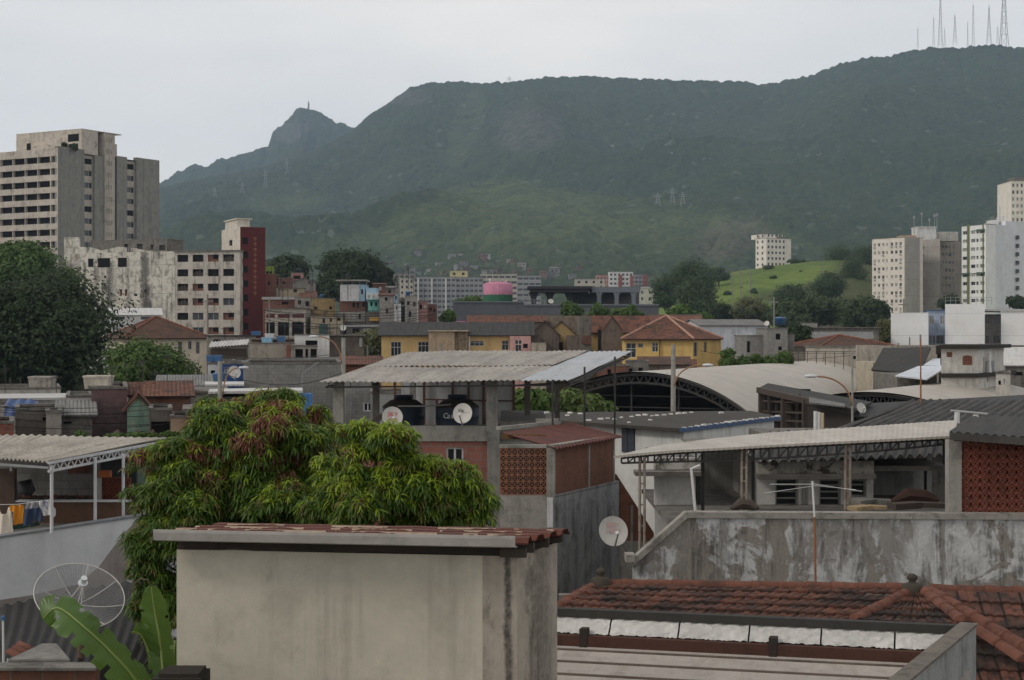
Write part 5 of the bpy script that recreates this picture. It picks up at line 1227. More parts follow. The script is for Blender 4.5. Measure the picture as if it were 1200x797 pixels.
# ------------------------------------------------------------------ barrel vault sheds
def vault(label, apx, apy, Y, half, rise, bpx, bpy, mat, group, front_open=True, z_ap=None):
    a = Vector((X(apx, Y), Y)); za = Z(apy, Y)
    Yb = (CH-za)*F/(bpy-HOR); b_ = Vector((X(bpx, Yb), Yb)); d = b_-a; ln = d.length
    t = thing('barrel_roof_shed', label, 'shed', (a.x, a.y, 0), math.atan2(-d.x, d.y), group)
    R = (half*half+rise*rise)/(2*rise); th = math.asin(half/R); n = 28
    arc = [(R*math.sin(-th+2*th*i/n), za-R+R*math.cos(-th+2*th*i/n)) for i in range(n+1)]
    m = MB(); ny = 1
    s = 0
    vs, fs, uv = [], [], []
    for i, (x, z) in enumerate(arc):
        for y in (-.35, ln): vs.append((x, y, z))
    for i in range(n):
        l0, l1 = 2*th*R*i/n, 2*th*R*(i+1)/n
        fs.append((2*i, 2*i+2, 2*i+3, 2*i+1)); uv.append([(-.35, l0), (-.35, l1), (ln, l1), (ln, l0)])
    m.add(vs, fs, uv); lo = [(x, y, z-.12) for x, y, z in vs]; m.add(lo, [f[::-1] for f in fs], [u[::-1] for u in uv])
    part('roof', m, mat, t, True)
    m = MB()
    for (r0, r1, y0, y1) in ((-.13, -.3, -.2, .1), (-.75, -.9, -.2, .1)):
        for i in range(n):
            k0 = -th+2*th*i/n; k1 = -th+2*th*(i+1)/n
            p = lambda k, r: (( R+r)*math.sin(k), za-R+(R+r)*math.cos(k))
            q4 = [p(k0, r0), p(k1, r0), p(k1, r1), p(k0, r1)]
            m.add([(x, y0, z) for x, z in q4]+[(x, y1, z) for x, z in q4], [(3, 2, 1, 0), (4, 5, 6, 7), (0, 1, 5, 4), (2, 3, 7, 6)])
    for i in range(2*n):
        k0 = -th+2*th*i/(2*n); k1 = -th+2*th*(i+1)/(2*n); r0, r1 = (-.15, -.8) if i % 2 else (-.8, -.15)
        m.beam(((R+r0)*math.sin(k0), -.05, za-R+(R+r0)*math.cos(k0)), ((R+r1)*math.sin(k1), -.05, za-R+(R+r1)*math.cos(k1)), .07)
    part('arch_truss', m, STEEL, t)
    m = MB(); zs = arc[0][1]
    m.box(-half, -half+.3, 0, ln, 0, zs); m.box(half-.3, half, 0, ln, 0, zs); m.box(-half+.31, half-.31, ln-.3, ln, 0, zs)
    m.prism([(x, z-.15) for x, z in arc][::-1], ln-.25, ln-.05); part('wall', m, wm('shed_wall_dark', (96, 92, 88), amt=.4), t)
    if front_open:
        m = MB()
        for j in range(1, 6):
            z = zs-1.2+j*.85; w = math.sqrt(max(0, R*R-(z-za+R)**2)) if z > zs else half
            m.beam((-w*.96, .6, z), (w*.96, .6, z), .07)
        for x in (-half*.5, -half*.1, half*.32): m.beam((x, .6, 0), (x, .6, za-R+math.sqrt(R*R-x*x)-.9), .12)
        part('frame_bar', m, STEEL, t)
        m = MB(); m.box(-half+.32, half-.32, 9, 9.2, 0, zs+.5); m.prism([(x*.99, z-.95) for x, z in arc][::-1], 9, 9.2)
        part('dark_back', m, plain('shed_shadow_sheet', (.02, .02, .022), .9), t)  # black sheet painted as the shade inside the open shed
    return t
TENT = corrmat('pale_vault_sheet', L((178, 171, 161)), (.3, .28, .25), .35, pitch=.9, bump=.15, rough=.6, stripes=.12)
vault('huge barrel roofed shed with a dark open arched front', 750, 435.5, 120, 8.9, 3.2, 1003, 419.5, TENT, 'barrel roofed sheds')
vault('second lower barrel roof lying to the right of the huge one', 1022, 459, 100, 6.5, 1.5, 1140, 446, TENT, 'barrel roofed sheds', False)
# dark sheds in front of the barrel roofs
DKW = wm('dark_shed_boards', (62, 56, 52), amt=.5, streak=.7, joints=(.35, 'v'))
t = thing('dark_shed', 'dark open timber shed with a black sheet roof falling to the right', 'shed', (X(889, 88), 88, 0), 0)
rf = MB(t); p0, p1, p2, p3 = P(1001, 480, 80), P(887, 455.5, 88), P(900, 449, 100), P(1022, 471, 92)
rf.plane_uv([p1, p0, p3, p2], .15); part('roof', rf, FIBD, t)
m = MB(t); m.beam(P(893, 459, 88), P(893, 520, 88), .35); m.beam(P(921, 464, 86), P(921, 520, 86), .5); m.beam(P(945, 468, 84), P(945, 520, 84), .4); m.beam(P(889, 457, 88), P(999, 481.5, 80.4), .3)
for py in (470, 482, 492): m.beam(P(893, py, 88), P(945, py+2, 84), .1)
for px in (901, 910, 930, 937): m.beam(P(px, 462, 87), P(px, 510, 87), .12)
part('timber_frame', m, WOOD, t)
m = MB(t); qv = [P(946, 469, 83.8), P(999, 482, 80.2)]; m.add([qv[0], qv[1], (qv[1].x, qv[1].y, 0), (qv[0].x, qv[0].y, 0), qv[0]+Vector((1, 10, 0)), qv[1]+Vector((1, 10, 0)), (qv[1].x+1, qv[1].y+10, 0), (qv[0].x+1, qv[0].y+10, 0)], [(3, 2, 1, 0), (4, 5, 6, 7), (0, 4, 7, 3), (2, 6, 5, 1)]); part('board_wall', m, DKW, t)
m = MB(t); m.box(X(889, 96), X(950, 96), 96, 96.2, 0, Z(456, 96)); part('back_wall', m, plain('shed_shadow_sheet', (.02, .02, .022)), t)  # black colour paints in the dark inside of this open shed
m = MB(t); m.plane_uv([P(948, 471, 82), P(990, 476, 79.6), P(990, 473, 82), P(948, 465, 84)], .08); part('sheet_patch', m, FIBG, t)
m = MB(); m.quad(P(1012, 471, 96), P(1215, 464, 92), P(1215, 446, 130), P(1075, 455, 118)); 
t = thing('dark_roof_shed', 'flat black sheet roof between the second barrel roof and the ribbed roof', 'shed', (X(1080, 90), 90, 0), 0)
m = MB(t); m.plane_uv([P(962, 489, 84), P(1400, 482, 76), P(1400, 452, 100), P(1010, 473, 95)], .15); part('roof', m, FIBD, t)
m = MB(t); m.box(X(985, 84), X(1390, 84), 85, 90, 0, Z(489, 84)-.5); part('wall', m, CONCD, t)
# steep dark roof, little white roofs and the derelict white kiosk
t = thing('steep_roof_house', 'steep black sheet roof house rising behind the barrel roof', 'house', (X(1025, 140), 140, 0), 0)
m = MB(t); m.plane_uv([P(1021, 433, 138), P(1077, 438, 134), P(1091, 407, 142), P(1035, 407.5, 146)], .15); part('roof', m, FIBD, t)
m = MB(t); m.add([P(1077, 438.5, 134.2), P(1091, 408, 142), P(1100, 426, 146), (X(1077, 134.2), 134.2, 0), (X(1100, 146), 146, 0)], [(0, 3, 4, 2, 1)]); m.box(X(1026, 142), X(1078, 142), 143, 150, 0, Z(425, 142)); part('wall', m, wm('steep_gable', (176, 166, 148), amt=.4), t)
t = thing('white_roof_shed', 'low shed with a bright blue white sheet roof by the derelict kiosk', 'shed', (X(1075, 118), 118, 0), 0)
BWS = corrmat('bright_blue_white_sheet', L((200, 206, 214)), (.4, .42, .45), .2, pitch=.4, bump=.2, rough=.5)
m = MB(t); m.plane_uv([P(1049, 440, 120), P(1086, 444, 112), P(1103, 434, 118), P(1103, 428, 132), P(1076, 429, 132)], .1); part('roof', m, BWS, t)
m = MB(t); m.box(X(1055, 122), X(1102, 122), 123, 131, 0, Z(440, 122)); part('wall', m, CONCD, t)
m = MB(t); m.plane_uv([P(1082, 428, 134), P(1102, 428, 134), P(1102, 420, 142), P(1093, 420, 142)], .1); part('upper_roof', m, BWS, t)
WK = wm('kiosk_white', (206, 202, 194), amt=.35, streak=.7, scale=.9, peel=L((140, 126, 110)), pk=.3)
t = thing('white_kiosk', 'derelict white building with a bricked up arched window and a black flat roof edge', 'building', (X(1103, 112), 112, 0), 0)
zf, zb = Z(437.5, 112), Z(409, 112)
wl = MB(t); Wk = X(1146, 112)-X(1103, 112); f = lambda u, d, z: (X(1103, 112)+u, 112+d, z)
ar = (X(1128, 112)-X(1103, 112), X(1139.5, 112)-X(1103, 112), Z(428, 112), Z(416.5, 112)); sm = (X(1109.5, 112)-X(1103, 112), X(1116, 112)-X(1103, 112), Z(418.5, 112), Z(412.5, 112))
panel(wl, f, 0, Wk, 0, zb, [ar, sm], .12)
side = cpt(1146, 112); e2 = cpt(1176, 121); ln = (e2-side).length; dv = (e2-side)/ln
g2 = lambda u, d, z: (side.x+dv.x*u-dv.y*d, side.y+dv.y*u+dv.x*d, z)
so_ = [(2.0, 2.35, zb-2.0, zb-.6), (3.4, 3.8, zb-2.4, zb-.8)]
panel(wl, g2, 0, ln, 0, zb, so_, .12); wl.quad((X(1104, 121), 121, 0), (X(1103, 112), 112.01, 0), (X(1103, 112), 112.01, zb-.01), (X(1104, 121), 121, zb-.01)); wl.box(X(1104, 121), X(1175, 121), 121.01, 121.2, 0, zb-.02); part('wall', wl, WK, t)
m = MB(t); m.box(X(1103, 112)+ar[0], X(1103, 112)+ar[1], 112.06, 112.11, ar[2], ar[3]); part('brick_infill', m, BRICK, t)
m = MB(t); m.box(X(1103, 112)+sm[0], X(1103, 112)+sm[1], 112.06, 112.11, sm[2], sm[3]); part('brick_infill', m, BRICK, t)
m = MB(t); n = 8; cx = X(1103, 112)+(ar[0]+ar[1])/2; rr = (ar[1]-ar[0])/2
for sgn in (-1, 1):
    pl = [(cx+sgn*(rr+.01), ar[3]+.01), (cx+sgn*(rr+.01), ar[3]-rr*.5)]+[(cx+sgn*rr*math.cos(k*math.pi/2/n), ar[3]-rr*.5+rr*.5*math.sin(k*math.pi/2/n)) for k in range(n+1)]
    m.prism(pl if sgn > 0 else pl[::-1], 112.002, 112.055)
part('arch_corner', m, WK, t)
m = MB(t); m.slab([(X(1099, 111.5), 111.3), (X(1146.5, 111.5), 111.3), (e2.x+.5, e2.y-.3), (e2.x-.3, e2.y+.6), (X(1103, 121), 121.4)], zb+.01, zb+.28); part('roof', m, wm('kiosk_roof_black', (58, 54, 50), amt=.5), t)
m = MB(t); m.slab([(X(1103, 111.8), 111.75), (X(1146.2, 111.8), 111.75), (e2.x+.8, e2.y-.5), (e2.x, e2.y+.4), (X(1146, 112)-.2, 112.3), (X(1103, 112), 112.2)], zf-.3, zf); part('ledge', m, wm('kiosk_roof_black', (58, 54, 50)), t)
m = MB(t); m.cyl((side.x+dv.x*3.4, side.y+dv.y*3.4-.5, zf), (side.x+dv.x*3.4, side.y+dv.y*3.4-.5, zf+1.4), .18, .1, 8); part('corner_pillar', m, FRAMEW, t)
m = MB(t)
for k in range(12): m.beam((side.x+dv.x*(2.6+.25*k), side.y+dv.y*(2.6+.25*k)-.5, zf), (side.x+dv.x*(2.6+.25*k), side.y+dv.y*(2.6+.25*k)-.5, zf+.8), .05)
m.beam((side.x+dv.x*2.6, side.y+dv.y*2.6-.5, zf+.8), (side.x+dv.x*5.4, side.y+dv.y*5.4-.5, zf+.8), .07); part('balustrade', m, GALV, t)
hs('low wall house under the derelict kiosk with a small arch', 1167, 1184, 438, 106, wm('kiosk_low', (184, 180, 172), amt=.4), [(1170, 446, 3, 5, 'void'), (1176, 444, 2, 6, 'curtain')], 4, group=None, name='low_house', over=.05)
hs('shed with a pale sheet roof at the frame edge behind the kiosk', 1178, 1230, 428, 128, CONCD, [(1188, 436, 10, 4, 'void')], 8, 'shed', METW, group=None, rh=1.4, name='shed', cat='shed', over=.2)
m = MB(); m.box(0, X(1230, 150)-X(1098, 150), 0, .4, Z(409, 150)-.5, Z(405, 150)); m.box(.2, .6, .41, .8, 0, Z(409, 150)); m.box(9, 9.4, .41, .8, 0, Z(409, 150)); solid('long_gutter_wall', m, wm('kiosk_roof_black', (58, 54, 50)), 'long black stained wall edge under the white buildings', 'wall', loc=(X(1098, 150), 150, 0))
m = MB(); m.box(0, X(1230, 152)-X(1020, 152), 0, .4, 0, Z(405, 152)); solid('boundary_wall', m, wm('pale_parapet', (176, 168, 156)), 'pale boundary wall in front of the white buildings', 'wall', loc=(X(1020, 152), 158, 0))
for i, (px, w) in enumerate(((1186, 26), (1168, 14))): tree(('bright bush at the frame edge behind the kiosk', 'smaller bright bush behind the kiosk')[i], px, 408, 420, 140, w, LEAFL, 1500, .2, 6, 'bush', seed=90+i, cat='bush')
# ------------------------------------------------------------------ left and middle rooftops
GREYP = wm('grey_rooftop_plaster', (150, 144, 136), amt=.5, streak=.7)
PALEP = wm('pale_rooftop_plaster', (178, 172, 164), amt=.4, streak=.6)
WHP = wm('white_rooftop_plaster', (206, 204, 200), amt=.15, streak=.35)
def low(label, px0, px1, ytop, Y, mat, items=(), D=6, roof='flat', rmat=None, name='low_house', cat='house', **kw):
    return hs(label, px0, px1, ytop, Y, mat, items, D, roof, rmat, group=kw.pop('group', None), name=name, cat=cat, **kw)
low('dark roofed low house behind the pale concrete parapet', 243, 300, 394, 190, GREYP, [(250, 398, 8, 5, 'void'), (263, 397, 5, 6, 'curtain'), (274, 397, 4, 7, 'curtain')], roof='slab', rmat=FIBD)
low('grey parapet roof with a white sheet edge beside the cream villa', 244, 291, 405.5, 150, GREYP)
m = MB(); m.box(0, 1.6, 0, 1., 0, .25); 
t = thing('sheet_canopy', 'white corrugated sheet edge lying over the grey parapet', 'canopy', (X(244, 148), 148, Z(407, 148)), 0)
m = MB(); m.corr((0, 0, 0), (X(289, 148)-X(244, 148), 0, .25), (0, 1.6, .5), 6, .3, .05); part('sheet', m, METW, t)
m = MB(); m.box(.1, 3.4, .6, .7, -1, -.12); part('bearer', m, WOOD, t)
low('long stained concrete rooftop wall with a brick pier', 293, 345, 403, 148, wm('rooftop_concrete', (158, 150, 138), amt=.5, streak=.8), [(342, 406, 2.5, 12, 'void')])
m = MB(); m.box(0, .45, 0, .3, 0, Z(404, 147.6)); solid('brick_pier', m, BRICK, 'orange brick pier standing against the concrete rooftop wall', 'pier', loc=(X(335.5, 147.5), 147.5, 0))
low('open grey frame room with three dark bays', 341, 372, 406.5, 146, GREYP, [(346, 409, 9, 12, 'void'), (358, 409, 3, 12, 'void'), (364, 409, 7, 12, 'void')])
low('white wall house with an L shaped front near the far lamp', 345, 386, 393, 153, WHP, [(358, 399, 14, 18, 'void')])
low('dark old brick house beside the white wall house', 386, 426, 393.5, 156, wm('dark_brick_plaster', (108, 98, 90), amt=.6, streak=.6), [(421.3, 396, 3, 10, 'slide_white')], roof='slab', rmat=CONCD)
low('brown rooftop shack with a rusty sheet behind the blue tanks', 295, 345, 398, 170, BRICKO, [(302, 400, 6, 4, 'void'), (320, 400, 7, 4, 'void')], roof='slab', rmat=CONCD)
box_tank('light blue square tank on the concrete rooftop', 313, 402.5, 151, .95, .9, .48, plain('light_blue_tank', L((130, 170, 195)), .5))
box_tank('mid blue square tank with a white lid on the concrete rooftop', 329.5, 400.5, 152, .75, .8, .42, TANKB)
box_tank('dark blue low tank behind the light blue one', 300, 393, 175, 1.0, .8, .35, TANKB)
box_tank('white plastic tank behind the two blue ones', 316, 396, 165, .9, .8, .35, plain('white_tank_plastic', (.6, .6, .6), .5))
# thin long roof edge and the big block wall
t = thing('long_sheet_roof', 'thin long dark sheet roof running behind the grey block wall', 'roof', (X(270, 122), 122, 0), 0)
m = MB(t); m.plane_uv([P(268, 424.5, 120), P(446, 418.5, 120), P(444, 416.5, 130), P(275, 422, 130)], .12); part('sheet', m, FIBD, t)
m = MB(t); m.box(X(276, 124), X(440, 124), 124, 124.3, 0, Z(423, 124)-.2); part('wall', m, BRICKO, t)
m = MB(t); m.beam(P(268, 424.2, 119.8), P(446, 418.2, 119.8), .1, .12); part('edge_strip', m, GALV, t)
low('big grey concrete block wall building behind the mango tree', 285, 402, 427, 100, CBLOCK, (), 12, name='block_building', cat='building', over=.02)
low('grey block extension right of the big block wall', 402, 437, 445, 98, CBLOCK, (), 10, name='block_building', cat='building', over=.02)
low('grey horizontal siding wall under the carport, with a tiny window', 434, 476, 461, 92, wm('grey_siding', (150, 148, 144), amt=.2, joints=(.3, 'h')), [(421, 472, 6, 10, 'slide_white'), (440, 466, 5, 8, 'slide_white')], 5, name='siding_house')
low('ochre brick rooms behind the carport roof', 400, 446, 427, 112, BRICK, (), 6, roof='shed', rmat=TILE, rh=.5)
m = MB(); m.beam((0, 0, 0), (1.0, 0, .7), .06); m.beam((0, 0, 0), (0, 0, -1.2), .05); solid('wall_pipe', m, GALV, 'thin bent pipe fixed on the big block wall', 'pipe', loc=(X(354, 99.9), 99.9, Z(437.5, 99.9)))
low('blue painted shed wall left of the big block wall', 260, 286, 427, 108, wm('blue_shed_wall', (60, 92, 150), amt=.2), [(263, 430, 8, 9, 'curtain')], 5, name='shed', cat='shed')
low('white wall house with one tiny window under the blue flat tanks', 243.5, 262, 427, 112, WHP, [(247, 434, 5, 4, 'void')], 5)
tank('wide blue round tank in front of the white wall house', 257.5, 448, 100, .45, .62)
box_tank('flat blue tank left on the brick ledge', 246.8, 424, 114, .5, .6, .35, TANKB); box_tank('flat blue tank right on the brick ledge', 255.5, 424, 114, .55, .6, .37, TANKB)
low('low brick ledge house carrying the flat blue tanks', 243, 275, 424, 116, BRICKO, (), 4)
t = thing('white_sheet_roof', 'bright white sheet roof strip in front of the blue shed', 'roof', (X(262, 92), 92, 0), 0)
m = MB(t); m.plane_uv([P(240, 450.5, 94), P(286, 450.5, 94), P(286, 447, 100), P(240, 447, 100)], .1); part('sheet', m, METW, t)
m = MB(t); m.box(X(242, 95), X(285, 95), 95.5, 99, 0, Z(449, 95)-.4); part('wall', m, GREYP, t)
t = thing('white_sheet_roof', 'long bright sheet gutter roof above the blue painted wall', 'roof', (X(300, 82), 82, 0), 0)
m = MB(t); m.plane_uv([P(244, 459, 84), P(355, 457.5, 84), P(354, 454.3, 90), P(246, 455.5, 90)], .12); part('sheet', m, METW, t)
m = MB(t); m.box(X(328, 85), X(355, 85), 85, 89, 0, Z(458.5, 85)-.25); part('blue_wall', m, wm('bright_blue_wall', (70, 128, 190), amt=.1), t)
m = MB(t); m.box(X(248, 85), X(327.8, 85), 85, 89, 0, Z(458.5, 85)-.3); part('wall', m, GREYP, t)
t = low('white low house with a dark grid window left of the mango tree', 222, 262, 461, 86, WHP, [(233, 466.5, 10, 11.5, 'grid')], 7, 'slab', CONCD, over=.3)
low('grey sheet roof low house behind the white low house', 186, 262, 452, 98, BRICKO, [(190, 459, 22, 9, 'curtain')], 6, 'shed', FIBG, rh=.5)
# street lamps and poles
def lamp(label, px, ytop, Y, head, r=.16):
    t = thing('street_lamp', label, 'street lamp', (X(px, Y), Y, 0), 0, 'street lamps on concrete poles')
    m = MB(); m.cyl((0, 0, 0), (0, 0, Z(ytop, Y)), r, r*.7, 10); part('pole', m, POLEC, t, True)
    s, e = P(head[0], head[1], Y)-Vector((X(px, Y), Y, 0)), P(head[2], head[3], Y)-Vector((X(px, Y), Y, 0))
    m = MB(); pts = []
    for k in range(10):
        q = k/9; x = s.x+(e.x-s.x)*(q**1.7); z = s.z+(e.z-s.z)*(1-(1-q)**1.9); pts.append((x, -.2, z))
    m.path(pts, .035, 8); part('arm', m, LAMPB, t, True)
    d = 1 if e.x > s.x else -1
    m = MB(); m.lathe([(.02, -.1), (.14, -.08), (.19, 0), (.15, .1), (.04, .14)], 12); hd = part('lamp_head', m, LAMPH, t, True, loc=(e.x+d*.28, -.2, e.z)); hd.scale = (1.5, .8, .6)
    return t
lamp('street lamp with a curved arm to the right, in front of the white wall house', 257.8, 423.5, 84, (262, 462, 280, 431))
lamp('tall concrete pole lamp whose arm curves left over the block wall', 402.5, 396, 90, (401, 426, 374, 394.5))
lamp('concrete pole lamp before the barrel shed, arm curving right', 789, 404, 78, (790, 452, 822, 428))
lamp('steel pole lamp above the ribbed roof, arm curving left', 998.8, 409, 66, (997, 475, 957, 441), .06)
dish('small dish beside the pole lamp above the ribbed roof', P(1009.5, 478, 64), .22, .5, .35)
dish('small white dish behind the curved street lamp', P(275, 436, 95), .38, .6, .3)
m = MB(); m.cyl((0, 0, 0), (0, 0, Z(398, 60)-Z(472, 60)), .035, .02, 8); m.cyl((0, 0, -1), (0, 0, 0), .05, n=8); solid('mast_pole', m, wm('rusty_mast', (150, 105, 75), amt=.4), 'thin rusty mast standing on the ribbed roof', 'mast', loc=(X(1079, 60), 60, Z(472, 60)))
for i, (px, y0, Y) in enumerate(((516.5, 403, 150), (430, 404, 160))):
    m = MB(); m.cyl((0, 0, 0), (0, 0, Z(y0, Y)), .16, .12, 8); solid('utility_pole', m, POLEC, ('grey stub pole before the yellow house corner', 'thin pole behind the carport roof by the green tree')[i], 'utility pole', 'thin utility poles', loc=(X(px, Y), Y, 0))
# ------------------------------------------------------------------ crammed low houses at the left
PUR = wm('purple_brick_wall', (120, 92, 94), amt=.65, streak=.8, scale=.8, brick=((.17, .1, .1), (.13, .08, .085), (.1, .09, .088), .38, .2, .012))
AQU = wm('aqua_stained_wall', (140, 168, 150), amt=.4, streak=.7, peel=L((170, 168, 130)), pk=.42)
G = 'crammed low houses on the left'
low('pale parapet house carrying the round concrete tank', -20, 71, 457, 92, PALEP, [(41, 461, 2.5, 4, 'void')], 7, group=G)
box_tank('round shouldered fibre cement tank on the pale parapet house', 50, 456.5, 94, 1.35, 1.2, .68)
low('pale sheet and wall strip below the parapet house', -20, 80, 469.5, 84, wm('whitewash_strip', (196, 194, 192), amt=.3, streak=.6), (), 6, 'slab', METW, group=G)
low('white slanting gable wall left of the purple brick house', 78, 108, 466, 82, WHP, (), 6, group=G)
t = low('tall stained purple brick house with a pale square tank on top', 107, 149, 456, 78, PUR, (), 8, group=G, over=.05)
box_tank('pale square concrete tank on the purple brick house', 115.5, 455.5, 80, 1.25, 1.1, .56, wm('pale_tank_slab', (196, 188, 174), amt=.3, streak=.7))
m = MB(); m.box(0, 1.3, 0, 1.2, 0, .18); solid('roof_plinth', m, CONCD, 'low black stained plinth under the pale square tank', 'plinth', loc=(X(101, 79), 79.3, Z(456.5, 79)))
t = low('aqua peeling wall house under a little red tile roof', 149, 175.5, 475, 77, AQU, (), 4, 'gablefront', TILE, group=G, rh=.6, over=.25)
low('red tile roof house sagging behind the aqua wall', 150, 178, 462, 84, PALEP, (), 6, 'gable', TILE, group=G, rh=.55, over=.2)
low('old red brick house with a rough tile roof next to the aqua wall', 172, 223, 464, 82, BRICKO, [(176, 478, 8, 12, 'void'), (185, 481, 9, 10, 'boarded')], 6, 'shed', TILE, group=G, rh=.6)
low('dark opening shack with grey posts under the rough tile roof', 175, 201, 481, 74, FD, [(177, 494, 22, 16, 'void')], 4, group=G)
low('brown wall piece with peeling plaster beside the dark shack', 200, 222, 490, 73, BEI, (), 4, group=G)
low('red brick corner house touching the mango tree', 220, 250, 482, 72, BRICK, (), 4, 'slab', CONCD, group=G)
low('grey mossy wall house left of the purple brick', 70, 108, 486, 74, CONCD, [(74, 494, 10, 3, 'void')], 4, 'shed', FIBG, group=G, rh=.5)
low('blackened grey wall house in the lower row', 18, 72, 481, 73, FD, [(50, 489, 14, 4, 'void')], 4, group=G)
low('mid grey stained house between the blackened and the mossy one', 54, 72, 484, 71, GREYP, (), 3, group=G)
low('small orange brick house at the left frame edge', -20, 16, 497, 68, BRICK, (), 4, group=G)
low('whitewashed low house with a blue tarpaulin on its edge', -20, 36, 474, 80, PALEP, (), 4, group=G)
m = MB(); m.corr((0, 0, 0), (1.5, 0, -.1), (0, .6, .35), 8, .5, .06, 3, jit=.05); m.corr((0, 0, 0), (1.5, 0, -.1), (0, -.05, -.5), 8, .5, .04, 3, jit=.04); solid('tarpaulin', m, plain('blue_tarpaulin', L((70, 90, 130)), .5), 'crumpled blue tarpaulin hanging over the whitewashed low house', 'tarpaulin', loc=(X(3, 79), 79.3, Z(476, 79)), rz=0)
t = thing('tin_awning', 'grey tin awning jutting at the frame edge above the parapet house', 'awning', (X(0, 100), 100, 0), 0)
m = MB(t); m.plane_uv([P(-15, 459, 98), P(22, 457, 98), P(14, 452, 104), P(-15, 453, 104)], .08); part('sheet', m, FIBG, t)
m = MB(t); m.cyl(P(12, 443, 101), P(12, 458, 101), .05); m.cyl(P(24, 443, 101), P(24, 462, 101), .05); part('post', m, STEEL, t)
random.seed(3)
for i, px in enumerate((95, 137, 160, 178, 198)):
    tree('small tuft of weeds growing along the back edge of the terrace roof', px, 504.5+(i % 2)*2, 513, 52, 20+6*(i % 3), LEAFM, 420, .07, 6, 'weed_tuft', 'weed tufts along the terrace roof', base_z=Z(512, 52), seed=100+i, cat='weeds')
# overhead cables
m = MB()
def cable(p, q, sag, r=.018, n=14):
    m.path([Vector(p).lerp(Vector(q), k/n)-Vector((0, 0, sag*4*(k/n)*(1-k/n))) for k in range(n+1)], r, 5)
CAB = plain('black_cable', (.012, .012, .012), .6)
for (a_, b_, sg, lab) in ((P(-20, 474, 70), P(257.8, 472, 84), .5, 'upper black cable crossing before the purple brick house'), (P(-20, 486, 70), P(257.8, 482, 84), .5, 'second black cable crossing before the purple brick house'), (P(-20, 497, 68), P(230, 492, 75), .3, 'lowest black cable crossing the crammed low houses'),
                          (P(257.8, 436, 84), P(402.5, 436, 90), .7, 'sagging cable along the big grey block wall'), (P(820, 411, 150), P(1000, 416, 150), .6, 'thin cable before the grey block house'),
                          (P(402.5, 414, 90), P(240, 415, 120), .3, 'thin cable before the long concrete rooftop wall'), (P(1020, 403, 150), P(1150, 403, 150), .3, 'thin cable before the white wings')):
    m = MB(); cable(a_, b_, sg); solid('cable', m, CAB, lab, 'cable', 'overhead cables')

random.seed(77)
am = []
for k in range(4):
    m = MB(); h = 1.4+.5*k; m.cyl((0, 0, 0), (0, 0, h), .03, n=6)
    for j in range(3+k): m.beam((-.45+.06*j, 0, h-.08-.12*j*.6), (.45-.06*j, 0, h-.08-.12*j*.6), .025)
    m.beam((0, -.5, h-.05), (0, .5, h-.05), .025); am.append(mesh_of('tv_antenna', m, STEEL))
for i in range(44):
    if i < 26: px, py, Y = random.uniform(315, 500), random.uniform(335, 352), random.uniform(296, 330); k = random.uniform(1.2, 2.)
    elif i < 34: px, py, Y = random.uniform(250, 425), random.uniform(394, 405), random.uniform(150, 165); k = 1.1
    else: px, py, Y = random.uniform(5, 230), random.uniform(456, 470), random.uniform(79, 92); k = .7
    o = link('tv_antenna', am[i % 4], None, P(px, py+2, Y), random.uniform(0, 3)); o.scale = (k, k, k)
    tag(o, 'thin rusty rooftop aerial above the crowded houses', 'antenna', 'thin rooftop aerials')
for i in range(9):
    y0 = random.uniform(350, 392); m = MB(); cable(P(310, y0, 285), P(510, y0+random.uniform(-14, 8), 280), random.uniform(.8, 2.), .05, 18); solid('cable', m, CAB, 'black cable strung across the crowded hillside houses', 'cable', 'cables over the hillside houses')
for i in range(5):
    y0 = random.uniform(462, 500); m = MB(); cable(P(-20, y0, 69), P(256, y0+random.uniform(-12, 4), 78), random.uniform(.2, .6), .014, 14); solid('cable', m, CAB, 'thin black cable crossing the crammed low houses', 'cable', 'cables over the crammed low houses')
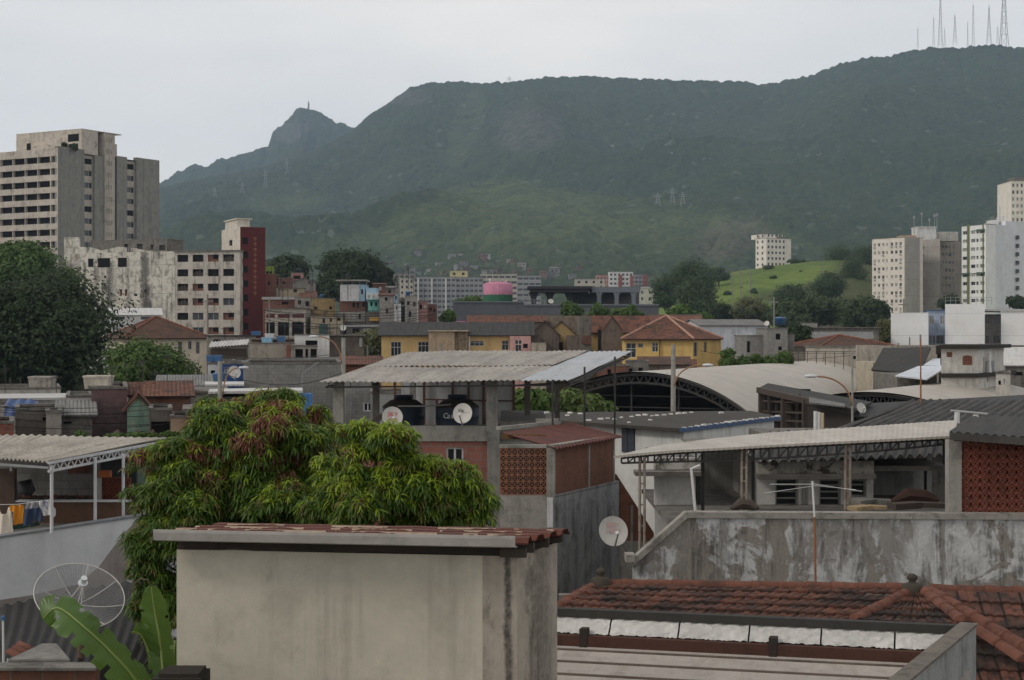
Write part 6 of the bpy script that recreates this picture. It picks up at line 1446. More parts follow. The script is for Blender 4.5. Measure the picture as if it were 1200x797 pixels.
# ------------------------------------------------------------------ sheets and tiles between four corners
def corr4(mb, p00, p10, p11, p01, pitch, amp, per=8, ny=6, prof='sin', jit=0.0, lap=0, seed=0, th=0.):
    """p00-p10 eave, p01-p11 top edge; waves run across the eave"""
    c = [Vector(p) for p in (p00, p10, p11, p01)]
    Lx = ((c[1]-c[0]).length+(c[2]-c[3]).length)/2; Ly = ((c[3]-c[0]).length+(c[2]-c[1]).length)/2
    nr = (c[1]-c[0]).cross(c[3]-c[0]).normalized(); nw = max(1, round(Lx/pitch)); NX = nw*per
    vs, uv = [], []
    for j in range(ny+1):
        b = j/ny
        for i in range(NX+1):
            a = i/NX; ph = (a*nw) % 1.
            if prof == 'sin': h = amp*math.cos(2*math.pi*ph)
            else: h = amp*(1 if .12 <= ph <= .38 else (ph/.12 if ph < .12 else (max(0, (.5-ph)/.12) if ph < .5 else 0)))
            if jit: h += jit*(math.sin(a*Lx*1.3+seed)*math.sin(b*Ly*1.1+2*seed)+.5*math.sin(a*Lx*3.1+1.7*seed)*math.sin(b*Ly*2.3))
            if lap: h -= (b*lap % 1)*.012
            vs.append(c[0].lerp(c[1], a).lerp(c[3].lerp(c[2], a), b)+nr*h); uv.append((a*Lx, b*Ly))
    fs = [[j*(NX+1)+i, j*(NX+1)+i+1, (j+1)*(NX+1)+i+1, (j+1)*(NX+1)+i] for j in range(ny) for i in range(NX)]
    mb.add(vs, fs, [[uv[k] for k in f] for f in fs])
    if th:
        o = [v-nr*th for v in vs]; mb.add(o, [f[::-1] for f in fs], [[uv[k] for k in f[::-1]] for f in fs])
        e = []
        for i in range(NX): e.append((vs[i], o[i], o[i+1], vs[i+1]))
        k = ny*(NX+1)
        for i in range(NX): e.append((vs[k+i+1], o[k+i+1], o[k+i], vs[k+i]))
        for j in range(ny):
            q = j*(NX+1); e.append((vs[q+NX+1], o[q+NX+1], o[q], vs[q])); q += NX; e.append((vs[q], o[q], o[q+NX+1], vs[q+NX+1]))
        for f in e: mb.add(f, [(0, 1, 2, 3)], [[(0, 0)]*4])
def tiles4(mb, p00, p10, p11, p01, tw=.24, ch=.42, lip=.04, roll=.024, per=8, seed=0):
    c = [Vector(p) for p in (p00, p10, p11, p01)]
    Lx = (c[1]-c[0]).length; Ly = ((c[3]-c[0]).length+(c[2]-c[1]).length)/2
    nr = (c[1]-c[0]).cross(c[3]-c[0]); 
    if nr.length < 1e-8: nr = (c[1]-c[0]).cross(c[2]-c[0])
    nr.normalize(); nt = max(1, round(Lx/tw)); nc = max(1, round(Ly/ch)); NX = nt*per; rs = random.Random(seed)
    for j in range(nc):
        tz = [rs.uniform(-.008, .008) for _ in range(nt+1)]; ts = [rs.uniform(-.012, .012) for _ in range(nt+1)]
        rows = []
        for (b, hh) in ((j/nc-.02/nc, 0.), (j/nc, lip), ((j+.5)/nc, lip*.55), ((j+1.02)/nc, lip*.05)):
            row = []
            for i in range(NX+1):
                a = i/NX; k = min(nt-1, int(a*nt)); ph = (a*nt) % 1.
                r = roll*(max(0, math.sin(2*math.pi*(ph*1.0)))**.8 if ph < .5 else .55*max(0, math.sin(2*math.pi*(ph-.5)))**.8)
                bb = min(1, max(0, b+ts[k]/Ly))
                row.append((c[0].lerp(c[1], a).lerp(c[3].lerp(c[2], a), bb)+nr*(r+hh+tz[k]), (a*nt*tw, (j+.5)*ch+(b*nc-j-.5)*ch*.9)))
            rows.append(row)
        vs = [v for r in rows for v, _ in r]; uv = [u for r in rows for _, u in r]; n = NX+1
        fs = [[q*n+i, q*n+i+1, (q+1)*n+i+1, (q+1)*n+i] for q in range(3) for i in range(NX)]
        mb.add(vs, fs, [[uv[k] for k in f] for f in fs])
def ridge_caps(label_t, p, q, r=.085, ln=.38, mat=None, seed=0):
    p, q = Vector(p), Vector(q); d = (q-p); n = max(1, round(d.length/ln)); rs = random.Random(seed)
    for i in range(n):
        a = p.lerp(q, i/n); b = p.lerp(q, (i+1.08)/n); m = MB(label_t)
        u = d.normalized(); side = u.cross(Vector((0, 0, 1))).normalized(); up = side.cross(u).normalized()
        R0, R1 = r*rs.uniform(.95, 1.06), r*.86; K_ = 9; vs = []
        for (c, R) in ((a, R0*1.1), (a+u*.05, R0), (b, R1)):
            for k in range(K_):
                t_ = math.pi*(k/(K_-1)); vs.append(c+side*R*1.15*math.cos(t_)+up*(R*math.sin(t_)-.02+rs.uniform(-.002, .002)))
        fs = [[j*K_+k, j*K_+k+1, (j+1)*K_+k+1, (j+1)*K_+k] for j in range(2) for k in range(K_-1)]+[list(range(K_-1, -1, -1))]
        m.add(vs, fs); part('ridge_cap', m, mat or CAPM, label_t, True)
CAPM = wallmat('clay_ridge_cap', (.16, .068, .047), dirt=(.04, .033, .03), amt=.8, streak=.2, scale=2.5, var=.3)
NTILE = tilemat('orange_clay_tile_near', (.18, .072, .045), (.095, .048, .036), (.025, .022, .02), .24, .42, .9, bump=.25)
# ------------------------------------------------------------------ carport building with tanks
CSH = corrmat('carport_sheet_grey', L((170, 164, 156)), L((112, 106, 98)), .5, pitch=50, bump=.15, stripes=.12)
CSB = corrmat('carport_sheet_blue', L((178, 182, 186)), L((130, 130, 130)), .35, pitch=50, bump=.1, rough=.5, stripes=.08)
FL_, FR_, BL_, BR_ = P(374, 448, 47.5), P(668, 445.5, 47), P(481, 413, 58), P(743, 411.5, 58)
t = thing('carport_building', 'unfinished brick building with a wide grey corrugated rooftop canopy on bare concrete columns', 'building', (X(575, 48), 48, 0), 0)
def lp(a, b): return FL_.lerp(FR_, a).lerp(BL_.lerp(BR_, a), b)
m = MB(t); corr4(m, lp(0, 0), lp(.8, 0), lp(.8, .47), lp(0, .47), .177, .017, 8, 5, jit=.02, seed=1, th=.012); part('canopy_sheet', m, CSH, t, True)
up_ = Vector((0, 0, .035))
m = MB(t); corr4(m, lp(0, .45)+up_, lp(.8, .45)+up_, lp(.8, 1)+up_, lp(0, 1)+up_, .177, .017, 8, 5, jit=.02, seed=2, th=.012); part('canopy_sheet', m, CSH, t, True)
m = MB(t); corr4(m, lp(.803, 0), lp(1, 0), lp(1, 1.0), lp(.803, 1.0), .177, .017, 8, 8, jit=.015, seed=3, th=.01); part('canopy_sheet', m, CSB, t, True, 'bluish newer canopy sheets')
m = MB(t); dz = Vector((0, 0, -.17))
m.beam(lp(.03, .02)+dz, lp(.99, .02)+dz, .05, .05)
for k in range(12): a = .03+.96*k/11; m.beam(lp(a, .02)+dz, lp(a, .02)+Vector((0, 0, -.03)), .03)
m.beam(lp(.02, .5)+dz, lp(.98, .5)+dz, .06); m.beam(lp(.02, .97)+dz, lp(.98, .97)+dz, .06)
for a in (.02, .985): m.beam(lp(a, .02)+dz, lp(a, .97)+dz, .06)
part('purlin', m, STEEL, t)
slab_z = Z(499, 48)
FLOORZ = slab_z-.5
def col(px0, px1, Y, ztop, zbot, dy=.3, mat=CONC):
    m = MB(t); m.box(X(px0, Y), X(px1, Y), Y, Y+dy, zbot, ztop); part('column', m, mat, t)
col(570, 583.5, 47.9, Z(446, 47.9), Z(505, 47.9)); col(571, 585.5, 47.85, Z(505, 47.85)+.003, 0, .36)
col(390, 402.5, 48.2, Z(447, 48.2), 0); col(436.5, 444, 49.5, Z(446, 49.5)+.03, FLOORZ, .25, CONCD); col(480, 486.5, 56.5, Z(428, 56.5), FLOORZ); col(614.5, 621.5, 54, Z(432, 54), Z(497, 54), .25, CONCD); col(650, 656, 56.5, Z(428, 56.5), Z(495, 56.5), .25, CONCD)
m = MB(t); m.box(X(388, 48), X(570.8, 47.9), 47.92, 48.2, Z(517, 48), slab_z); m.box(X(388, 48), X(640, 54), 48.21, 58.5, FLOORZ-.2, FLOORZ); m.box(X(583.6, 48)+.05, X(640, 52), 50, 57, FLOORZ+.001, slab_z+.02); part('floor_slab', m, CONC, t)
m = MB(t); x0, x1 = X(388, 48), X(571, 48); f = lambda u, d, z: (x0+u, 48.0+d, z)
wo = (X(523, 48)-x0, X(543, 48)-x0, Z(557, 48), Z(524.5, 48))
panel(m, f, 0, x1-x0, 0, Z(517, 48)-.001, [wo], .14); part('brick_wall', m, wallmat('pink_hollow_brick', (.3, .13, .1), brick=((.36, .15, .11), (.28, .115, .09), (.24, .21, .19), .3, .2, .014), amt=.2, streak=.3), t)
link('window', win_mesh(wo[1]-wo[0], wo[3]-wo[2], 'slide_white'), t, Vector(f(wo[0], .07, wo[2]))-Vector(t.location))
m = MB(t); m.box(X(388, 48)+.001, X(388, 48)+.15, 48.2, 58, 0, FLOORZ-.21); m.box(X(400, 58), X(640, 58), 58, 58.15, 0, FLOORZ-.21); part('rear_wall', m, BRICK, t)
# back screen of white boards with rusty studs
m = MB(t); m.box(X(470, 57.4), X(560, 57.4), 57.4, 57.43, FLOORZ, Z(437, 57.4)); m.box(X(560, 57.4)+.002, X(603, 57.4), 57.4, 57.43, FLOORZ, Z(434, 57.4)); part('screen_board', m, wm('white_screen_board', (196, 198, 200), amt=.12, streak=.25), t)
m = MB(t)
for px in (463, 497, 530.5, 549, 566.5, 602): m.beam(P(px, 499, 57.3), P(px, 436, 57.3), .09, .05)
m.beam(P(497, 468, 57.25), P(603, 470, 57.25), .08, .05); m.beam(P(512, 469, 56), P(512, 497, 56), .1)
part('screen_stud', m, wm('rusty_stud', (112, 84, 72), amt=.5), t)
for px, y0, y1, Y in ((647.6, 447, 519, 46), (685, 432, 513, 47.5), (720.5, 420, 509, 49)): m = MB(t); m.cyl(P(px, y1+1, Y), P(px, y0-2, Y), .03, n=8); part('steel_post', m, STEEL, t)
m = MB(t); m.beam(P(668, 449, 47), P(722, 421, 55), .06); m.beam(P(600, 452, 47.5), P(690, 447, 47.5), .05); part('edge_beam', m, STEEL, t)
def big_tank(label, px, Y, rpx, ytop, ybase):
    r = rpx/F*Y; t2 = thing('water_tank', label, 'water tank', (X(px, Y), Y, FLOORZ), 0, 'dark blue rooftop water tanks')
    H = Z(ytop, Y)-FLOORZ; hs_ = H*.70
    m = MB(); m.lathe([(r*.93, 0), (r*.96, hs_*.3), (r*.985, hs_*.32), (r*.985, hs_*.36), (r*.965, hs_*.38), (r*.985, hs_*.68), (r*1.0, hs_*.7), (r*1.0, hs_*.75), (r*.985, hs_*.77), (r, hs_), (r*.99, hs_+.02)], 40); part('body', m, TANKN, t2, True)
    m = MB(); m.lathe([(r*1.01, hs_+.01), (r*.98, hs_+.06), (r*.62, H*.88), (r*.45, H*.9)], 40); part('shoulder', m, wm('tank_shoulder_dusty', (66, 64, 60), amt=.3), t2, True)
    m = MB(); m.lathe([(r*.42, H*.88), (r*.43, H*.93), (r*.45, H*.935), (r*.45, H*.985), (r*.43, H), (0, H*1.005)], 32); part('lid', m, TANKN, t2, True)
    m = MB(); m.cyl((r*.9, -.2, .12), (r*1.5, -.3, .12), .03, n=8); part('outlet_pipe', m, FRAMEW, t2); return t2, r
big_tank('dark blue round water tank nearer the mango tree', 473, 50.5, 25, 463, 497)
tk2, r2 = big_tank('dark blue round water tank with white lettering next to the grey column', 536, 50, 25.5, 462.5, 497)
WHL = plain('white_lettering', (.7, .7, .68), .6)
for i, ch in enumerate('Casa'):
    me = text_mesh('lettering', ch, .24, WHL, .004, .15)
    an = RAD(-31+i*9.5); o = link('lettering', me, tk2, (math.sin(an)*(r2*1.01), -math.cos(an)*(r2*1.01), Z(487.5, 49.4)-FLOORZ)); o.rotation_euler = (RAD(90), 0, an)
m = MB(); m.path([P(466, 476, 49), P(500, 476, 49), P(530, 474, 49.5)], .025, 8); solid('pipe', m, FRAME, 'thin pale pipe running between the two dark blue tanks', 'pipe')
m = MB(); m.add([P(434, 494, 47.6), P(447, 484, 47.6), P(450, 488, 47.6), P(440, 500, 47.6), P(434, 494, 47.4), P(447, 484, 47.4), P(450, 488, 47.4), P(440, 500, 47.4)], [(0, 1, 2, 3), (7, 6, 5, 4), (0, 4, 5, 1), (1, 5, 6, 2), (2, 6, 7, 3), (3, 7, 4, 0)]); solid('plank', m, WOOD, 'dark leaning plank on the slab beside the red lettered dish', 'plank')
REDL = plain('red_lettering', L((190, 60, 60)), .6); BLKL = plain('black_lettering', L((60, 60, 66)), .6); PINKL = plain('faded_pink_lettering', L((206, 160, 160)), .6)
DG = 'small satellite dishes on the roofs'
rd = 12/F*47.3
dish('small dish with red lettering, half hidden by the mango tree', P(460, 488.5, 47.3), rd, .25, .25, cols=(('SKY', rd*.62, (0, rd*.25), REDL, .25), ('HDTV', rd*.36, (0, -rd*.25), REDL, .25)), mast=(0, .5, -.6))
rd = 11.8/F*47.4
d_ = dish('white dish with black lettering in front of the lettered tank', P(542, 484.5, 47.4), rd, -.35, .2, cols=(('Via', rd*.5, (-rd*.25, rd*.3), BLKL, .1), ('_____', rd*.28, (rd*.32, rd*.24), BLKL, 0)), mast=(-.02, .25, -.45))
# ------------------------------------------------------------------ lattice brick annex with the rust red roof
LAT = wm('lattice_clay', (162, 116, 92), amt=.35, streak=.4, scale=2)
t = thing('brick_annex', 'small annex with a clay lattice front, brick side and rust red sheet roof', 'building', (X(586, 41), 41, 0), 0)
xa, xb = X(585.5, 41), X(650, 41); cR = Vector((xb, 41.)); cB = Vector((X(721.5, 44.8), 44.8)); zt = Z(526, 41); zl = Z(579.5, 41)
def lattice_panel(mb, f, u0, u1, z0, z1, nx, nz, bar, dep, style='cross'):
    du, dz_ = (u1-u0)/nx, (z1-z0)/nz
    def strip(a, b, w):
        a, b = Vector(a), Vector(b); d = (b-a).normalized(); n = Vector((-d.y, d.x))*w/2
        q = [a+n, a-n, b-n, b+n]
        vs = [f(p.x, 0, p.y) for p in q]+[f(p.x, dep, p.y) for p in q]
        mb.add(vs, [(0, 1, 2, 3), (0, 4, 5, 1), (1, 5, 6, 2), (2, 6, 7, 3), (3, 7, 4, 0), (7, 6, 5, 4)])
    for i in range(nx+1): strip((u0+i*du, z0), (u0+i*du, z1), bar)
    for j in range(nz+1): strip((u0, z0+j*dz_), (u1, z0+j*dz_), bar)
    for i in range(nx):
        for j in range(nz):
            cx, cz = u0+(i+.5)*du, z0+(j+.5)*dz_
            if style == 'plus':
                strip((cx-du*.5, cz-dz_*.5), (cx+du*.5, cz+dz_*.5), bar*.6); strip((cx-du*.5, cz+dz_*.5), (cx+du*.5, cz-dz_*.5), bar*.7)
            elif style == 'cross':
                e = .36; pts = [(cx-du*e, cz), (cx, cz+dz_*e), (cx+du*e, cz), (cx, cz-dz_*e)]
                for k in range(4): strip(pts[k], pts[(k+1) % 4], bar*.8)
                strip((cx-du*.5, cz), (cx-du*.33, cz), bar); strip((cx+du*.33, cz), (cx+du*.5, cz), bar); strip((cx, cz-dz_*.5), (cx, cz-dz_*.33), bar); strip((cx, cz+dz_*.33), (cx, cz+dz_*.5), bar)
            else:      # fans: arcs rising from the block's foot
                for rr in (.46, .26):
                    pr = None
                    for k in range(7):
                        a = math.pi*k/6; p_ = (cx-rr*du*math.cos(a), cz-dz_*.5+rr*dz_*1.7*math.sin(a))
                        if pr: strip(pr, p_, bar*.9)
                        pr = p_
f = lambda u, d, z: (xa+u, 41+d, z)
m = MB(t); lattice_panel(m, f, .02, X(640.5, 41)-xa, zl, zt, 8, 7, .02, .09, 'plus'); part('lattice_screen', m, LAT, t)
m = MB(t); m.box(X(640.5, 41)+.001, xb, 40.98, 41.2, 0, zt+.02); m.box(xa, X(640.5, 41), 41.0, 41.15, 0, zl-.02); m.box(xa, X(640.5, 41), 40.98, 41.18, zt+.02, zt+.1); part('concrete_frame', m, wm('annex_concrete', (158, 154, 146), amt=.5, streak=.7, scale=1.2), t)
m = MB(t); m.box(X(641, 41), X(648, 41), 40.955, 40.978, Z(618, 41), Z(583, 41)); part('white_paint_patch', m, wm('white_patch', (206, 206, 206), amt=.2), t)
dv = (cB-cR).normalized(); ln = (cB-cR).length
g3 = lambda u, d, z: (cR.x+dv.x*u-dv.y*d, cR.y+dv.y*u+dv.x*d, z)
SBR = wallmat('annex_side_brick', (.2, .09, .06), brick=((.23, .1, .065), (.18, .08, .055), (.16, .1, .075), .2, .095, .014), amt=.35, streak=.4)
m = MB(t); ang = math.atan2(dv.y, dv.x)
sb = MB(); sb.box(.12, ln*.55, .05, .15, zl-.02, zt+.0); sb.box(ln*.57, ln-.1, .05, .15, zl-.02, zt-.0)
o = part('brick_side', sb, SBR, t, loc=(cR.x-t.location.x, cR.y-t.location.y, 0), rz=ang)
fr_ = MB()
for (u0, u1) in ((0., .12), (ln*.55, ln*.57), (ln-.1, ln)): fr_.box(u0+.002, u1, .02, .2, zl-.02, zt+.0)
fr_.box(0.002, ln, .02, .2, zt+.001, zt+.1); part('side_frame', fr_, MATS['annex_concrete'], t, loc=(cR.x-t.location.x, cR.y-t.location.y, 0), rz=ang)
lo = MB(); lo.box(.003, ln+.25, .0, .22, 0, zl-.021); part('stained_wall', lo, wm('annex_stained_wall', (160, 162, 162), amt=.55, streak=.95, scale=1.1, joints=(1.45, 'h')), t, loc=(cR.x-t.location.x, cR.y-t.location.y, 0), rz=ang)
m = MB(t); m.box(xa, xa+.1, 41.2, 44.4, 0, zl); part('rear_wall', m, BRICKO, t)
m = MB(t); m.box(xa+.01, X(646, 43), 42.2, 42.3, 0, zt); part('shade_backing', m, VOID, t)  # added black sheet, paints the shade seen through the lattice holes
RRS = corrmat('rust_red_sheet', L((92, 55, 49)), L((60, 38, 34)), .5, pitch=50, bump=.1, stripes=.1)
m = MB(t); corr4(m, P(651.5, 526, 40.7), P(730, 511.5, 44.6), P(668, 495.5, 47), P(586.5, 507, 43.6), .2, .02, 8, 4, jit=.015, th=.02); part('roof', m, RRS, t, True)
m = MB(t); m.box(xa+.05, X(640, 42), 43.2, 43.3, zt+.1, Z(509, 43.2)); part('inner_wall', m, wm('inner_ochre', (110, 84, 50), amt=.4), t)
m = MB(t); m.beam(P(584, 502, 44), P(655, 495, 47), .14, .1); m.box(X(628, 46.5), X(655, 46.5), 46.4, 46.7, Z(499, 46.5), Z(491, 46.5)); part('ledge', m, CONC, t)
t = thing('brick_gable_wall', 'orange brick wall with a sloping top edge behind the faded dish', 'wall', (X(722, 45.6), 45.6, 0), 0)
m = MB(t); Yg = 45.6; pl = [(X(721, Yg), 0), (X(770, Yg), 0), (X(770, Yg), Z(630, Yg)), (X(722.5, Yg), Z(556, Yg)), (X(721, Yg), Z(556, Yg))]
m.prism(pl, Yg, Yg+.15); part('brick_wall', m, wallmat('gable_brick', (.22, .1, .06), amt=.35, streak=.5, brick=((.25, .105, .065), (.2, .085, .055), (.17, .12, .095), .3, .2, .01)), t)
m = MB(t); m.box(X(739, Yg), X(742, Yg), Yg-.02, Yg-.002, 0, Z(592, Yg)); m.box(X(721, Yg), X(768, Yg), Yg-.03, Yg-.003, 0, Z(634, Yg)); part('concrete_strip', m, CONC, t)
rd = 17.5/F*33
dish('faded white dish with pink lettering on the stained annex wall', P(719, 622.5, 33), rd, .3, .28, cols=(('SKY', rd*.5, (-rd*.05, rd*.42), PINKL, .25), ('HDTV', rd*.4, (rd*.05, rd*.02), PINKL, .25)), mast=(.5, .6, -.72))
# ------------------------------------------------------------------ white house with black flat roof, green behind
t = thing('white_house', 'white plain house with a black flat roof edged with small white blocks', 'house', (X(798, 60), 60, 0), 0)
zr = Z(505.5, 60)
def fz(px, py): Yq = YZ(py, zr); return (X(px, Yq), Yq)
WHH = wm('white_house_wall', (212, 212, 208), amt=.15, streak=.4, scale=.6)
cc, rr_, rb, lb, ll = fz(798, 506), fz(914, 491.5), fz(880, 484.5), fz(596, 486.5), fz(664, 497)
m = MB(t); m.slab([ll, cc, rr_, rb, lb], zr, zr+.12); part('roof', m, wm('black_roof_felt', (72, 68, 64), amt=.4, scale=.6), t)
m = MB(t)
ins = lambda p, q, k=.25: (p[0]+(q[0]-p[0])*k/math.dist(p, q), p[1]+(q[1]-p[1])*k/math.dist(p, q))
cen = ((cc[0]+rb[0])/2, (cc[1]+lb[1])/2); w1, w2, w3, w4 = [ins(p, cen, .4) for p in (ll, cc, rr_, rb)]
for a_, b_ in ((w1, w2), (w2, w3), (w3, w4)): m.add([(*a_, 0), (*b_, 0), (*b_, zr-.002), (*a_, zr-.002)], [(0, 1, 2, 3)])
part('wall', m, WHH, t)
dd = Vector((w2[0]-w1[0], w2[1]-w1[1])); dn = dd.normalized(); 
m = MB(); 
for k in range(2): m.box(k*.36, k*.36+.33, -.06, -.003, 0, 1.05); 
kk = Vector(w1).lerp(Vector(w2), .45); part('shutter', m, plain('dark_blue_shutter', L((50, 54, 64)), .6), t, loc=(kk.x-t.location.x, kk.y-t.location.y, Z(531, 62)), rz=math.atan2(dn.y, dn.x))
m = MB(t); m.beam((*cc, zr+.06), (*rr_, zr+.06), .1, .16); part('roof_gutter', m, plain('blue_gutter', L((60, 84, 120)), .6), t)
bm_ = MB(); bm_.add([(-.14, -.1, 0), (.14, -.1, 0), (.13, .1, 0), (-.12, .1, 0), (-.12, -.08, .12), (.11, -.08, .14), (.1, .08, .13), (-.1, .08, .11)], [(3, 2, 1, 0), (0, 1, 5, 4), (1, 2, 6, 5), (2, 3, 7, 6), (3, 0, 4, 7), (4, 5, 6, 7)])
BLK = mesh_of('roof_block', bm_, plain('white_block_weight', (.62, .6, .56), .8)); random.seed(4)
pts = [Vector(cc).lerp(Vector(rr_), (k+.5)/17) for k in range(17)]+[Vector(fz(p, q)) for p, q in ((810, 487), (802, 488), (795, 488.5), (786, 489), (778, 490), (770, 490.5), (764, 491), (756, 490), (748, 490.5), (740, 492), (728, 493), (720, 495), (712, 494), (704, 495), (690, 496.5), (737, 499), (762, 496), (845, 487.5), (665, 490.5), (680, 488.5), (668, 487.6), (640, 487.5), (628, 487.8), (617, 487.6), (606, 487.8))]
for i, p in enumerate(pts):
    o = link('roof_block', BLK, None, (p.x, p.y, zr+.12), random.uniform(-1, 1)); k_ = random.uniform(.4, .8); o.scale = (k_*1.3, k_, k_*.8)
    tag(o, 'small white weight block lying on the black flat roof', 'block', 'white blocks on the black roof')
for i, (px, y0, w, n) in enumerate(((615, 457, 34, 1500), (636, 455, 40, 2200), (665, 452, 44, 2600), (690, 462, 40, 2200), (712, 470, 34, 1500))):
    tree(('dark leafy bush under the carport edge', 'leafy bush between the two rear columns', 'brightest leafy bush behind the black flat roof', 'bushy shrub before the dark arch', 'low shrub at the end of the bush row')[i], px, y0, 494, 80+i, w, (LEAFM, LEAFM, LEAFL, LEAFL, LEAFM)[i], n*2, .17, 7, 'bush', 'bushes behind the black roof', seed=120+i, cat='bush')
# ------------------------------------------------------------------ terrace with the long white roof
WT = corrmat('white_terrace_sheet', L((182, 175, 165)), L((130, 120, 108)), .35, pitch=50, bump=.05, rough=.5, stripes=.1)
Yf, Yk = 34., 38.6
t = thing('terrace_roof', 'long shallow curved white sheet roof on rusty truss posts over the terrace', 'canopy', (X(900, Yf), Yf, Z(640, Yf)), 0)
FE = [(719, 534.5), (760, 530.5), (800, 527.5), (850, 525), (900, 522), (960, 519), (1020, 516), (1070, 513.5), (1118, 511)]
KE = [(778, 521), (806, 518), (836, 514), (870, 510.5), (904, 507), (960, 503.5), (1020, 499.5), (1070, 496), (1122, 492.5)]
vs, fs, uv = [], [], []
NXs = 66
def fe(E, a):
    x = a*(len(E)-1); i = min(len(E)-2, int(x)); k = x-i; return (E[i][0]*(1-k)+E[i+1][0]*k, E[i][1]*(1-k)+E[i+1][1]*k)
for i in range(NXs*2+1):
    a = i/(NXs*2)
    p = P(*fe(FE, a), Yf); q = P(*fe(KE, a), Yk)
    for j in range(5): v = p.lerp(q, j/4)+Vector((0, 0, .012 if i % 2 else 0)); vs.append(v); uv.append((v.x, v.y))
n5 = 5
fs = [[i*n5+j, (i+1)*n5+j, (i+1)*n5+j+1, i*n5+j+1] for i in range(NXs*2) for j in range(4)]
m = MB(t); m.add(vs, fs, [[uv[k] for k in q] for q in fs]); vl = [v-Vector((0, 0, .05)) for v in vs]; m.add(vl, [q[::-1] for q in fs], [[uv[k] for k in q[::-1]] for q in fs])
for i in range(NXs*2): m.add([vs[i*n5], vl[i*n5], vl[(i+1)*n5], vs[(i+1)*n5]], [(0, 1, 2, 3)], [[(0, 0)]*4])
part('roof_sheet', m, WT, t)
m = MB(t)
for i in range(40):
    a0, a1 = .03+i/40*.95, .03+(i+1)/40*.95; sag = lambda a: .1+.12*math.sin(math.pi*min(1, max(0, a)))
    p0, p1 = P(*fe(FE, a0), Yf)+Vector((0, .15, -.07)), P(*fe(FE, a1), Yf)+Vector((0, .15, -.07)); b0, b1 = p0-Vector((0, 0, sag(a0))), p1-Vector((0, 0, sag(a1)))
    m.beam(p0, p1, .05); m.beam(b0, b1, .04); m.beam(p0, b0, .035)
    if i % 2: m.beam(b0, p1, .025)
part('truss', m, STEEL, t)
m = MB(t); m.beam(P(778, 524, Yk), P(1118, 495, Yk)+Vector((0, 0, -.1)), .06); m.beam(P(930, 515, 36.3), P(1118, 504, 36.3), .06); part('rear_beam', m, STEEL, t)
for px, y0, y1, w in ((752.5, 536, 645, 5.5), (872, 526, 600, 5.5), (993.5, 520, 600, 5.5)):
    m = MB(t); Y = Yf+.15
    for s in (-1, 1): m.cyl(P(px+s*w/2, y1, Y), P(px+s*w/2, y0, Y), .03, n=8)
    for k in range(5): yy = y0+6+(y1-y0-10)*k/4; m.beam(P(px-w/2, yy, Y), P(px+w/2, yy, Y), .03)
    part('truss_post', m, RUSTP, t)
for px, y0, y1, Y in ((823.5, 525, 600, 35.5), (882.5, 522, 600, 36), (1107, 512, 545, 35)): m = MB(t); m.beam(P(px, y1, Y), P(px, y0, Y), .07); part('steel_post', m, STEEL, t)
# the house behind the terrace
t = thing('terrace_house', 'white rear house with slatted windows and a black stained parapet under a ribbed dark roof', 'house', (X(767, 40), 40, 0), 0)
Yh = 40.; zc = Z(550, Yh)
STN = wm('terrace_stained_parapet', (190, 186, 178), amt=.85, streak=.9, scale=1.6, peel=L((104, 99, 92)), pk=.46)
m = MB(t); m.box(X(767, Yh), X(815, Yh), Yh, Yh+.15, 0, Z(556, Yh)); part('wall', m, wm('terrace_white_wall', (208, 206, 202), amt=.2, streak=.4), t)
m = MB(t); m.box(X(766, Yh), X(822, Yh), Yh-.02, Yh+.25, Z(550, Yh), Z(537, Yh)); m.box(X(887, Yh), X(1024, Yh), Yh-.02, Yh+.25, Z(555, Yh), Z(540, Yh)); part('parapet', m, STN, t)
m = MB(t); m.box(X(743, Yh), X(822, Yh), Yh-.5, Yh+.2, Z(556, Yh)+.001, Z(551, Yh)); m.box(X(887, Yh), X(1024, Yh), Yh-.25, Yh+.2, Z(560.5, Yh), Z(555, Yh)-.001); part('ledge', m, CONCD, t)
m = MB(t); x0 = X(887, Yh); f = lambda u, d, z: (x0+u, Yh+.05+d, z); sc_ = Yh/F
ops = [((909-887)*sc_, (936-887)*sc_, Z(600, Yh), Z(561, Yh)), ((939.5-887)*sc_, (948-887)*sc_, Z(600, Yh), Z(562, Yh)), ((960.5-887)*sc_, (986-887)*sc_, Z(600, Yh), Z(561.5, Yh)), ((997-887)*sc_, (1016-887)*sc_, Z(583, Yh), Z(561.5, Yh))]
panel(m, f, 0, X(1024, Yh)-x0, 0, Z(560.5, Yh)-.002, ops, .2); part('front_wall', m, MATS['terrace_white_wall'], t)
for k, o_ in enumerate(ops):
    st = ('louvre', 'curtain', 'louvre', 'louvre')[k]
    link('door' if k == 1 else 'slatted_window', win_mesh(o_[1]-o_[0], o_[3]-o_[2], st), t, Vector(f(o_[0], .1, o_[2]))-Vector(t.location))
m = MB(t); m.box(X(822, 44), X(887, 42), 44, 44.2, 0, Z(520, 44)); m.box(X(884.5, Yh), X(887, Yh)-.002, Yh+.05, 44, 0, Z(537, Yh)); part('recess_wall', m, wm('recess_grey', (150, 148, 142), amt=.3), t)
m = MB(t); m.box(X(815, Yh)+.002, X(822, Yh), Yh+.1, Yh+.2, Z(600, Yh), Z(556, Yh)-.002); part('door', m, plain('dark_door', (.05, .05, .05), .6), t)
m = MB(t); m.box(X(1024, 41), X(1110, 41), 42.5, 42.7, 0, Z(543, 42)); m.box(X(1022, 41), X(1086, 41), 42.42, 42.49, Z(600, 42), Z(553, 42)); m.box(X(1085, 41.9), X(1091, 41.9), 41.8, 42.1, Z(600, 42), Z(533, 42)); part('back_room_wall', m, wm('back_room_grey', (150, 152, 150), amt=.35), t)
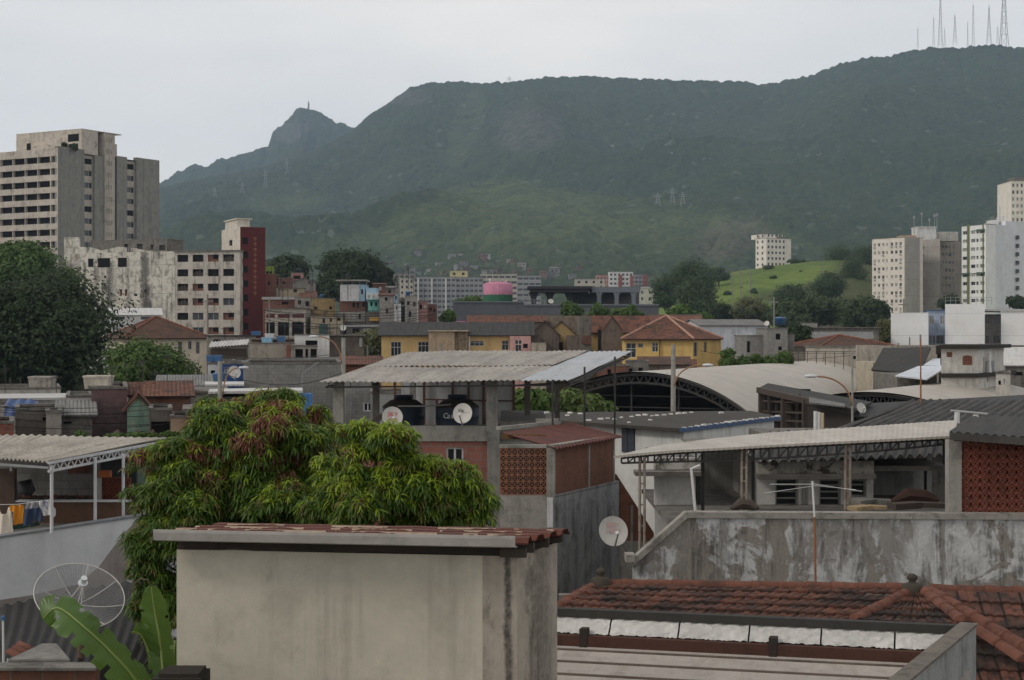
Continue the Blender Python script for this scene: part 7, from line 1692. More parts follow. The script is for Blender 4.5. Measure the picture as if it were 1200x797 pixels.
m = MB(t); m.box(X(1008, 40), X(1112, 40), 40.0, 42.4, Z(552, 40), Z(546, 40)); part('concrete_lintel', m, CONCD, t)
m = MB(t); corr4(m, P(884, 541, 39.7), P(1112, 533, 39.7), P(1120, 500, 46), P(902, 507, 46), .26, .055, 8, 4, jit=.015, th=.012); part('lower_roof', m, FIBD, t, True)
m = MB(t); m.box(X(818, Yh), X(886, Yh), Yh+.0, 44, Z(528, Yh), Z(526, Yh)); m.box(X(767, Yh)+.1, X(818, Yh), Yh+.2, 44, Z(539, Yh), Z(538, Yh)); part('flat_roof', m, CONCD, t)
m = MB(t); m.box(X(806, 31.5), X(1112, 33), 31.3, 33.5, Z(640, 33), Z(640, 33)+.1); m.box(X(767, 40), X(1112, 40), 33.5, 44, Z(640, 33), Z(640, 33)+.1); part('terrace_floor', m, CONCD, t)
# ribbed roof behind and above, dark roof over the fan lattice
FIBN = corrmat('ribbed_dark_sheet', (.085, .08, .074), (.024, .022, .021), .75, pitch=50, bump=.15, stripes=.25)
t = thing('ribbed_roof_house', 'house under a large dark ribbed fibre cement roof above the white terrace roof', 'house', (X(1080, 52), 52, 0), 0)
m = MB(t); corr4(m, P(945, 522, 45.8), P(1400, 506, 45.8), P(1400, 468, 62), P(1070, 470, 62), .36, .085, 8, 5, jit=.03, th=.02); part('roof', m, FIBN, t, True)
m = MB(t); corr4(m, P(930, 520, 46), P(951, 517, 46), P(1072, 472.5, 61.6), P(1062, 474, 61.6), .36, .03, 8, 4, jit=.03, th=.02); part('side_roof', m, FIBN, t, True)
m = MB(t); m.box(X(960, 47), X(1200, 47), 48, 61, 0, Z(520, 48)-.3); part('wall', m, CONCD, t)
for px, y0, y1, lab in ((955.5, 482, 516, 'tall white pipe'), (959.5, 483, 516, 'middle white pipe'), (963.5, 484, 516, 'cream pipe')):
    m = MB(); m.cyl((0, 0, Z(y1, 44.6)-1), (0, 0, Z(y0, 44.6)), .05, n=12); solid('vent_pipe', m, FRAMEW if 'cream' not in lab else wm('cream_pipe', (200, 180, 150)), lab+' standing in a trio behind the white terrace roof', 'pipe', loc=(X(px, 44.6), 44.6, 0))
t = thing('pipe_rail', 'white pipe rail on short posts beside the ribbed roof', 'rail', (X(1136, 40), 40, Z(495, 40)), 0)
m = MB(t); m.cyl(P(1114, 481.5, 40), P(1157, 485.5, 40), .035, n=8); part('rail', m, FRAME, t)
m = MB(t); m.cyl(P(1121.5, 496, 40), P(1121.5, 483, 40), .07, n=10); m.cyl(P(1143.5, 497, 40), P(1143.5, 486, 40), .07, n=10); part('post', m, FRAMEW, t)
t = thing('lattice_house', 'red clay fan lattice wall with a concrete post under a dark sheet roof', 'building', (X(1120, 31.2), 31.2, Z(602, 31.2)), 0)
Yl = 31.2
m = MB(t); m.box(X(1112, Yl), X(1127, Yl), Yl, Yl+.28, Z(602, Yl), Z(516, Yl)); part('concrete_post', m, CONC, t)
m = MB(t); x0 = X(1127, Yl)
lattice_panel(m, lambda u, d, z: (x0+u, Yl+.03+d, z), .01, 1.6, Z(602, Yl), Z(517.5, Yl), 9, 9, .03, .1, 'fan'); part('fan_lattice', m, wm('fan_clay', (128, 74, 60), amt=.5, streak=.4, scale=2), t)
m = MB(t); m.box(X(1118, Yl), X(1420, Yl), Yl+.0, Yl+.2, Z(517, Yl)+.002, Z(511, Yl)); part('clay_lintel', m, BRICK, t)
m = MB(t); m.box(X(1130, 35.5), X(1420, 35.5), 35.5, 35.6, Z(602, Yl), Z(515, Yl)); part('rear_wall', m, BRICKO, t)
m = MB(t); corr4(m, P(1113, 506, 30.9), P(1400, 526, 30.9), P(1400, 483, 36), P(1142, 488, 36), .18, .02, 6, 4, th=.03); part('roof', m, FIBD, t, True)
m = MB(t); m.beam(P(1113, 507.5, 30.9)+Vector((0, 0, -.06)), P(1400, 527.8, 30.9)+Vector((0, 0, -.06)), .08, .14); part('roof_gutter', m, wm('gutter_dark', (84, 80, 76)), t)
# junk on the terrace ledge
for i, (x0_, x1_, y0, y1, Y, mt, lab, nm) in enumerate(((1045, 1110, 590, 597, 32.5, WOOD, 'long brown board lying on the terrace ledge', 'board'), (1003, 1045, 586, 594, 33.2, CONCD, 'grey folded sheet lying on the terrace ledge', 'sheet'), (998, 1040, 594, 598.5, 32, wm('pale_board', (150, 130, 100)), 'thin pale batten at the front of the terrace ledge', 'batten'))):
    m = MB(); w = X(x1_, Y)-X(x0_, Y); m.beam((0, 0, 0), (w*.5, .15, .02), .35, Z(y0, Y)-Z(y1, Y)); m.beam((w*.5, .16, .025), (w, .1, .01), .33, (Z(y0, Y)-Z(y1, Y))*.8); solid(nm, m, mt, lab, nm, loc=(X(x0_, Y), Y, (Z(y0, Y)+Z(y1, Y))/2))
m = MB(); m.path([(0, 0, 0), (.35, .1, .13), (.75, .1, .1), (1.0, 0, .02)], [.05, .16, .14, .04], 8); solid('tarpaulin', m, wm('brown_tarp', (70, 52, 46)), 'dark brown tarpaulin heap on the terrace ledge', 'tarpaulin', loc=(X(1045, 34), 34, Z(588, 34)))
m = MB(); m.path([(0, 0, 0), (.2, .1, .09), (.42, .1, .07), (.55, 0, 0)], [.04, .12, .11, .04], 8); solid('tarpaulin', m, WOOD, 'small dark tarpaulin heap between the terrace posts', 'tarpaulin', loc=(X(857, 33), 33, Z(596, 33)))
m = MB(); m.path([P(815, 600, 33.5), P(810, 549, 33.5), P(820, 545.5, 33.5)], .03, 8); solid('pipe', m, FRAMEW, 'bent white pipe standing before the terrace recess', 'pipe')
# ------------------------------------------------------------------ big peeling wall
t = thing('peeling_wall', 'long peeling whitewashed wall with black and brown damp stains and a sloping left end', 'wall', (X(803, 31), 31, 0), 0)
Yw = 31.; PW = None
def peelmat():
    q = NT('peeling_whitewash'); v = q.coords(None, False)
    a = q.noise(v, .75, 14, .66, .5); b = q.noise(q.scale(v, (1.5, 1.5, .55)), 1.1, 14, .7, .4); c_ = q.noise(q.scale(v, (4.2, 4.2, .45)), 1., 10, .7); f_ = q.noise(v, 14, 8, .75)
    d = q.noise(v, 3.2, 10, .7, .3)
    base = q.mix(q.ramp(f_, .3, .7), L((180, 181, 182)), L((208, 208, 205)))
    base = q.mix(q.ramp(d, .4, .66, 0, .6), base, L((132, 130, 128)))
    xs_ = q.n('ShaderNodeSeparateXYZ', {0: v}).outputs; k1 = q.ramp(q.add(a, q.ramp(xs_[0], 0, 4.5, .05, -.04)), .49, .51)
    col = q.mix(k1, base, q.mix(q.ramp(f_, .3, .7), L((122, 116, 109)), L((152, 145, 137))))
    k2 = q.mul(q.ramp(b, .49, .55), .8)
    col = q.mix(k2, col, q.mix(q.ramp(d, .35, .65), L((108, 104, 100)), L((142, 137, 130))))
    sz = q.n('ShaderNodeSeparateXYZ', {0: v}).outputs[2]
    k3 = q.mul(q.ramp(c_, .5, .6), q.ramp(d, .4, .55))
    col = q.mix(q.mul(k3, .7), col, L((62, 59, 56)))
    h = q.add(q.mul(k1, -1.), q.add(q.mul(f_, .5), q.mul(k2, -.4))); q.bump(h, .5, .02)
    return q.done(col, .92, 0, .15)
m = MB(t); pl = [(X(742, Yw), 0), (X(1420, Yw), 0), (X(1420, Yw), Z(610, Yw)), (X(806, Yw), Z(607, Yw)), (X(742, Yw), Z(664, Yw))]
m.prism(pl, Yw, Yw+.22); part('wall', m, peelmat(), t)
COP = wm('coping_mould', (150, 146, 138), amt=.75, streak=.3, scale=1.8)
m = MB(t); m.prism([(X(803.5, Yw), Z(600, Yw)), (X(805.5, Yw), Z(606.9, Yw)), (X(1420, Yw), Z(609.9, Yw)), (X(1420, Yw), Z(603, Yw))], Yw-.05, Yw+.27); part('coping', m, COP, t)
m = MB(t); m.prism([(X(741, Yw), Z(655, Yw)), (X(741.5, Yw), Z(663.5, Yw)), (X(805.4, Yw), Z(606.9, Yw)), (X(803.4, Yw), Z(600, Yw))], Yw-.051, Yw+.27); part('sloping_coping', m, COP, t)
m = MB(t); m.box(X(733, Yw), X(743.5, Yw), Yw-.12, Yw+.3, Z(658, Yw), Z(649.5, Yw)); part('end_cap', m, COP, t)
t = thing('clothes_pole', 'rusty pole with white top arms standing before the peeling wall', 'pole', (X(955, 30.6), 30.6, Z(700, 30.6)), 0)
m = MB(t); m.cyl(P(956, 700, 30.6), P(954.5, 606, 30.6), .022, n=8); part('pole', m, wm('rusty_mast', (150, 105, 75)), t)
m = MB(t); m.cyl(P(954.5, 606, 30.6), P(952, 564, 30.6), .02, n=8)
part('pole_top', m, FRAMEW, t)
for a_, b_ in (((902, 567.5), (951, 567.5)), ((895, 578), (951, 570)), ((953, 567), (1010, 576)), ((953, 569), (1003, 574))):
    m = MB(t); m.cyl(P(*a_, 30.5), P(*b_, 30.7), .006, n=6); part('arm', m, FRAMEW, t)
# ------------------------------------------------------------------ near tiled roof
t = thing('tiled_roof_house', 'low house with an orange clay tile roof, dark mossy courses and ridge caps', 'house', (X(900, 24), 24, 0), 0)
R0, R1, R2 = P(699, 685, 24.4), P(1070, 690.5, 23.6), P(1420, 700, 22.9)
E0, E1 = P(640, 722, 22.8), P(1010, 736, 22.2)
dn = Vector((-.28, -2.0, -.62))
m = MB(t); tiles4(m, P(652, 718, 22.5), P(1008, 733, 22.0), R1, R0, seed=1); part('roof_slope', m, NTILE, t)
Bq = R1+Vector((0, -.15, -.02))
m = MB(t); tiles4(m, P(1003, 730, 21.9), P(1130, 735, 21.4), Bq+Vector((.03, 0, 0)), Bq-Vector((.03, 0, 0)), seed=2); part('hip_slope', m, NTILE, t)
C0, C1 = P(1120, 860, 19.6), P(1460, 876, 18.8)
m = MB(t); tiles4(m, C0, C1, R2+Vector((0, 0, -.01)), P(1072, 692, 23.5), seed=3); part('front_slope', m, NTILE, t)
ridge_caps(t, R0+Vector((0, 0, .03)), R1+Vector((0, 0, .03)), seed=1); ridge_caps(t, R1+Vector((.25, .02, .01)), R2+Vector((0, 0, .03)), seed=2)
ridge_caps(t, P(655, 713, 22.8)+Vector((0, 0, .04)), R0+Vector((-.02, 0, .0)), seed=3)
ridge_caps(t, P(1003, 727, 21.95)+Vector((0, 0, .03)), Bq+Vector((-.08, 0, .03)), seed=4); ridge_caps(t, P(1128, 731, 21.5)+Vector((0, 0, .05)), Bq+Vector((.1, 0, .05)), seed=5)
ridge_caps(t, P(1222, 775, 20.6)+Vector((0, 0, .05)), P(1091, 697, 23.2)+Vector((0, 0, .05)), seed=6, r=.1)
ridge_caps(t, P(1200, 778, 20.4)+Vector((0, 0, .05)), P(1144, 741, 21.2)+Vector((0, 0, .05)), seed=7, r=.09)
for p, s in ((P(704, 681, 24.3), 1.), (P(1069, 688.5, 23.4), 1.05)):
    m = MB(t); m.lathe([(.15*s, -.1), (.14*s, .04), (.09*s, .06), (.05*s, .08), (.05*s, .1), (.075*s, .13), (.07*s, .17), (.03*s, .2), (0, .205)], 16, c=p); part('finial', m, wm('finial_moss', (74, 68, 60), amt=.6, scale=4), t, True)
m = MB(t); m.box(X(655, 24.6), X(1250, 24.6), 24.6, 24.8, 0, Z(690, 24.6)-.1); m.box(X(660, 23), X(1000, 22.6), 22.9, 23.1, 0, 5.6); part('wall', m, CONCD, t)
# ------------------------------------------------------------------ white metal roof with flashing and parapet
t = thing('metal_roof_house', 'low building with a pale rusty metal roof, crumpled foil flashing and a rusty beam', 'building', (X(652, 20.8), 20.8, 0), math.atan2(-1.35, 4.91))
GL, GR = P(640, 711, 21.1), P(1137, 733.5, 19.62)
w0 = (t.matrix_basis.inverted() @ GL); w1 = (t.matrix_basis.inverted() @ GR); W = w1.x; x0 = w0.x; zg = w0.z; zg2 = w1.z; yg = (w0.y+w1.y)/2
m = MB(); m.beam((x0, yg, zg-.05), (W, yg, zg2-.05), .14, .1); part('black_gutter', m, wm('black_gutter', (66, 64, 62), amt=.5, scale=3), t)
foil = NT('crumpled_foil'); v_ = foil.coords(None, False); nn = foil.noise(foil.scale(v_, (1.2, 1, 3.)), 4., 6, .6, 1.2)
foil.bump(nn, .6, .05); foil.done(foil.mix(foil.ramp(foil.noise(v_, 2, 8, .7), .3, .7), L((168, 166, 162)), L((205, 203, 198))), .5, .25, .5)
nsec = 6
for k in range(nsec):
    a, b = x0+(W-x0)*k/nsec+.01, x0+(W-x0)*(k+1)/nsec-.012; n = 30; vs = []; rs = random.Random(k)
    for i in range(n+1):
        x = a+(b-a)*i/n; q = (x-x0)/(W-x0); zt_ = zg+(zg2-zg)*q-.1
        for j in range(6): vs.append((x, yg-.04-.035*j+.012*math.sin(i*.9+j*2+k)+rs.uniform(-.006, .006), zt_-.036*j+(rs.uniform(-.012, .008) if j == 5 else 0)))
    m = MB(); m.add(vs, [[i*6+j+1, (i+1)*6+j+1, (i+1)*6+j, i*6+j] for i in range(n) for j in range(5)]); part('foil_flashing', m, foil.m, t, True)
BEAM = wm('rusty_beam_paint', (84, 58, 50), amt=.4, streak=.4, scale=2, dirt=(.03, .02, .017))
m = MB(); m.beam((x0, yg-.3, zg-.37), (W, yg-.3, zg2-.37), .1, .16); part('rusty_beam', m, BEAM, t)
for k in (.1, .55): m = MB(); m.box(x0+(W-x0)*k, x0+(W-x0)*k+.1, yg-.36, yg-.2, zg+(zg2-zg)*k-.45, zg+(zg2-zg)*k-.2); part('bracket', m, wm('bracket_dark', (60, 52, 48)), t)
MRS = wm('pale_roof_sheet_rusty', (164, 157, 150), amt=.35, streak=.2, peel=L((140, 84, 56)), pk=.2, scale=1.6, rough=.55, dirt=(.1, .07, .05))
m = MB(); nr_ = 24; vs = []
for i in range(nr_*4+1):
    y = yg-.33-(i/4)*.3; ph = i % 4
    for x in (x0, W-.02):
        q = (x-x0)/(W-x0); vs.append((x, y, zg+(zg2-zg)*q-.46-.0*i-(i/4)*.3*.045+(.045 if ph == 0 else 0.)))
m.add(vs, [[2*i+2, 2*i+3, 2*i+1, 2*i] for i in range(nr_*4)]); part('roof_sheet', m, MRS, t)
for k in range(1, 24, 2):
    y = yg-.33-k*.3+.15; zk = -.46-(k*.3-.15)*.045+.02; m = MB(); m.beam((x0, y, zg+zk), (W-.02, y, zg2+zk), .035, .03); part('seam', m, wm('seam_dark', (112, 101, 93)), t)
m = MB(); m.box(x0, W, yg+.02, yg+.12, 0, min(zg, zg2)-.12); part('rear_wall', m, CONCD, t)
pdir = Vector((-1.64, -3.23)).normalized(); pst = Vector((X(1139, 19.62), 19.62)); zp = Z(730, 19.62)
t = thing('parapet_wall', 'grey stained concrete parapet running towards the viewer beside the metal roof', 'wall', (pst.x, pst.y, 0), math.atan2(pdir.y, pdir.x))
m = MB(); m.box(0, 9, -.12, .05, 0, zp-.03); part('wall', m, wm('parapet_grey', (150, 152, 150), amt=.5, streak=.95, scale=1.3), t)
m = MB(); m.box(-.02, 9, -.14, .07, zp-.029, zp); part('coping', m, wm('parapet_coping', (112, 106, 98), amt=.6, scale=2), t)
# ------------------------------------------------------------------ near shed
zs = Z(652, 16.); A_, B_, C_ = P(207, 644, YZ(644, zs)), P(606, 652, 16.), P(653, 635.5, YZ(635.5, zs))
t = thing('near_shed', 'plain beige rendered shed with a rusty ribbed metal roof and a pale front gutter', 'shed', (A_.x, A_.y, 0), math.atan2(B_.y-A_.y, B_.x-A_.x))
W = (B_-A_).length; lc = t.matrix_basis.inverted() @ C_; D = lc.y; sk = lc.x-W
REN = wallmat('beige_render', L((182, 176, 161)), amt=.28, streak=.6, scale=.7, bump=.12, dirt=(.16, .145, .125), var=.14, peel2=L((160, 153, 142)), pk2=.4)
RENS = wallmat('stained_render', L((162, 154, 142)), amt=.4, streak=1., scale=1.6, bump=.3, dirt=(.05, .045, .04), peel2=L((130, 122, 112)), pk2=.4, drips=((W-.1, .05, 0, zs-.05, .95), (W+.16, .09, 0, zs-.1, .6), (W+.38, .05, 0, zs, .5)))
m = MB(); m.add([(0, 0, 0), (W-.35, 0, 0), (W-.35, 0, zs), (0, 0, zs)], [(0, 1, 2, 3)]); m.add([(0, D, 0), (0, 0, 0), (0, 0, zs), (0, D, zs)], [(0, 1, 2, 3)]); m.add([(W+sk, D, 0), (0, D, 0), (0, D, zs), (W+sk, D, zs)], [(0, 1, 2, 3)]); part('front_wall', m, REN, t)
m = MB(); m.add([(W-.35, 0, 0), (W, 0, 0), (W, 0, zs), (W-.35, 0, zs)], [(0, 1, 2, 3)]); m.add([(W, 0, 0), (W+sk, D, 0), (W+sk, D, zs), (W, 0, zs)], [(0, 1, 2, 3)]); part('side_wall', m, RENS, t)
# roof: ribs along the front
RUS = wallmat('rusty_ribbed_sheet', L((96, 56, 46)), dirt=(.04, .022, .018), amt=.7, streak=.4, peel=L((150, 120, 100)), pk=.25, scale=2.2, rough=.7)
oh, zr = .14, zs+.15; prof = []
pitch = (D+.3)/4
for k in range(4):
    y = -.22+k*pitch; prof += [(y, 0), (y+pitch*.18, .05), (y+pitch*.55, .053), (y+pitch*.7, 0.)]
prof.append((-.22+4*pitch, 0)); rdrop = .1
m = MB(); vs = []; nx = 24
for i in range(nx+1):
    for (y, h) in prof:
        q = i/nx; x = -oh+(W+2*oh)*q+sk*(y/D if y > 0 else 0); vs.append((x, y, zr+.0+h+.004*math.sin(i*1.9+y*7)-.045*y))
n = len(prof); fs = [[i*n+j, (i+1)*n+j, (i+1)*n+j+1, i*n+j+1] for i in range(nx) for j in range(n-1)]
m.add(vs, fs); m.add([v-Vector((0, 0, .012)) for v in map(Vector, vs)], [f_[::-1] for f_ in fs]); part('roof_sheet', m, RUS, t)
for k in range(1, 4):
    m = MB(); rs = random.Random(k+3); y = -.22+k*pitch; vs = []; NP = 150; lo_ = .5
    for i in range(NP+1):
        x = -oh+(W+2*oh)*(i/NP)*.97+.03+sk*y/D; lo_ = min(.98, max(.62, lo_+rs.uniform(-.13, .13)))
        for a in (lo_, (1+lo_)/2, 1.):
            if a <= 1: vs.append((x, y+pitch*.18*a-.005, zr+.05*a+.003-.045*y))
            else: vs.append((x, y+pitch*.18+pitch*.37*(a-1), zr+.053+.005*(a-1)-.045*y+.002))
    gap = [math.sin(i*.13+k*1.9)+.6*math.sin(i*.41+k) > -.35 for i in range(NP)]
    m.add(vs, [[3*i+c, 3*i+3+c, 3*i+4+c, 3*i+1+c] for i in range(NP) for c in (0, 1) if gap[i]]); part('flaking_paint', m, wm('flaking_white_paint', (164, 146, 126), amt=.3, dirt=(.12, .05, .03), scale=4), t)
GUT = wm('gutter_pale', (168, 164, 158), amt=.25, streak=.15, scale=1.5)
m = MB(); m.prism([], 0, 0) if False else None
drop = 0; gp = [(-.3, .09), (-.3, .06), (-.28, -.02), (-.2, -.04), (-.12, -.045), (-.12, -.03), (-.26, -.015), (-.285, .09)]
m.add([(-oh, y, zr+z) for y, z in gp]+[(W+.02, y, zr+z) for y, z in gp], [(i, 8+i, 8+(i+1) % 8, (i+1) % 8) for i in range(8)]+[tuple(range(7, -1, -1)), tuple(range(8, 16))]); part('front_gutter', m, GUT, t)
m = MB()
for y in (.02, D-.1): m.box(-.02+sk*y/D, W+sk*y/D+.06, y+.04, y+.12, zs+.001, zr-.015)
for k in range(3): m.box(W-.1+sk*(k*.4)/D, W+.16+sk*(k*.4)/D, .05+k*.42, .15+k*.42, zs+.03, zr-.02)
m.box(W-.16, W+.1, -.1, 0.0, zs+.0, zs+.09); part('roof_batten', m, wm('batten_dark', (70, 64, 58)), t)
# ------------------------------------------------------------------ left terrace, washing, wall
t = thing('terrace_house', 'terrace with a pale corrugated roof on white truss and posts, washing line below', 'house', (X(58, 33), 33, Z(640, 33)), 0)
cf, cs, cb, cl = P(57, 541, 33), P(203, 516.5, 39.6), P(203, 510, 40.6), P(-60, 510.5, 40.6)
fl = P(-60, 533, 35)
m = MB(t); corr4(m, fl, cf, P(203, 512.5, 40.6), P(-40, 510, 41), .177, .024, 8, 5, jit=.02, th=.012)
part('roof', m, corrmat('terrace_sheet_pale', L((182, 174, 162)), L((110, 102, 92)), .5, pitch=50, bump=.15, stripes=.1), t, True)
WPO = wm('white_post_paint', (204, 206, 208), amt=.15, dirt=(.2, .1, .04), scale=2)
e0, e1 = cf+Vector((0, 0, -.03)), P(203, 513.5, 40.4)+Vector((0, 0, -.05))
m = MB(t); b0, b1 = e0+Vector((0, 0, -.17)), e1+Vector((0, 0, -.17))
m.beam(e0, e1, .05); m.beam(b0, b1, .05)
for k in range(20): m.beam(e0.lerp(e1, k/20), b0.lerp(b1, (k+.5)/20), .022); m.beam(b0.lerp(b1, (k+.5)/20), e0.lerp(e1, (k+1)/20), .022)
part('truss', m, WPO, t)
for px, yt, yb, Y in ((60.5, 545, 625, 33.1), (111.5, 536, 625, 35.2), (144.5, 532, 615, 36.6)):
    m = MB(t); m.cyl(P(px, yb, Y), P(px, yt, Y), .035, n=10); part('post', m, WPO, t)
m = MB(t); m.beam(P(-20, 543, 34), P(58, 548, 33.2), .05); m.beam(P(13, 545, 34), P(13, 552, 34), .05); part('front_beam', m, GALV, t)
m = MB(t); m.box(X(-20, 41), X(150, 41), 41, 41.2, 0, Z(513, 41)); part('rear_wall', m, CBLOCK, t)
m = MB(t); m.box(X(80, 40.9), X(106, 40.9), 40.9, 40.99, Z(555, 41), Z(538, 41)); part('brick_patch', m, BRICKO, t)
m = MB(t); m.box(X(-20, 39), X(20, 39), 38.8, 39, Z(640, 33), Z(549, 39)); part('brown_wall', m, wm('brown_wall_left', (98, 82, 74), amt=.5, streak=.6), t)
m = MB(t); m.box(X(30, 37), X(160, 37), 37, 37.15, Z(640, 33), Z(588, 37)); part('low_brown_wall', m, wm('low_brown_wall', (104, 80, 66), amt=.4, streak=.6, joints=(.12, 'v')), t)
m = MB(t); m.box(X(18, 36.9), X(160, 36.9), 36.9, 37.2, Z(588, 37)+.001, Z(586.5, 37)); part('white_ledge', m, WPO, t)
m = MB(t); tiles4(m, P(25, 587, 37.3), P(112, 588, 37.3), P(112, 581, 38), P(25, 581, 38), seed=9); part('tile_strip', m, NTILE, t)
m = MB(t); lattice_panel(m, lambda u, d, z: (X(120, 39)+u, 39+d, z), 0, X(152, 39)-X(120, 39), Z(590, 39), Z(560, 39), 6, 6, .025, .08); part('lattice_screen', m, wm('fan_clay', (164, 84, 62)), t)
m = MB(t); m.box(X(112, 39), X(119.5, 39), 38.95, 39.1, Z(640, 33), Z(560, 39)); part('white_pillar', m, wm('white_pillar', (186, 184, 178), amt=.4), t)
m = MB(t); m.box(X(118, 40.3), X(160, 40.3), 40.3, 40.4, Z(640, 33), Z(535, 40)); part('dark_screen', m, plain('dark_screen', (.035, .037, .04), .8), t)
m = MB(t); m.box(X(117, 38.8), X(130, 38.8), 38.7, 38.9, Z(559, 38.8), Z(551.5, 38.8)); part('orange_box', m, plain('orange_board', L((170, 96, 50)), .7), t)
m = MB(t); m.slab([(-12, 34.2), (-9.5, 34.2), (-8., 37.2), (-8., 41), (-12, 41)], Z(640, 33)-.1, Z(640, 33)); part('terrace_floor', m, CONCD, t)
m = MB(); m.path([(0, 0, .55), (.06, 0, .3), (.02, 0, .1), (.25, 0, 0)], [.18, .22, .2, .1], 10); solid('dark_basin', m, plain('black_plastic', (.02, .02, .022), .5), 'black plastic basin standing against the block wall', 'basin', loc=(X(28, 38.6), 38.6, Z(590, 38.6)), smooth=True)
m = MB(); m.path([P(-30, 592, 34.3), P(20, 591, 34), P(62, 585.5, 33.2)], .006, 6); solid('washing_line', m, FRAMEW, 'thin washing line between the terrace posts', 'washing line')
def cloth(name, label, cat, pts, Y, mat, seed=0, th=.012):
    """garment outline in photo columns/rows hung from the line, with folds and a back side"""
    n = len(pts); xs = [p[0] for p in pts]; x0, x1 = min(xs), max(xs); ys = [p[1] for p in pts]; y0, y1 = min(ys), max(ys)
    def inside(x, y):
        c = False
        for i in range(n):
            (ax, ay), (bx, by) = pts[i], pts[(i+1) % n]
            if (ay > y) != (by > y) and x < (bx-ax)*(y-ay)/(by-ay)+ax: c = not c
        return c
    N = 26; m = MB(); idx = {}; vs = []
    fold = lambda a, b: .035*math.sin(a*9+seed)*(.3+b)+.02*math.sin(a*17+seed*2+b*3)
    fr_, bk = [], []
    def vid(i, j, s):
        k = (i, j, s)
        if k not in idx:
            a, b = i/N, j/N; v = P(x0+(x1-x0)*a, y0+(y1-y0)*b, Y); v.y += fold(a, b)+(th+.05*(b) if s else 0); idx[k] = len(vs); vs.append(v)
        return idx[k]
    cells = {(i, j) for i in range(N) for j in range(N) if inside(x0+(x1-x0)*(i+.5)/N, y0+(y1-y0)*(j+.5)/N)}
    fs = []
    for (i, j) in cells:
        fs.append((vid(i, j+1, 0), vid(i+1, j+1, 0), vid(i+1, j, 0), vid(i, j, 0))); fs.append((vid(i, j, 1), vid(i+1, j, 1), vid(i+1, j+1, 1), vid(i, j+1, 1)))
        if (i-1, j) not in cells: fs.append((vid(i, j, 0), vid(i, j, 1), vid(i, j+1, 1), vid(i, j+1, 0)))
        if (i+1, j) not in cells: fs.append((vid(i+1, j+1, 0), vid(i+1, j+1, 1), vid(i+1, j, 1), vid(i+1, j, 0)))
        if (i, j-1) not in cells: fs.append((vid(i+1, j, 0), vid(i+1, j, 1), vid(i, j, 1), vid(i, j, 0)))
    m.add(vs, fs)
    return solid(name, m, mat, label, cat, 'washing on the line', True)
cloth('undershirt', 'off white sleeveless shirt at the frame edge of the washing line', 'shirt', [(-6, 593), (-2, 593), (1, 602), (7, 602.5), (9, 595), (13, 594), (15, 626), (-6, 628)], 33.9, plain('offwhite_cotton', L((206, 198, 184)), .9), 1)
cloth('shirt', 'plain orange shirt hanging on the washing line', 'shirt', [(11, 593), (27.5, 591.5), (28, 600), (27, 603), (27, 613), (17, 615), (16, 600), (12, 599)], 33.7, plain('orange_cotton', L((196, 128, 36)), .9), 2)
cloth('shorts', 'navy blue shorts hanging between the orange and white shirts', 'shorts', [(28, 597), (47, 594.5), (51, 610), (41, 612), (38.5, 605), (37, 615), (27, 616)], 33.5, plain('navy_cotton', L((46, 60, 84)), .9), 3)
cloth('shirt', 'white shirt with a dark print next to the terrace post', 'shirt', [(45, 587.5), (58, 586), (64, 597), (63.5, 607), (60, 603), (51, 605), (48, 596)], 33.3, wallmat('printed_cotton', L((200, 200, 200)), amt=0, streak=0, peel=L((110, 110, 130)), pk=.42, scale=6), 4)
cloth('towel', 'dark green cloth low behind the navy shorts', 'towel', [(15, 615), (45, 612), (46, 616), (15, 621)], 34.0, plain('green_cotton', L((40, 60, 50)), .9), 5)
cloth('towel', 'grey cloth peeking over the navy shorts', 'towel', [(29, 590), (44, 588.5), (45, 596), (30, 597)], 33.75, plain('grey_cotton', L((150, 150, 152)), .9), 6)
t = thing('blue_white_wall', 'long pale blue white terrace wall with a brown slanting stain', 'wall', (X(60, 33), 33, 0), 0)
zw = 5.93; p0, p1 = P(-40, 634, YZ(634, zw)), P(215, 596, YZ(596, zw)); d2 = Vector((p1.x-p0.x, p1.y-p0.y)); 
m = MB(); m.box(0, d2.length, 0, .2, 0, zw-.04); part('wall', m, wm('blue_white_wash', (206, 207, 208), amt=.1, streak=.3, scale=.7, dirt=(.16, .155, .15)), t, loc=(p0.x-t.location.x, p0.y-t.location.y, 0), rz=math.atan2(d2.y, d2.x))
m = MB(); m.box(0, d2.length, -.03, .23, zw-.039, zw); part('coping', m, wm('wall_coping_grey', (130, 132, 134), amt=.4), t, loc=(p0.x-t.location.x, p0.y-t.location.y, 0), rz=math.atan2(d2.y, d2.x))
fx = lambda px, py, off=-.02: None
A2 = math.atan2(d2.y, d2.x); ux, uy = math.cos(A2), math.sin(A2)
def onw(px, py):
    k = (px-600)/F; u = (p0.x-k*p0.y)/(k*uy-ux); Yq = p0.y+u*uy; return u, Z(py, Yq)
pl = [onw(*q) for q in ((-20, 706), (-20, 722), (140, 700), (175, 610), (165, 605), (145, 625), (115, 665), (90, 685), (40, 697))]
m = MB(); m.prism(pl[::-1], -.022, -.002); part('brown_stain', m, wm('brown_render_patch', (150, 142, 136), amt=.25, streak=.3), t, loc=(p0.x-t.location.x, p0.y-t.location.y, 0), rz=A2)
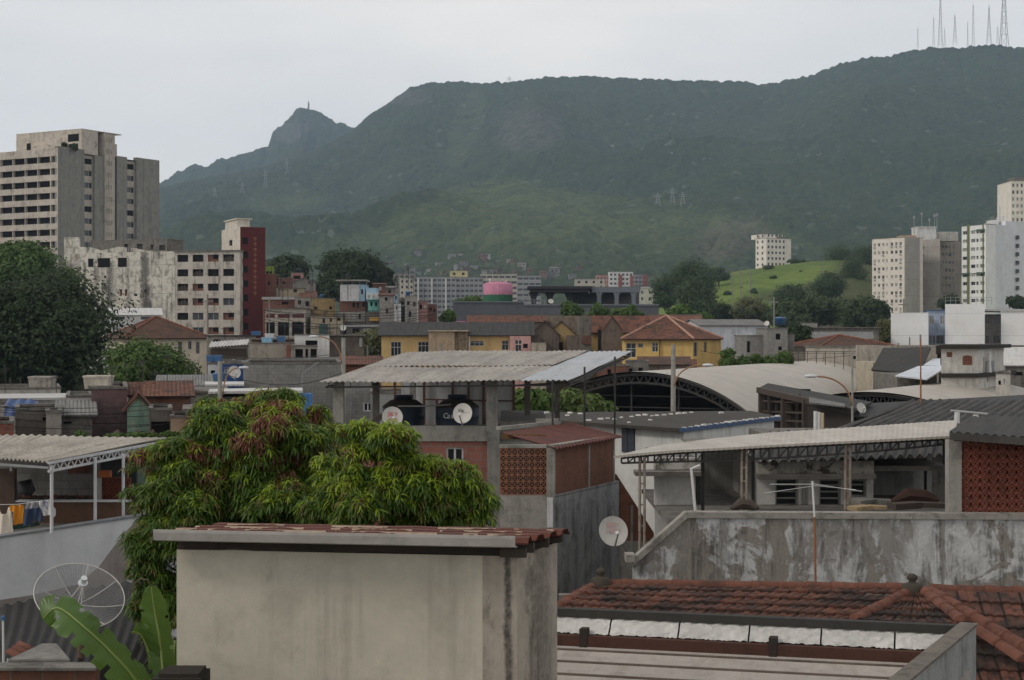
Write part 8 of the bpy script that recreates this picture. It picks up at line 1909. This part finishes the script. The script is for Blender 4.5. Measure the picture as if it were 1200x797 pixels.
# dark sheet roof below, dish, clutter
t = thing('black_roof_shed', 'old black ribbed roof below the blue white wall', 'shed', (X(80, 28), 28, 0), 0)
m = MB(t); corr4(m, P(-60, 800, 24.5), P(175, 775, 24.5), P(215, 668, 31.5), P(-50, 722, 30.5), .19, .03, 8, 6, jit=.03, th=.015); part('roof', m, corrmat('black_ribbed_sheet', (.03, .028, .026), (.01, .01, .01), .7, pitch=50, bump=.2, stripes=.2), t, True)
m = MB(t); m.box(X(-40, 26), X(160, 26), 26, 29.5, 0, 4.2); part('wall', m, CONCD, t)
t = thing('brick_parapet', 'low brick wall with a pale slab under the banana leaves', 'wall', (X(50, 19), 19, 0), 0)
m = MB(t); m.box(X(-30, 19), X(112, 19), 19, 19.2, 0, Z(785, 19)); part('brick_wall', m, BRICKO, t)
m = MB(t); m.slab([(X(-30, 19), 18.95), (X(113, 19), 18.95), (X(113, 19), 19.3), (X(-30, 19), 19.3)], Z(785, 19)+.001, Z(782, 19)); part('coping', m, CONCD, t)
m = MB(t); m.slab([(X(44, 20.5), 19.31), (X(112, 20.5), 19.31), (X(96, 21.5), 20.3), (X(80, 21.5), 20.3)], Z(781.5, 19), Z(779, 19)); part('pale_slab', m, wm('pale_slab', (128, 125, 120), amt=.6), t)
for i in range(3):
    m = MB(); a = .5; vs = []
    for j in range(2):
        for k in range(9): th_ = math.pi*k/8; vs.append((j*.42, .07*math.cos(th_), .06*math.sin(th_)))
    m.add(vs, [(k, k+1, 9+k+1, 9+k) for k in range(8)]+[tuple(range(8, -1, -1)), tuple(range(9, 18))]); o = solid('roof_tile', m, CAPM, ('loose clay tile lowest on the black roof', 'loose clay tile in the middle of three on the black roof', 'loose clay tile uppermost on the black roof')[i], 'roof tile', 'loose clay tiles', True, loc=tuple(P(10+i*6, 767-i*4.5, 25.2+i*.3)+Vector((0, 0, .04))), rz=-.5); o.rotation_euler = (0, RAD(14), -.5)
t = thing('white_pipe', 'thin white vertical pipe with a blue cap at the left frame edge', 'pipe', (X(4, 20), 20, Z(780, 20)), 0)
m = MB(t); m.cyl(P(4, 783, 20), P(3.5, 727, 20), .014, n=8); m.path([P(4, 777, 20), P(9, 776, 20), P(9, 772, 20)], .01, 6); part('pipe_stem', m, FRAMEW, t)
m = MB(t); m.cyl(P(3.5, 727, 20), P(3.5, 722, 20), .026, n=10); part('blue_cap', m, TANKB, t)
# mesh satellite dish
t = thing('mesh_dish', 'big round wire mesh satellite dish with a white rim and ribs', 'satellite dish', tuple(P(92, 703, 25)), 0)
R = .69; M = Matrix.Rotation(RAD(30), 4, 'Z') @ Matrix.Rotation(RAD(38), 4, 'X') @ Matrix.Rotation(RAD(8), 4, 'Z'); dep = .2
pt = lambda r, a: M @ Vector((r*math.cos(a), r*math.sin(a), dep*(r/R)**2-dep*.5))
m = MB(); m.path([pt(R, 2*math.pi*k/64) for k in range(65)], .008, 8); part('rim', m, DISHM, t, True)
for k in range(8):
    a = 2*math.pi*(k+.3)/8; m = MB(); m.path([pt(R*q, a) for q in (.04, .25, .5, .75, 1.)], .006, 6); part('rib', m, DISHM, t)
m = MB(); wires = 0
for k in range(96): a = 2*math.pi*k/96; m.path([pt(R*q, a) for q in (.12, .4, .7, 1.)], .0036, 3)
for k in range(3, 42): m.path([pt(R*k/42, 2*math.pi*i/36) for i in range(37)], .0036, 3)
part('wire_mesh', m, plain('mesh_wire_grey', L((150, 150, 150)), .5, .3), t)
fd = M @ Vector((.02, .02, .36)); m = MB()
for a in (.5, 2.6, 4.7): m.path([pt(R*.22, a), fd], .008, 6)
part('feed_strut', m, FRAMEW, t)
m = MB(); m.cyl(fd, fd+(M @ Vector((0, 0, .1))), .045, .05, 14); m.cyl(fd-(M @ Vector((0, 0, .03))), fd, .075, .075, 16); part('feed_horn', m, LAMPH, t)
m = MB(); c_ = pt(0, 0); m.path([c_, c_+Vector((.02, .1, -.25)), c_+Vector((.02, .12, -1.2))], .045, 10); m.beam(c_+Vector((-.25, .1, -.3)), c_+Vector((.25, .12, -.2)), .05); part('mast', m, wm('mast_rust', (120, 96, 80)), t)
t = thing('mossy_ledge', 'black mossy concrete ledge end at the foot of the beige shed', 'ledge', (X(214, 15.8), 15.8, Z(797, 15.8)-1), 0)
m = MB(t); m.add([P(186, 797, 15.6), P(244, 797, 15.6), P(244, 797, 16.1), P(186, 797, 16.1)], [(3, 2, 1, 0)]); m.box(X(186, 15.8), X(242, 15.8), 15.5, 16.0, Z(820, 15.8), Z(788, 15.8)); part('ledge_top', m, wm('mossy_black', (54, 50, 44), amt=.5, scale=4, bump=.8), t)
m = MB(t); m.box(X(190, 15.7), X(236, 15.7), 15.55, 15.95, Z(788, 15.8)+.001, Z(783.5, 15.8)); part('moss_edge', m, wm('mossy_black', (54, 50, 44)), t)
# ------------------------------------------------------------------ mango tree
def strips(base, dirs, length, width, droop, segs=3, curl=.0):
    """long leaves: base points, directions, lengths; each a bent strip with a folded midrib"""
    n = len(base); dirs = dirs/np.linalg.norm(dirs, axis=1)[:, None]
    up = np.array([0, 0, 1.]); side = np.cross(dirs, up); sl_ = np.linalg.norm(side, axis=1)[:, None]; side = np.where(sl_ < .05, np.array([1., 0, 0]), side/np.maximum(sl_, 1e-6))
    tw = RNG.uniform(-.7, .7, (n, 1)); nrm = np.cross(side, dirs); side = side*np.cos(tw)+nrm*np.sin(tw)
    wp = np.interp(np.linspace(0, 1, segs+1), [0, .25, .6, 1], [.25, 1., .85, .06])
    p = base.copy(); d = dirs.copy(); V = []
    for k in range(segs+1):
        V.append(p-side*(width*wp[k])[:, None] if np.ndim(width) else p-side*width*wp[k]); V.append(p+side*(width*wp[k])[:, None] if np.ndim(width) else p+side*width*wp[k])
        d = d+np.array([0, 0, -1.])*droop[:, None]/segs; d = d/np.linalg.norm(d, axis=1)[:, None]
        p = p+d*(length/segs)[:, None]
    V = np.stack(V, 1).reshape(-1, 3); m = 2*(segs+1)
    q = np.array([[2*k, 2*k+1, 2*k+3, 2*k+2] for k in range(segs)])
    Q = (np.arange(n)[:, None, None]*m+q[None]).reshape(-1, 4)
    return V, Q
ML_G = leafmat('mango_leaf_green', (.038, .085, .008), (.08, .14, .016), trans=.3, rough=.5)
ML_L = leafmat('mango_leaf_lime', (.17, .25, .014), (.27, .35, .03), trans=.35, rough=.45)
ML_R = leafmat('mango_leaf_red', (.14, .058, .036), (.23, .1, .058), trans=.25, rough=.5)
ML_O = leafmat('mango_leaf_olive', (.1, .095, .025), (.16, .13, .035), trans=.28, rough=.48)
Ym = 27.5
t = thing('mango_tree', 'big bushy mango tree with drooping leaves, lime and red brown young shoots', 'tree', (X(360, Ym), Ym, 0), 0)
#  photo column, row, distance, radius (px) ...
BL = [(300, 555, 27.9, 85, 78), (240, 580, 27.4, 76, 78), (205, 640, 26.6, 56, 85), (330, 515, 28.8, 70, 48), (265, 512, 28.7, 50, 42), (180, 690, 26.2, 32, 60), (330, 605, 27.2, 75, 50), (188, 585, 27.4, 34, 48), (300, 492, 28.8, 42, 26), (190, 735, 25.9, 34, 46), (165, 655, 26.2, 26, 40), (205, 705, 26.2, 40, 50), (330, 670, 27.0, 80, 50), (270, 690, 26.6, 60, 50),
      (385, 505, 28.8, 40, 26), (345, 492, 28.9, 40, 26), (360, 560, 28.6, 40, 50),
      (455, 552, 25.9, 68, 54), (500, 588, 25.7, 58, 46), (430, 596, 25.6, 62, 50), (542, 606, 25.7, 32, 36), (475, 522, 26.1, 42, 28), (405, 560, 26.0, 36, 44), (525, 570, 25.9, 38, 36), (485, 608, 25.8, 44, 34), (470, 655, 26.0, 70, 40), (520, 552, 25.9, 38, 34), (552, 588, 25.8, 28, 30), (440, 518, 26.2, 42, 26)]
RN = 25000
subs = []; rq = random.Random(4)
for bi, b in enumerate(BL):
    c = np.array(P(b[0], b[1], b[2])); rx, rz_ = b[3]/F*b[2], b[4]/F*b[2]
    for k in range(max(9, int(rx*rz_*34))):
        d = Vector((rq.gauss(0, 1), rq.gauss(-.25, 1), rq.gauss(.15, 1))).normalized(); q = rq.uniform(.35, .98)
        subs.append((c+np.array((d.x*rx, d.y*rx, d.z*rz_))*q, rq.uniform(.22, .4)*min(1.15, max(.6, rx*.9)), bi, rq.random()))
ar_ = np.array([s_[1]**2 for s_ in subs]); cn = np.maximum(4, (RN*ar_/ar_.sum()).astype(int))
C, N_, Lb, SR = [], [], [], []
for (c, r, bi, u_), k in zip(subs, cn):
    d = rand_dirs(k); d[:, 2] = np.where(d[:, 2] < -.35, -d[:, 2], d[:, 2])
    C.append(c+d*np.array([r*1.15, r*1.1, r*.8])*RNG.uniform(.55, 1.05, (k, 1))**.6); N_.append(d); Lb.append(np.full(k, bi)); SR.append(np.full(k, u_))
C = np.concatenate(C); N_ = np.concatenate(N_); Lb = np.concatenate(Lb); SR = np.concatenate(SR)
# drop clusters buried deep inside other lobes
deep = np.zeros(len(C), bool)
for b in BL:
    c = np.array(P(b[0], b[1], b[2])); rx, rz_ = b[3]/F*b[2], b[4]/F*b[2]; q = (C-c)/np.array([rx, rx*1.05, rz_]); deep |= (q**2).sum(1) < .3
keep = ~deep | (RNG.random(len(C)) < .25); C, N_, Lb, SR = C[keep], N_[keep], Lb[keep], SR[keep]
pxs_ = 600+C[:, 0]/C[:, 1]*F; pys_ = HOR-(C[:, 2]-CH)/C[:, 1]*F
nz = fbm(C[:, 0]*1.1+40, C[:, 2]*1.1+C[:, 1]*.7+40, 3)
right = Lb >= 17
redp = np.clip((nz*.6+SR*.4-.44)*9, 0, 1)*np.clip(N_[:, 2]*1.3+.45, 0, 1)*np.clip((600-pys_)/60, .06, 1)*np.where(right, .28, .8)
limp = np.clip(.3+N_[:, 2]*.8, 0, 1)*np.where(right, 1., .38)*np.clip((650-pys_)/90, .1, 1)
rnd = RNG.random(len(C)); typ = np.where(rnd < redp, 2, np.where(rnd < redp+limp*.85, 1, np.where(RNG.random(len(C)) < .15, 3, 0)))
VV, QQ, MI = [], [], []; off = 0
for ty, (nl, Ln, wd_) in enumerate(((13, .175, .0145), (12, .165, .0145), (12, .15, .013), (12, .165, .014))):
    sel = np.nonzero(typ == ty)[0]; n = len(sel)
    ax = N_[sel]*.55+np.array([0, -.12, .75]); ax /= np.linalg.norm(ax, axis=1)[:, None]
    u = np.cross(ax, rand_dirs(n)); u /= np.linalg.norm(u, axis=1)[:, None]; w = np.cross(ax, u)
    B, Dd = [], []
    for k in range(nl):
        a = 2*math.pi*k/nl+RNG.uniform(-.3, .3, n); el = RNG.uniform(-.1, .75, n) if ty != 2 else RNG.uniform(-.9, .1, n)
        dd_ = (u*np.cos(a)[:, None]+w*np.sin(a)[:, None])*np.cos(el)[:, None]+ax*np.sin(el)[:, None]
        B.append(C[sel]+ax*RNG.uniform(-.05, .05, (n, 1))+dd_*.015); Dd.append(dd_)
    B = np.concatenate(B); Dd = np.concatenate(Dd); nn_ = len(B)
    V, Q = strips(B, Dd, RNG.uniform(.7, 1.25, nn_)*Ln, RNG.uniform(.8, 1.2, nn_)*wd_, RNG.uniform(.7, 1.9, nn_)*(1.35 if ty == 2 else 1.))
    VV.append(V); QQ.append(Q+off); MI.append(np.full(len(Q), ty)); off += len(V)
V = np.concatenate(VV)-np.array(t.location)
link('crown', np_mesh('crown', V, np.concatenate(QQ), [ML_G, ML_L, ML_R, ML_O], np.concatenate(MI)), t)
m = MB(t); x_, y_ = X(360, Ym), Ym+.4
m.path([(x_, y_, 0), (x_+.1, y_, 2), (x_-.05, y_, 4), (x_, y_, 5.5)], [.34, .28, .25, .2], 10)
for b in BL[:14]:
    e = P(b[0], b[1], b[2]); s0 = Vector((x_, y_, random.uniform(3.6, 5.4))); m.path([s0, s0.lerp(e, .5)+Vector((0, 0, -.15)), e], [.13, .08, .03], 6)
part('trunk', m, BARK, t, True)
# ------------------------------------------------------------------ banana plant
BAN = None
def banmat():
    q = NT('banana_leaf'); uv = q.n('ShaderNodeUVMap').outputs[0]; v = q.coords()
    w = q.n('ShaderNodeTexWave', {'Vector': uv, 'Scale': 14., 'Distortion': 1.2, 'Detail': 2.}, wave_type='BANDS', bands_direction='Y').outputs['Fac']
    n = q.noise(v, 3, 6, .6)
    c = q.mix(q.ramp(w, 0, 1, 0, .5), (.06, .13, .02), (.1, .18, .032)); c = q.mix(q.ramp(n, .35, .7, 0, .6), c, (.05, .1, .02))
    q.bump(w, .25, .01); q.done(c, .38, 0, .5)
    tr = q.n('ShaderNodeBsdfTranslucent', {'Color': (.16, .26, .03, 1)}); mx = q.n('ShaderNodeMixShader', {0: .28, 1: q.b.outputs[0], 2: tr.outputs[0]})
    q.t.links.new(mx.outputs[0], q.t.nodes['Material Output'].inputs['Surface']); return q.m
BAN = banmat(); MID = plain('banana_midrib', (.2, .26, .07), .5); DRYB = plain('banana_dry_edge', (.12, .085, .045), .8)
t = thing('banana_plant', 'banana plant with a torn broad leaf, an upright leaf and a curled young leaf', 'plant', (X(172, 17), 17, Z(900, 17)), 0)
def blade(spine, half, fold=.25, tears=(), twist=0., name='leaf', tipw=.3, seed=0, nrm=None):
    sp = [Vector(p) for p in spine]; n = 40; pts = []
    for i in range(n+1):
        x = i/n*(len(sp)-1); k = min(len(sp)-2, int(x)); f_ = x-k
        p0_, p1_, p2_, p3_ = sp[max(0, k-1)], sp[k], sp[k+1], sp[min(len(sp)-1, k+2)]
        pts.append(.5*((2*p1_)+(p2_-p0_)*f_+(2*p0_-5*p1_+4*p2_-p3_)*f_*f_+(3*p1_-p0_-3*p2_+p3_)*f_**3))
    rs = random.Random(seed); L_, R_ = [], []
    m = MB(t); nv = Vector(nrm or (0, -1, .3)).normalized()
    vs, uv = [], []
    cols_ = 6
    for i, p in enumerate(pts):
        d = (pts[min(n, i+1)]-pts[max(0, i-1)]).normalized(); s = d.cross(nv).normalized(); up = s.cross(d).normalized()
        q = i/n; w = half*min(1, (q/.12+.15))*min(1, ((1-q)/.22)**.6+tipw)
        tw = twist*q; s2 = s*math.cos(tw)+up*math.sin(tw); u2 = up*math.cos(tw)-s*math.sin(tw)
        for j in range(-cols_, cols_+1):
            a = j/cols_; sag = -fold*abs(a)**1.3*w+(.012*math.sin(i*1.1+j)+.01*math.sin(i*2.3))*abs(a)
            vs.append(p+s2*w*a*(1-.12*abs(math.sin(i*.7+(3 if a > 0 else 0)))*abs(a)**4)+u2*sag); uv.append((a*w, q*1.5))
    K_ = 2*cols_+1; fs = []
    for i in range(n):
        for j in range(2*cols_):
            sd = -1 if j < cols_ else 1; dist = abs(j+.5-cols_)/cols_
            if any(ts == sd and abs(i-ti) < .55+.5*max(0, dist-td) and dist > td for (ts, ti, td) in tears): continue
            fs.append((i*K_+j, i*K_+j+1, (i+1)*K_+j+1, (i+1)*K_+j))
    m.add(vs, fs, [[uv[k] for k in f_] for f_ in fs]); lf = part(name, m, BAN, t, True)
    m = MB(t); m.path([p+(nv*.006) for p in pts[:-1]], [.016*(1-.8*i/n)+.003 for i in range(n)], 8); mr = part('midrib', m, MID, lf, True); mr.matrix_parent_inverse = Matrix.Identity(4)
    return lf
blade([P(178, 845, 17), P(160, 800, 16.85), P(130, 765, 16.7), P(98, 735, 16.6), P(68, 713, 16.7), P(50, 726, 16.75)], .215, .28, ((-1, 14, .45), (1, 20, .35), (-1, 24, .5), (-1, 30, .3), (1, 11, .6), (-1, 18, .6), (1, 27, .5), (1, 33, .4), (-1, 34, .6), (-1, 21, .7)), .1, seed=1, nrm=(.35, -.8, .75))
blade([P(186, 870, 17.2), P(191, 800, 17.2), P(187, 750, 17.25), P(181, 715, 17.25), P(177, 686, 17.2)], .155, .35, ((1, 26, .6), (-1, 30, .6), (1, 17, .7), (-1, 12, .7)), -.15, tipw=.02, seed=2, nrm=(.25, -1, .1))
blade([P(190, 860, 17.3), P(184, 800, 17.3), P(176, 768, 17.25), P(166, 745, 17.2), P(155, 740, 17.15)], .12, .55, (), .9, seed=3, nrm=(-.4, -1, .3))
blade([P(180, 880, 17.4), P(196, 830, 17.4), P(202, 790, 17.5), P(206, 750, 17.6)], .11, .5, ((-1, 20, .4),), -.6, seed=4, nrm=(-.7, -.8, .2))
blade([P(170, 880, 17.1), P(160, 815, 17.1), P(150, 785, 17.1), P(137, 765, 17.1)], .08, .5, (), .8, seed=5, nrm=(.3, -1, .4))
m = MB(t); m.path([P(177, 687, 17.2), P(173, 679.5, 17.2), P(165, 678, 17.2), P(158, 683, 17.2), P(152, 694, 17.2)], [.009, .008, .006, .005, .003], 6); part('dry_tip', m, DRYB, t, True)
m = MB(t); m.path([P(182, 940, 17.4), P(184, 860, 17.35), P(185, 825, 17.3)], [.09, .07, .05], 12); part('stem', m, plain('banana_stem', (.14, .16, .06), .6), t, True)
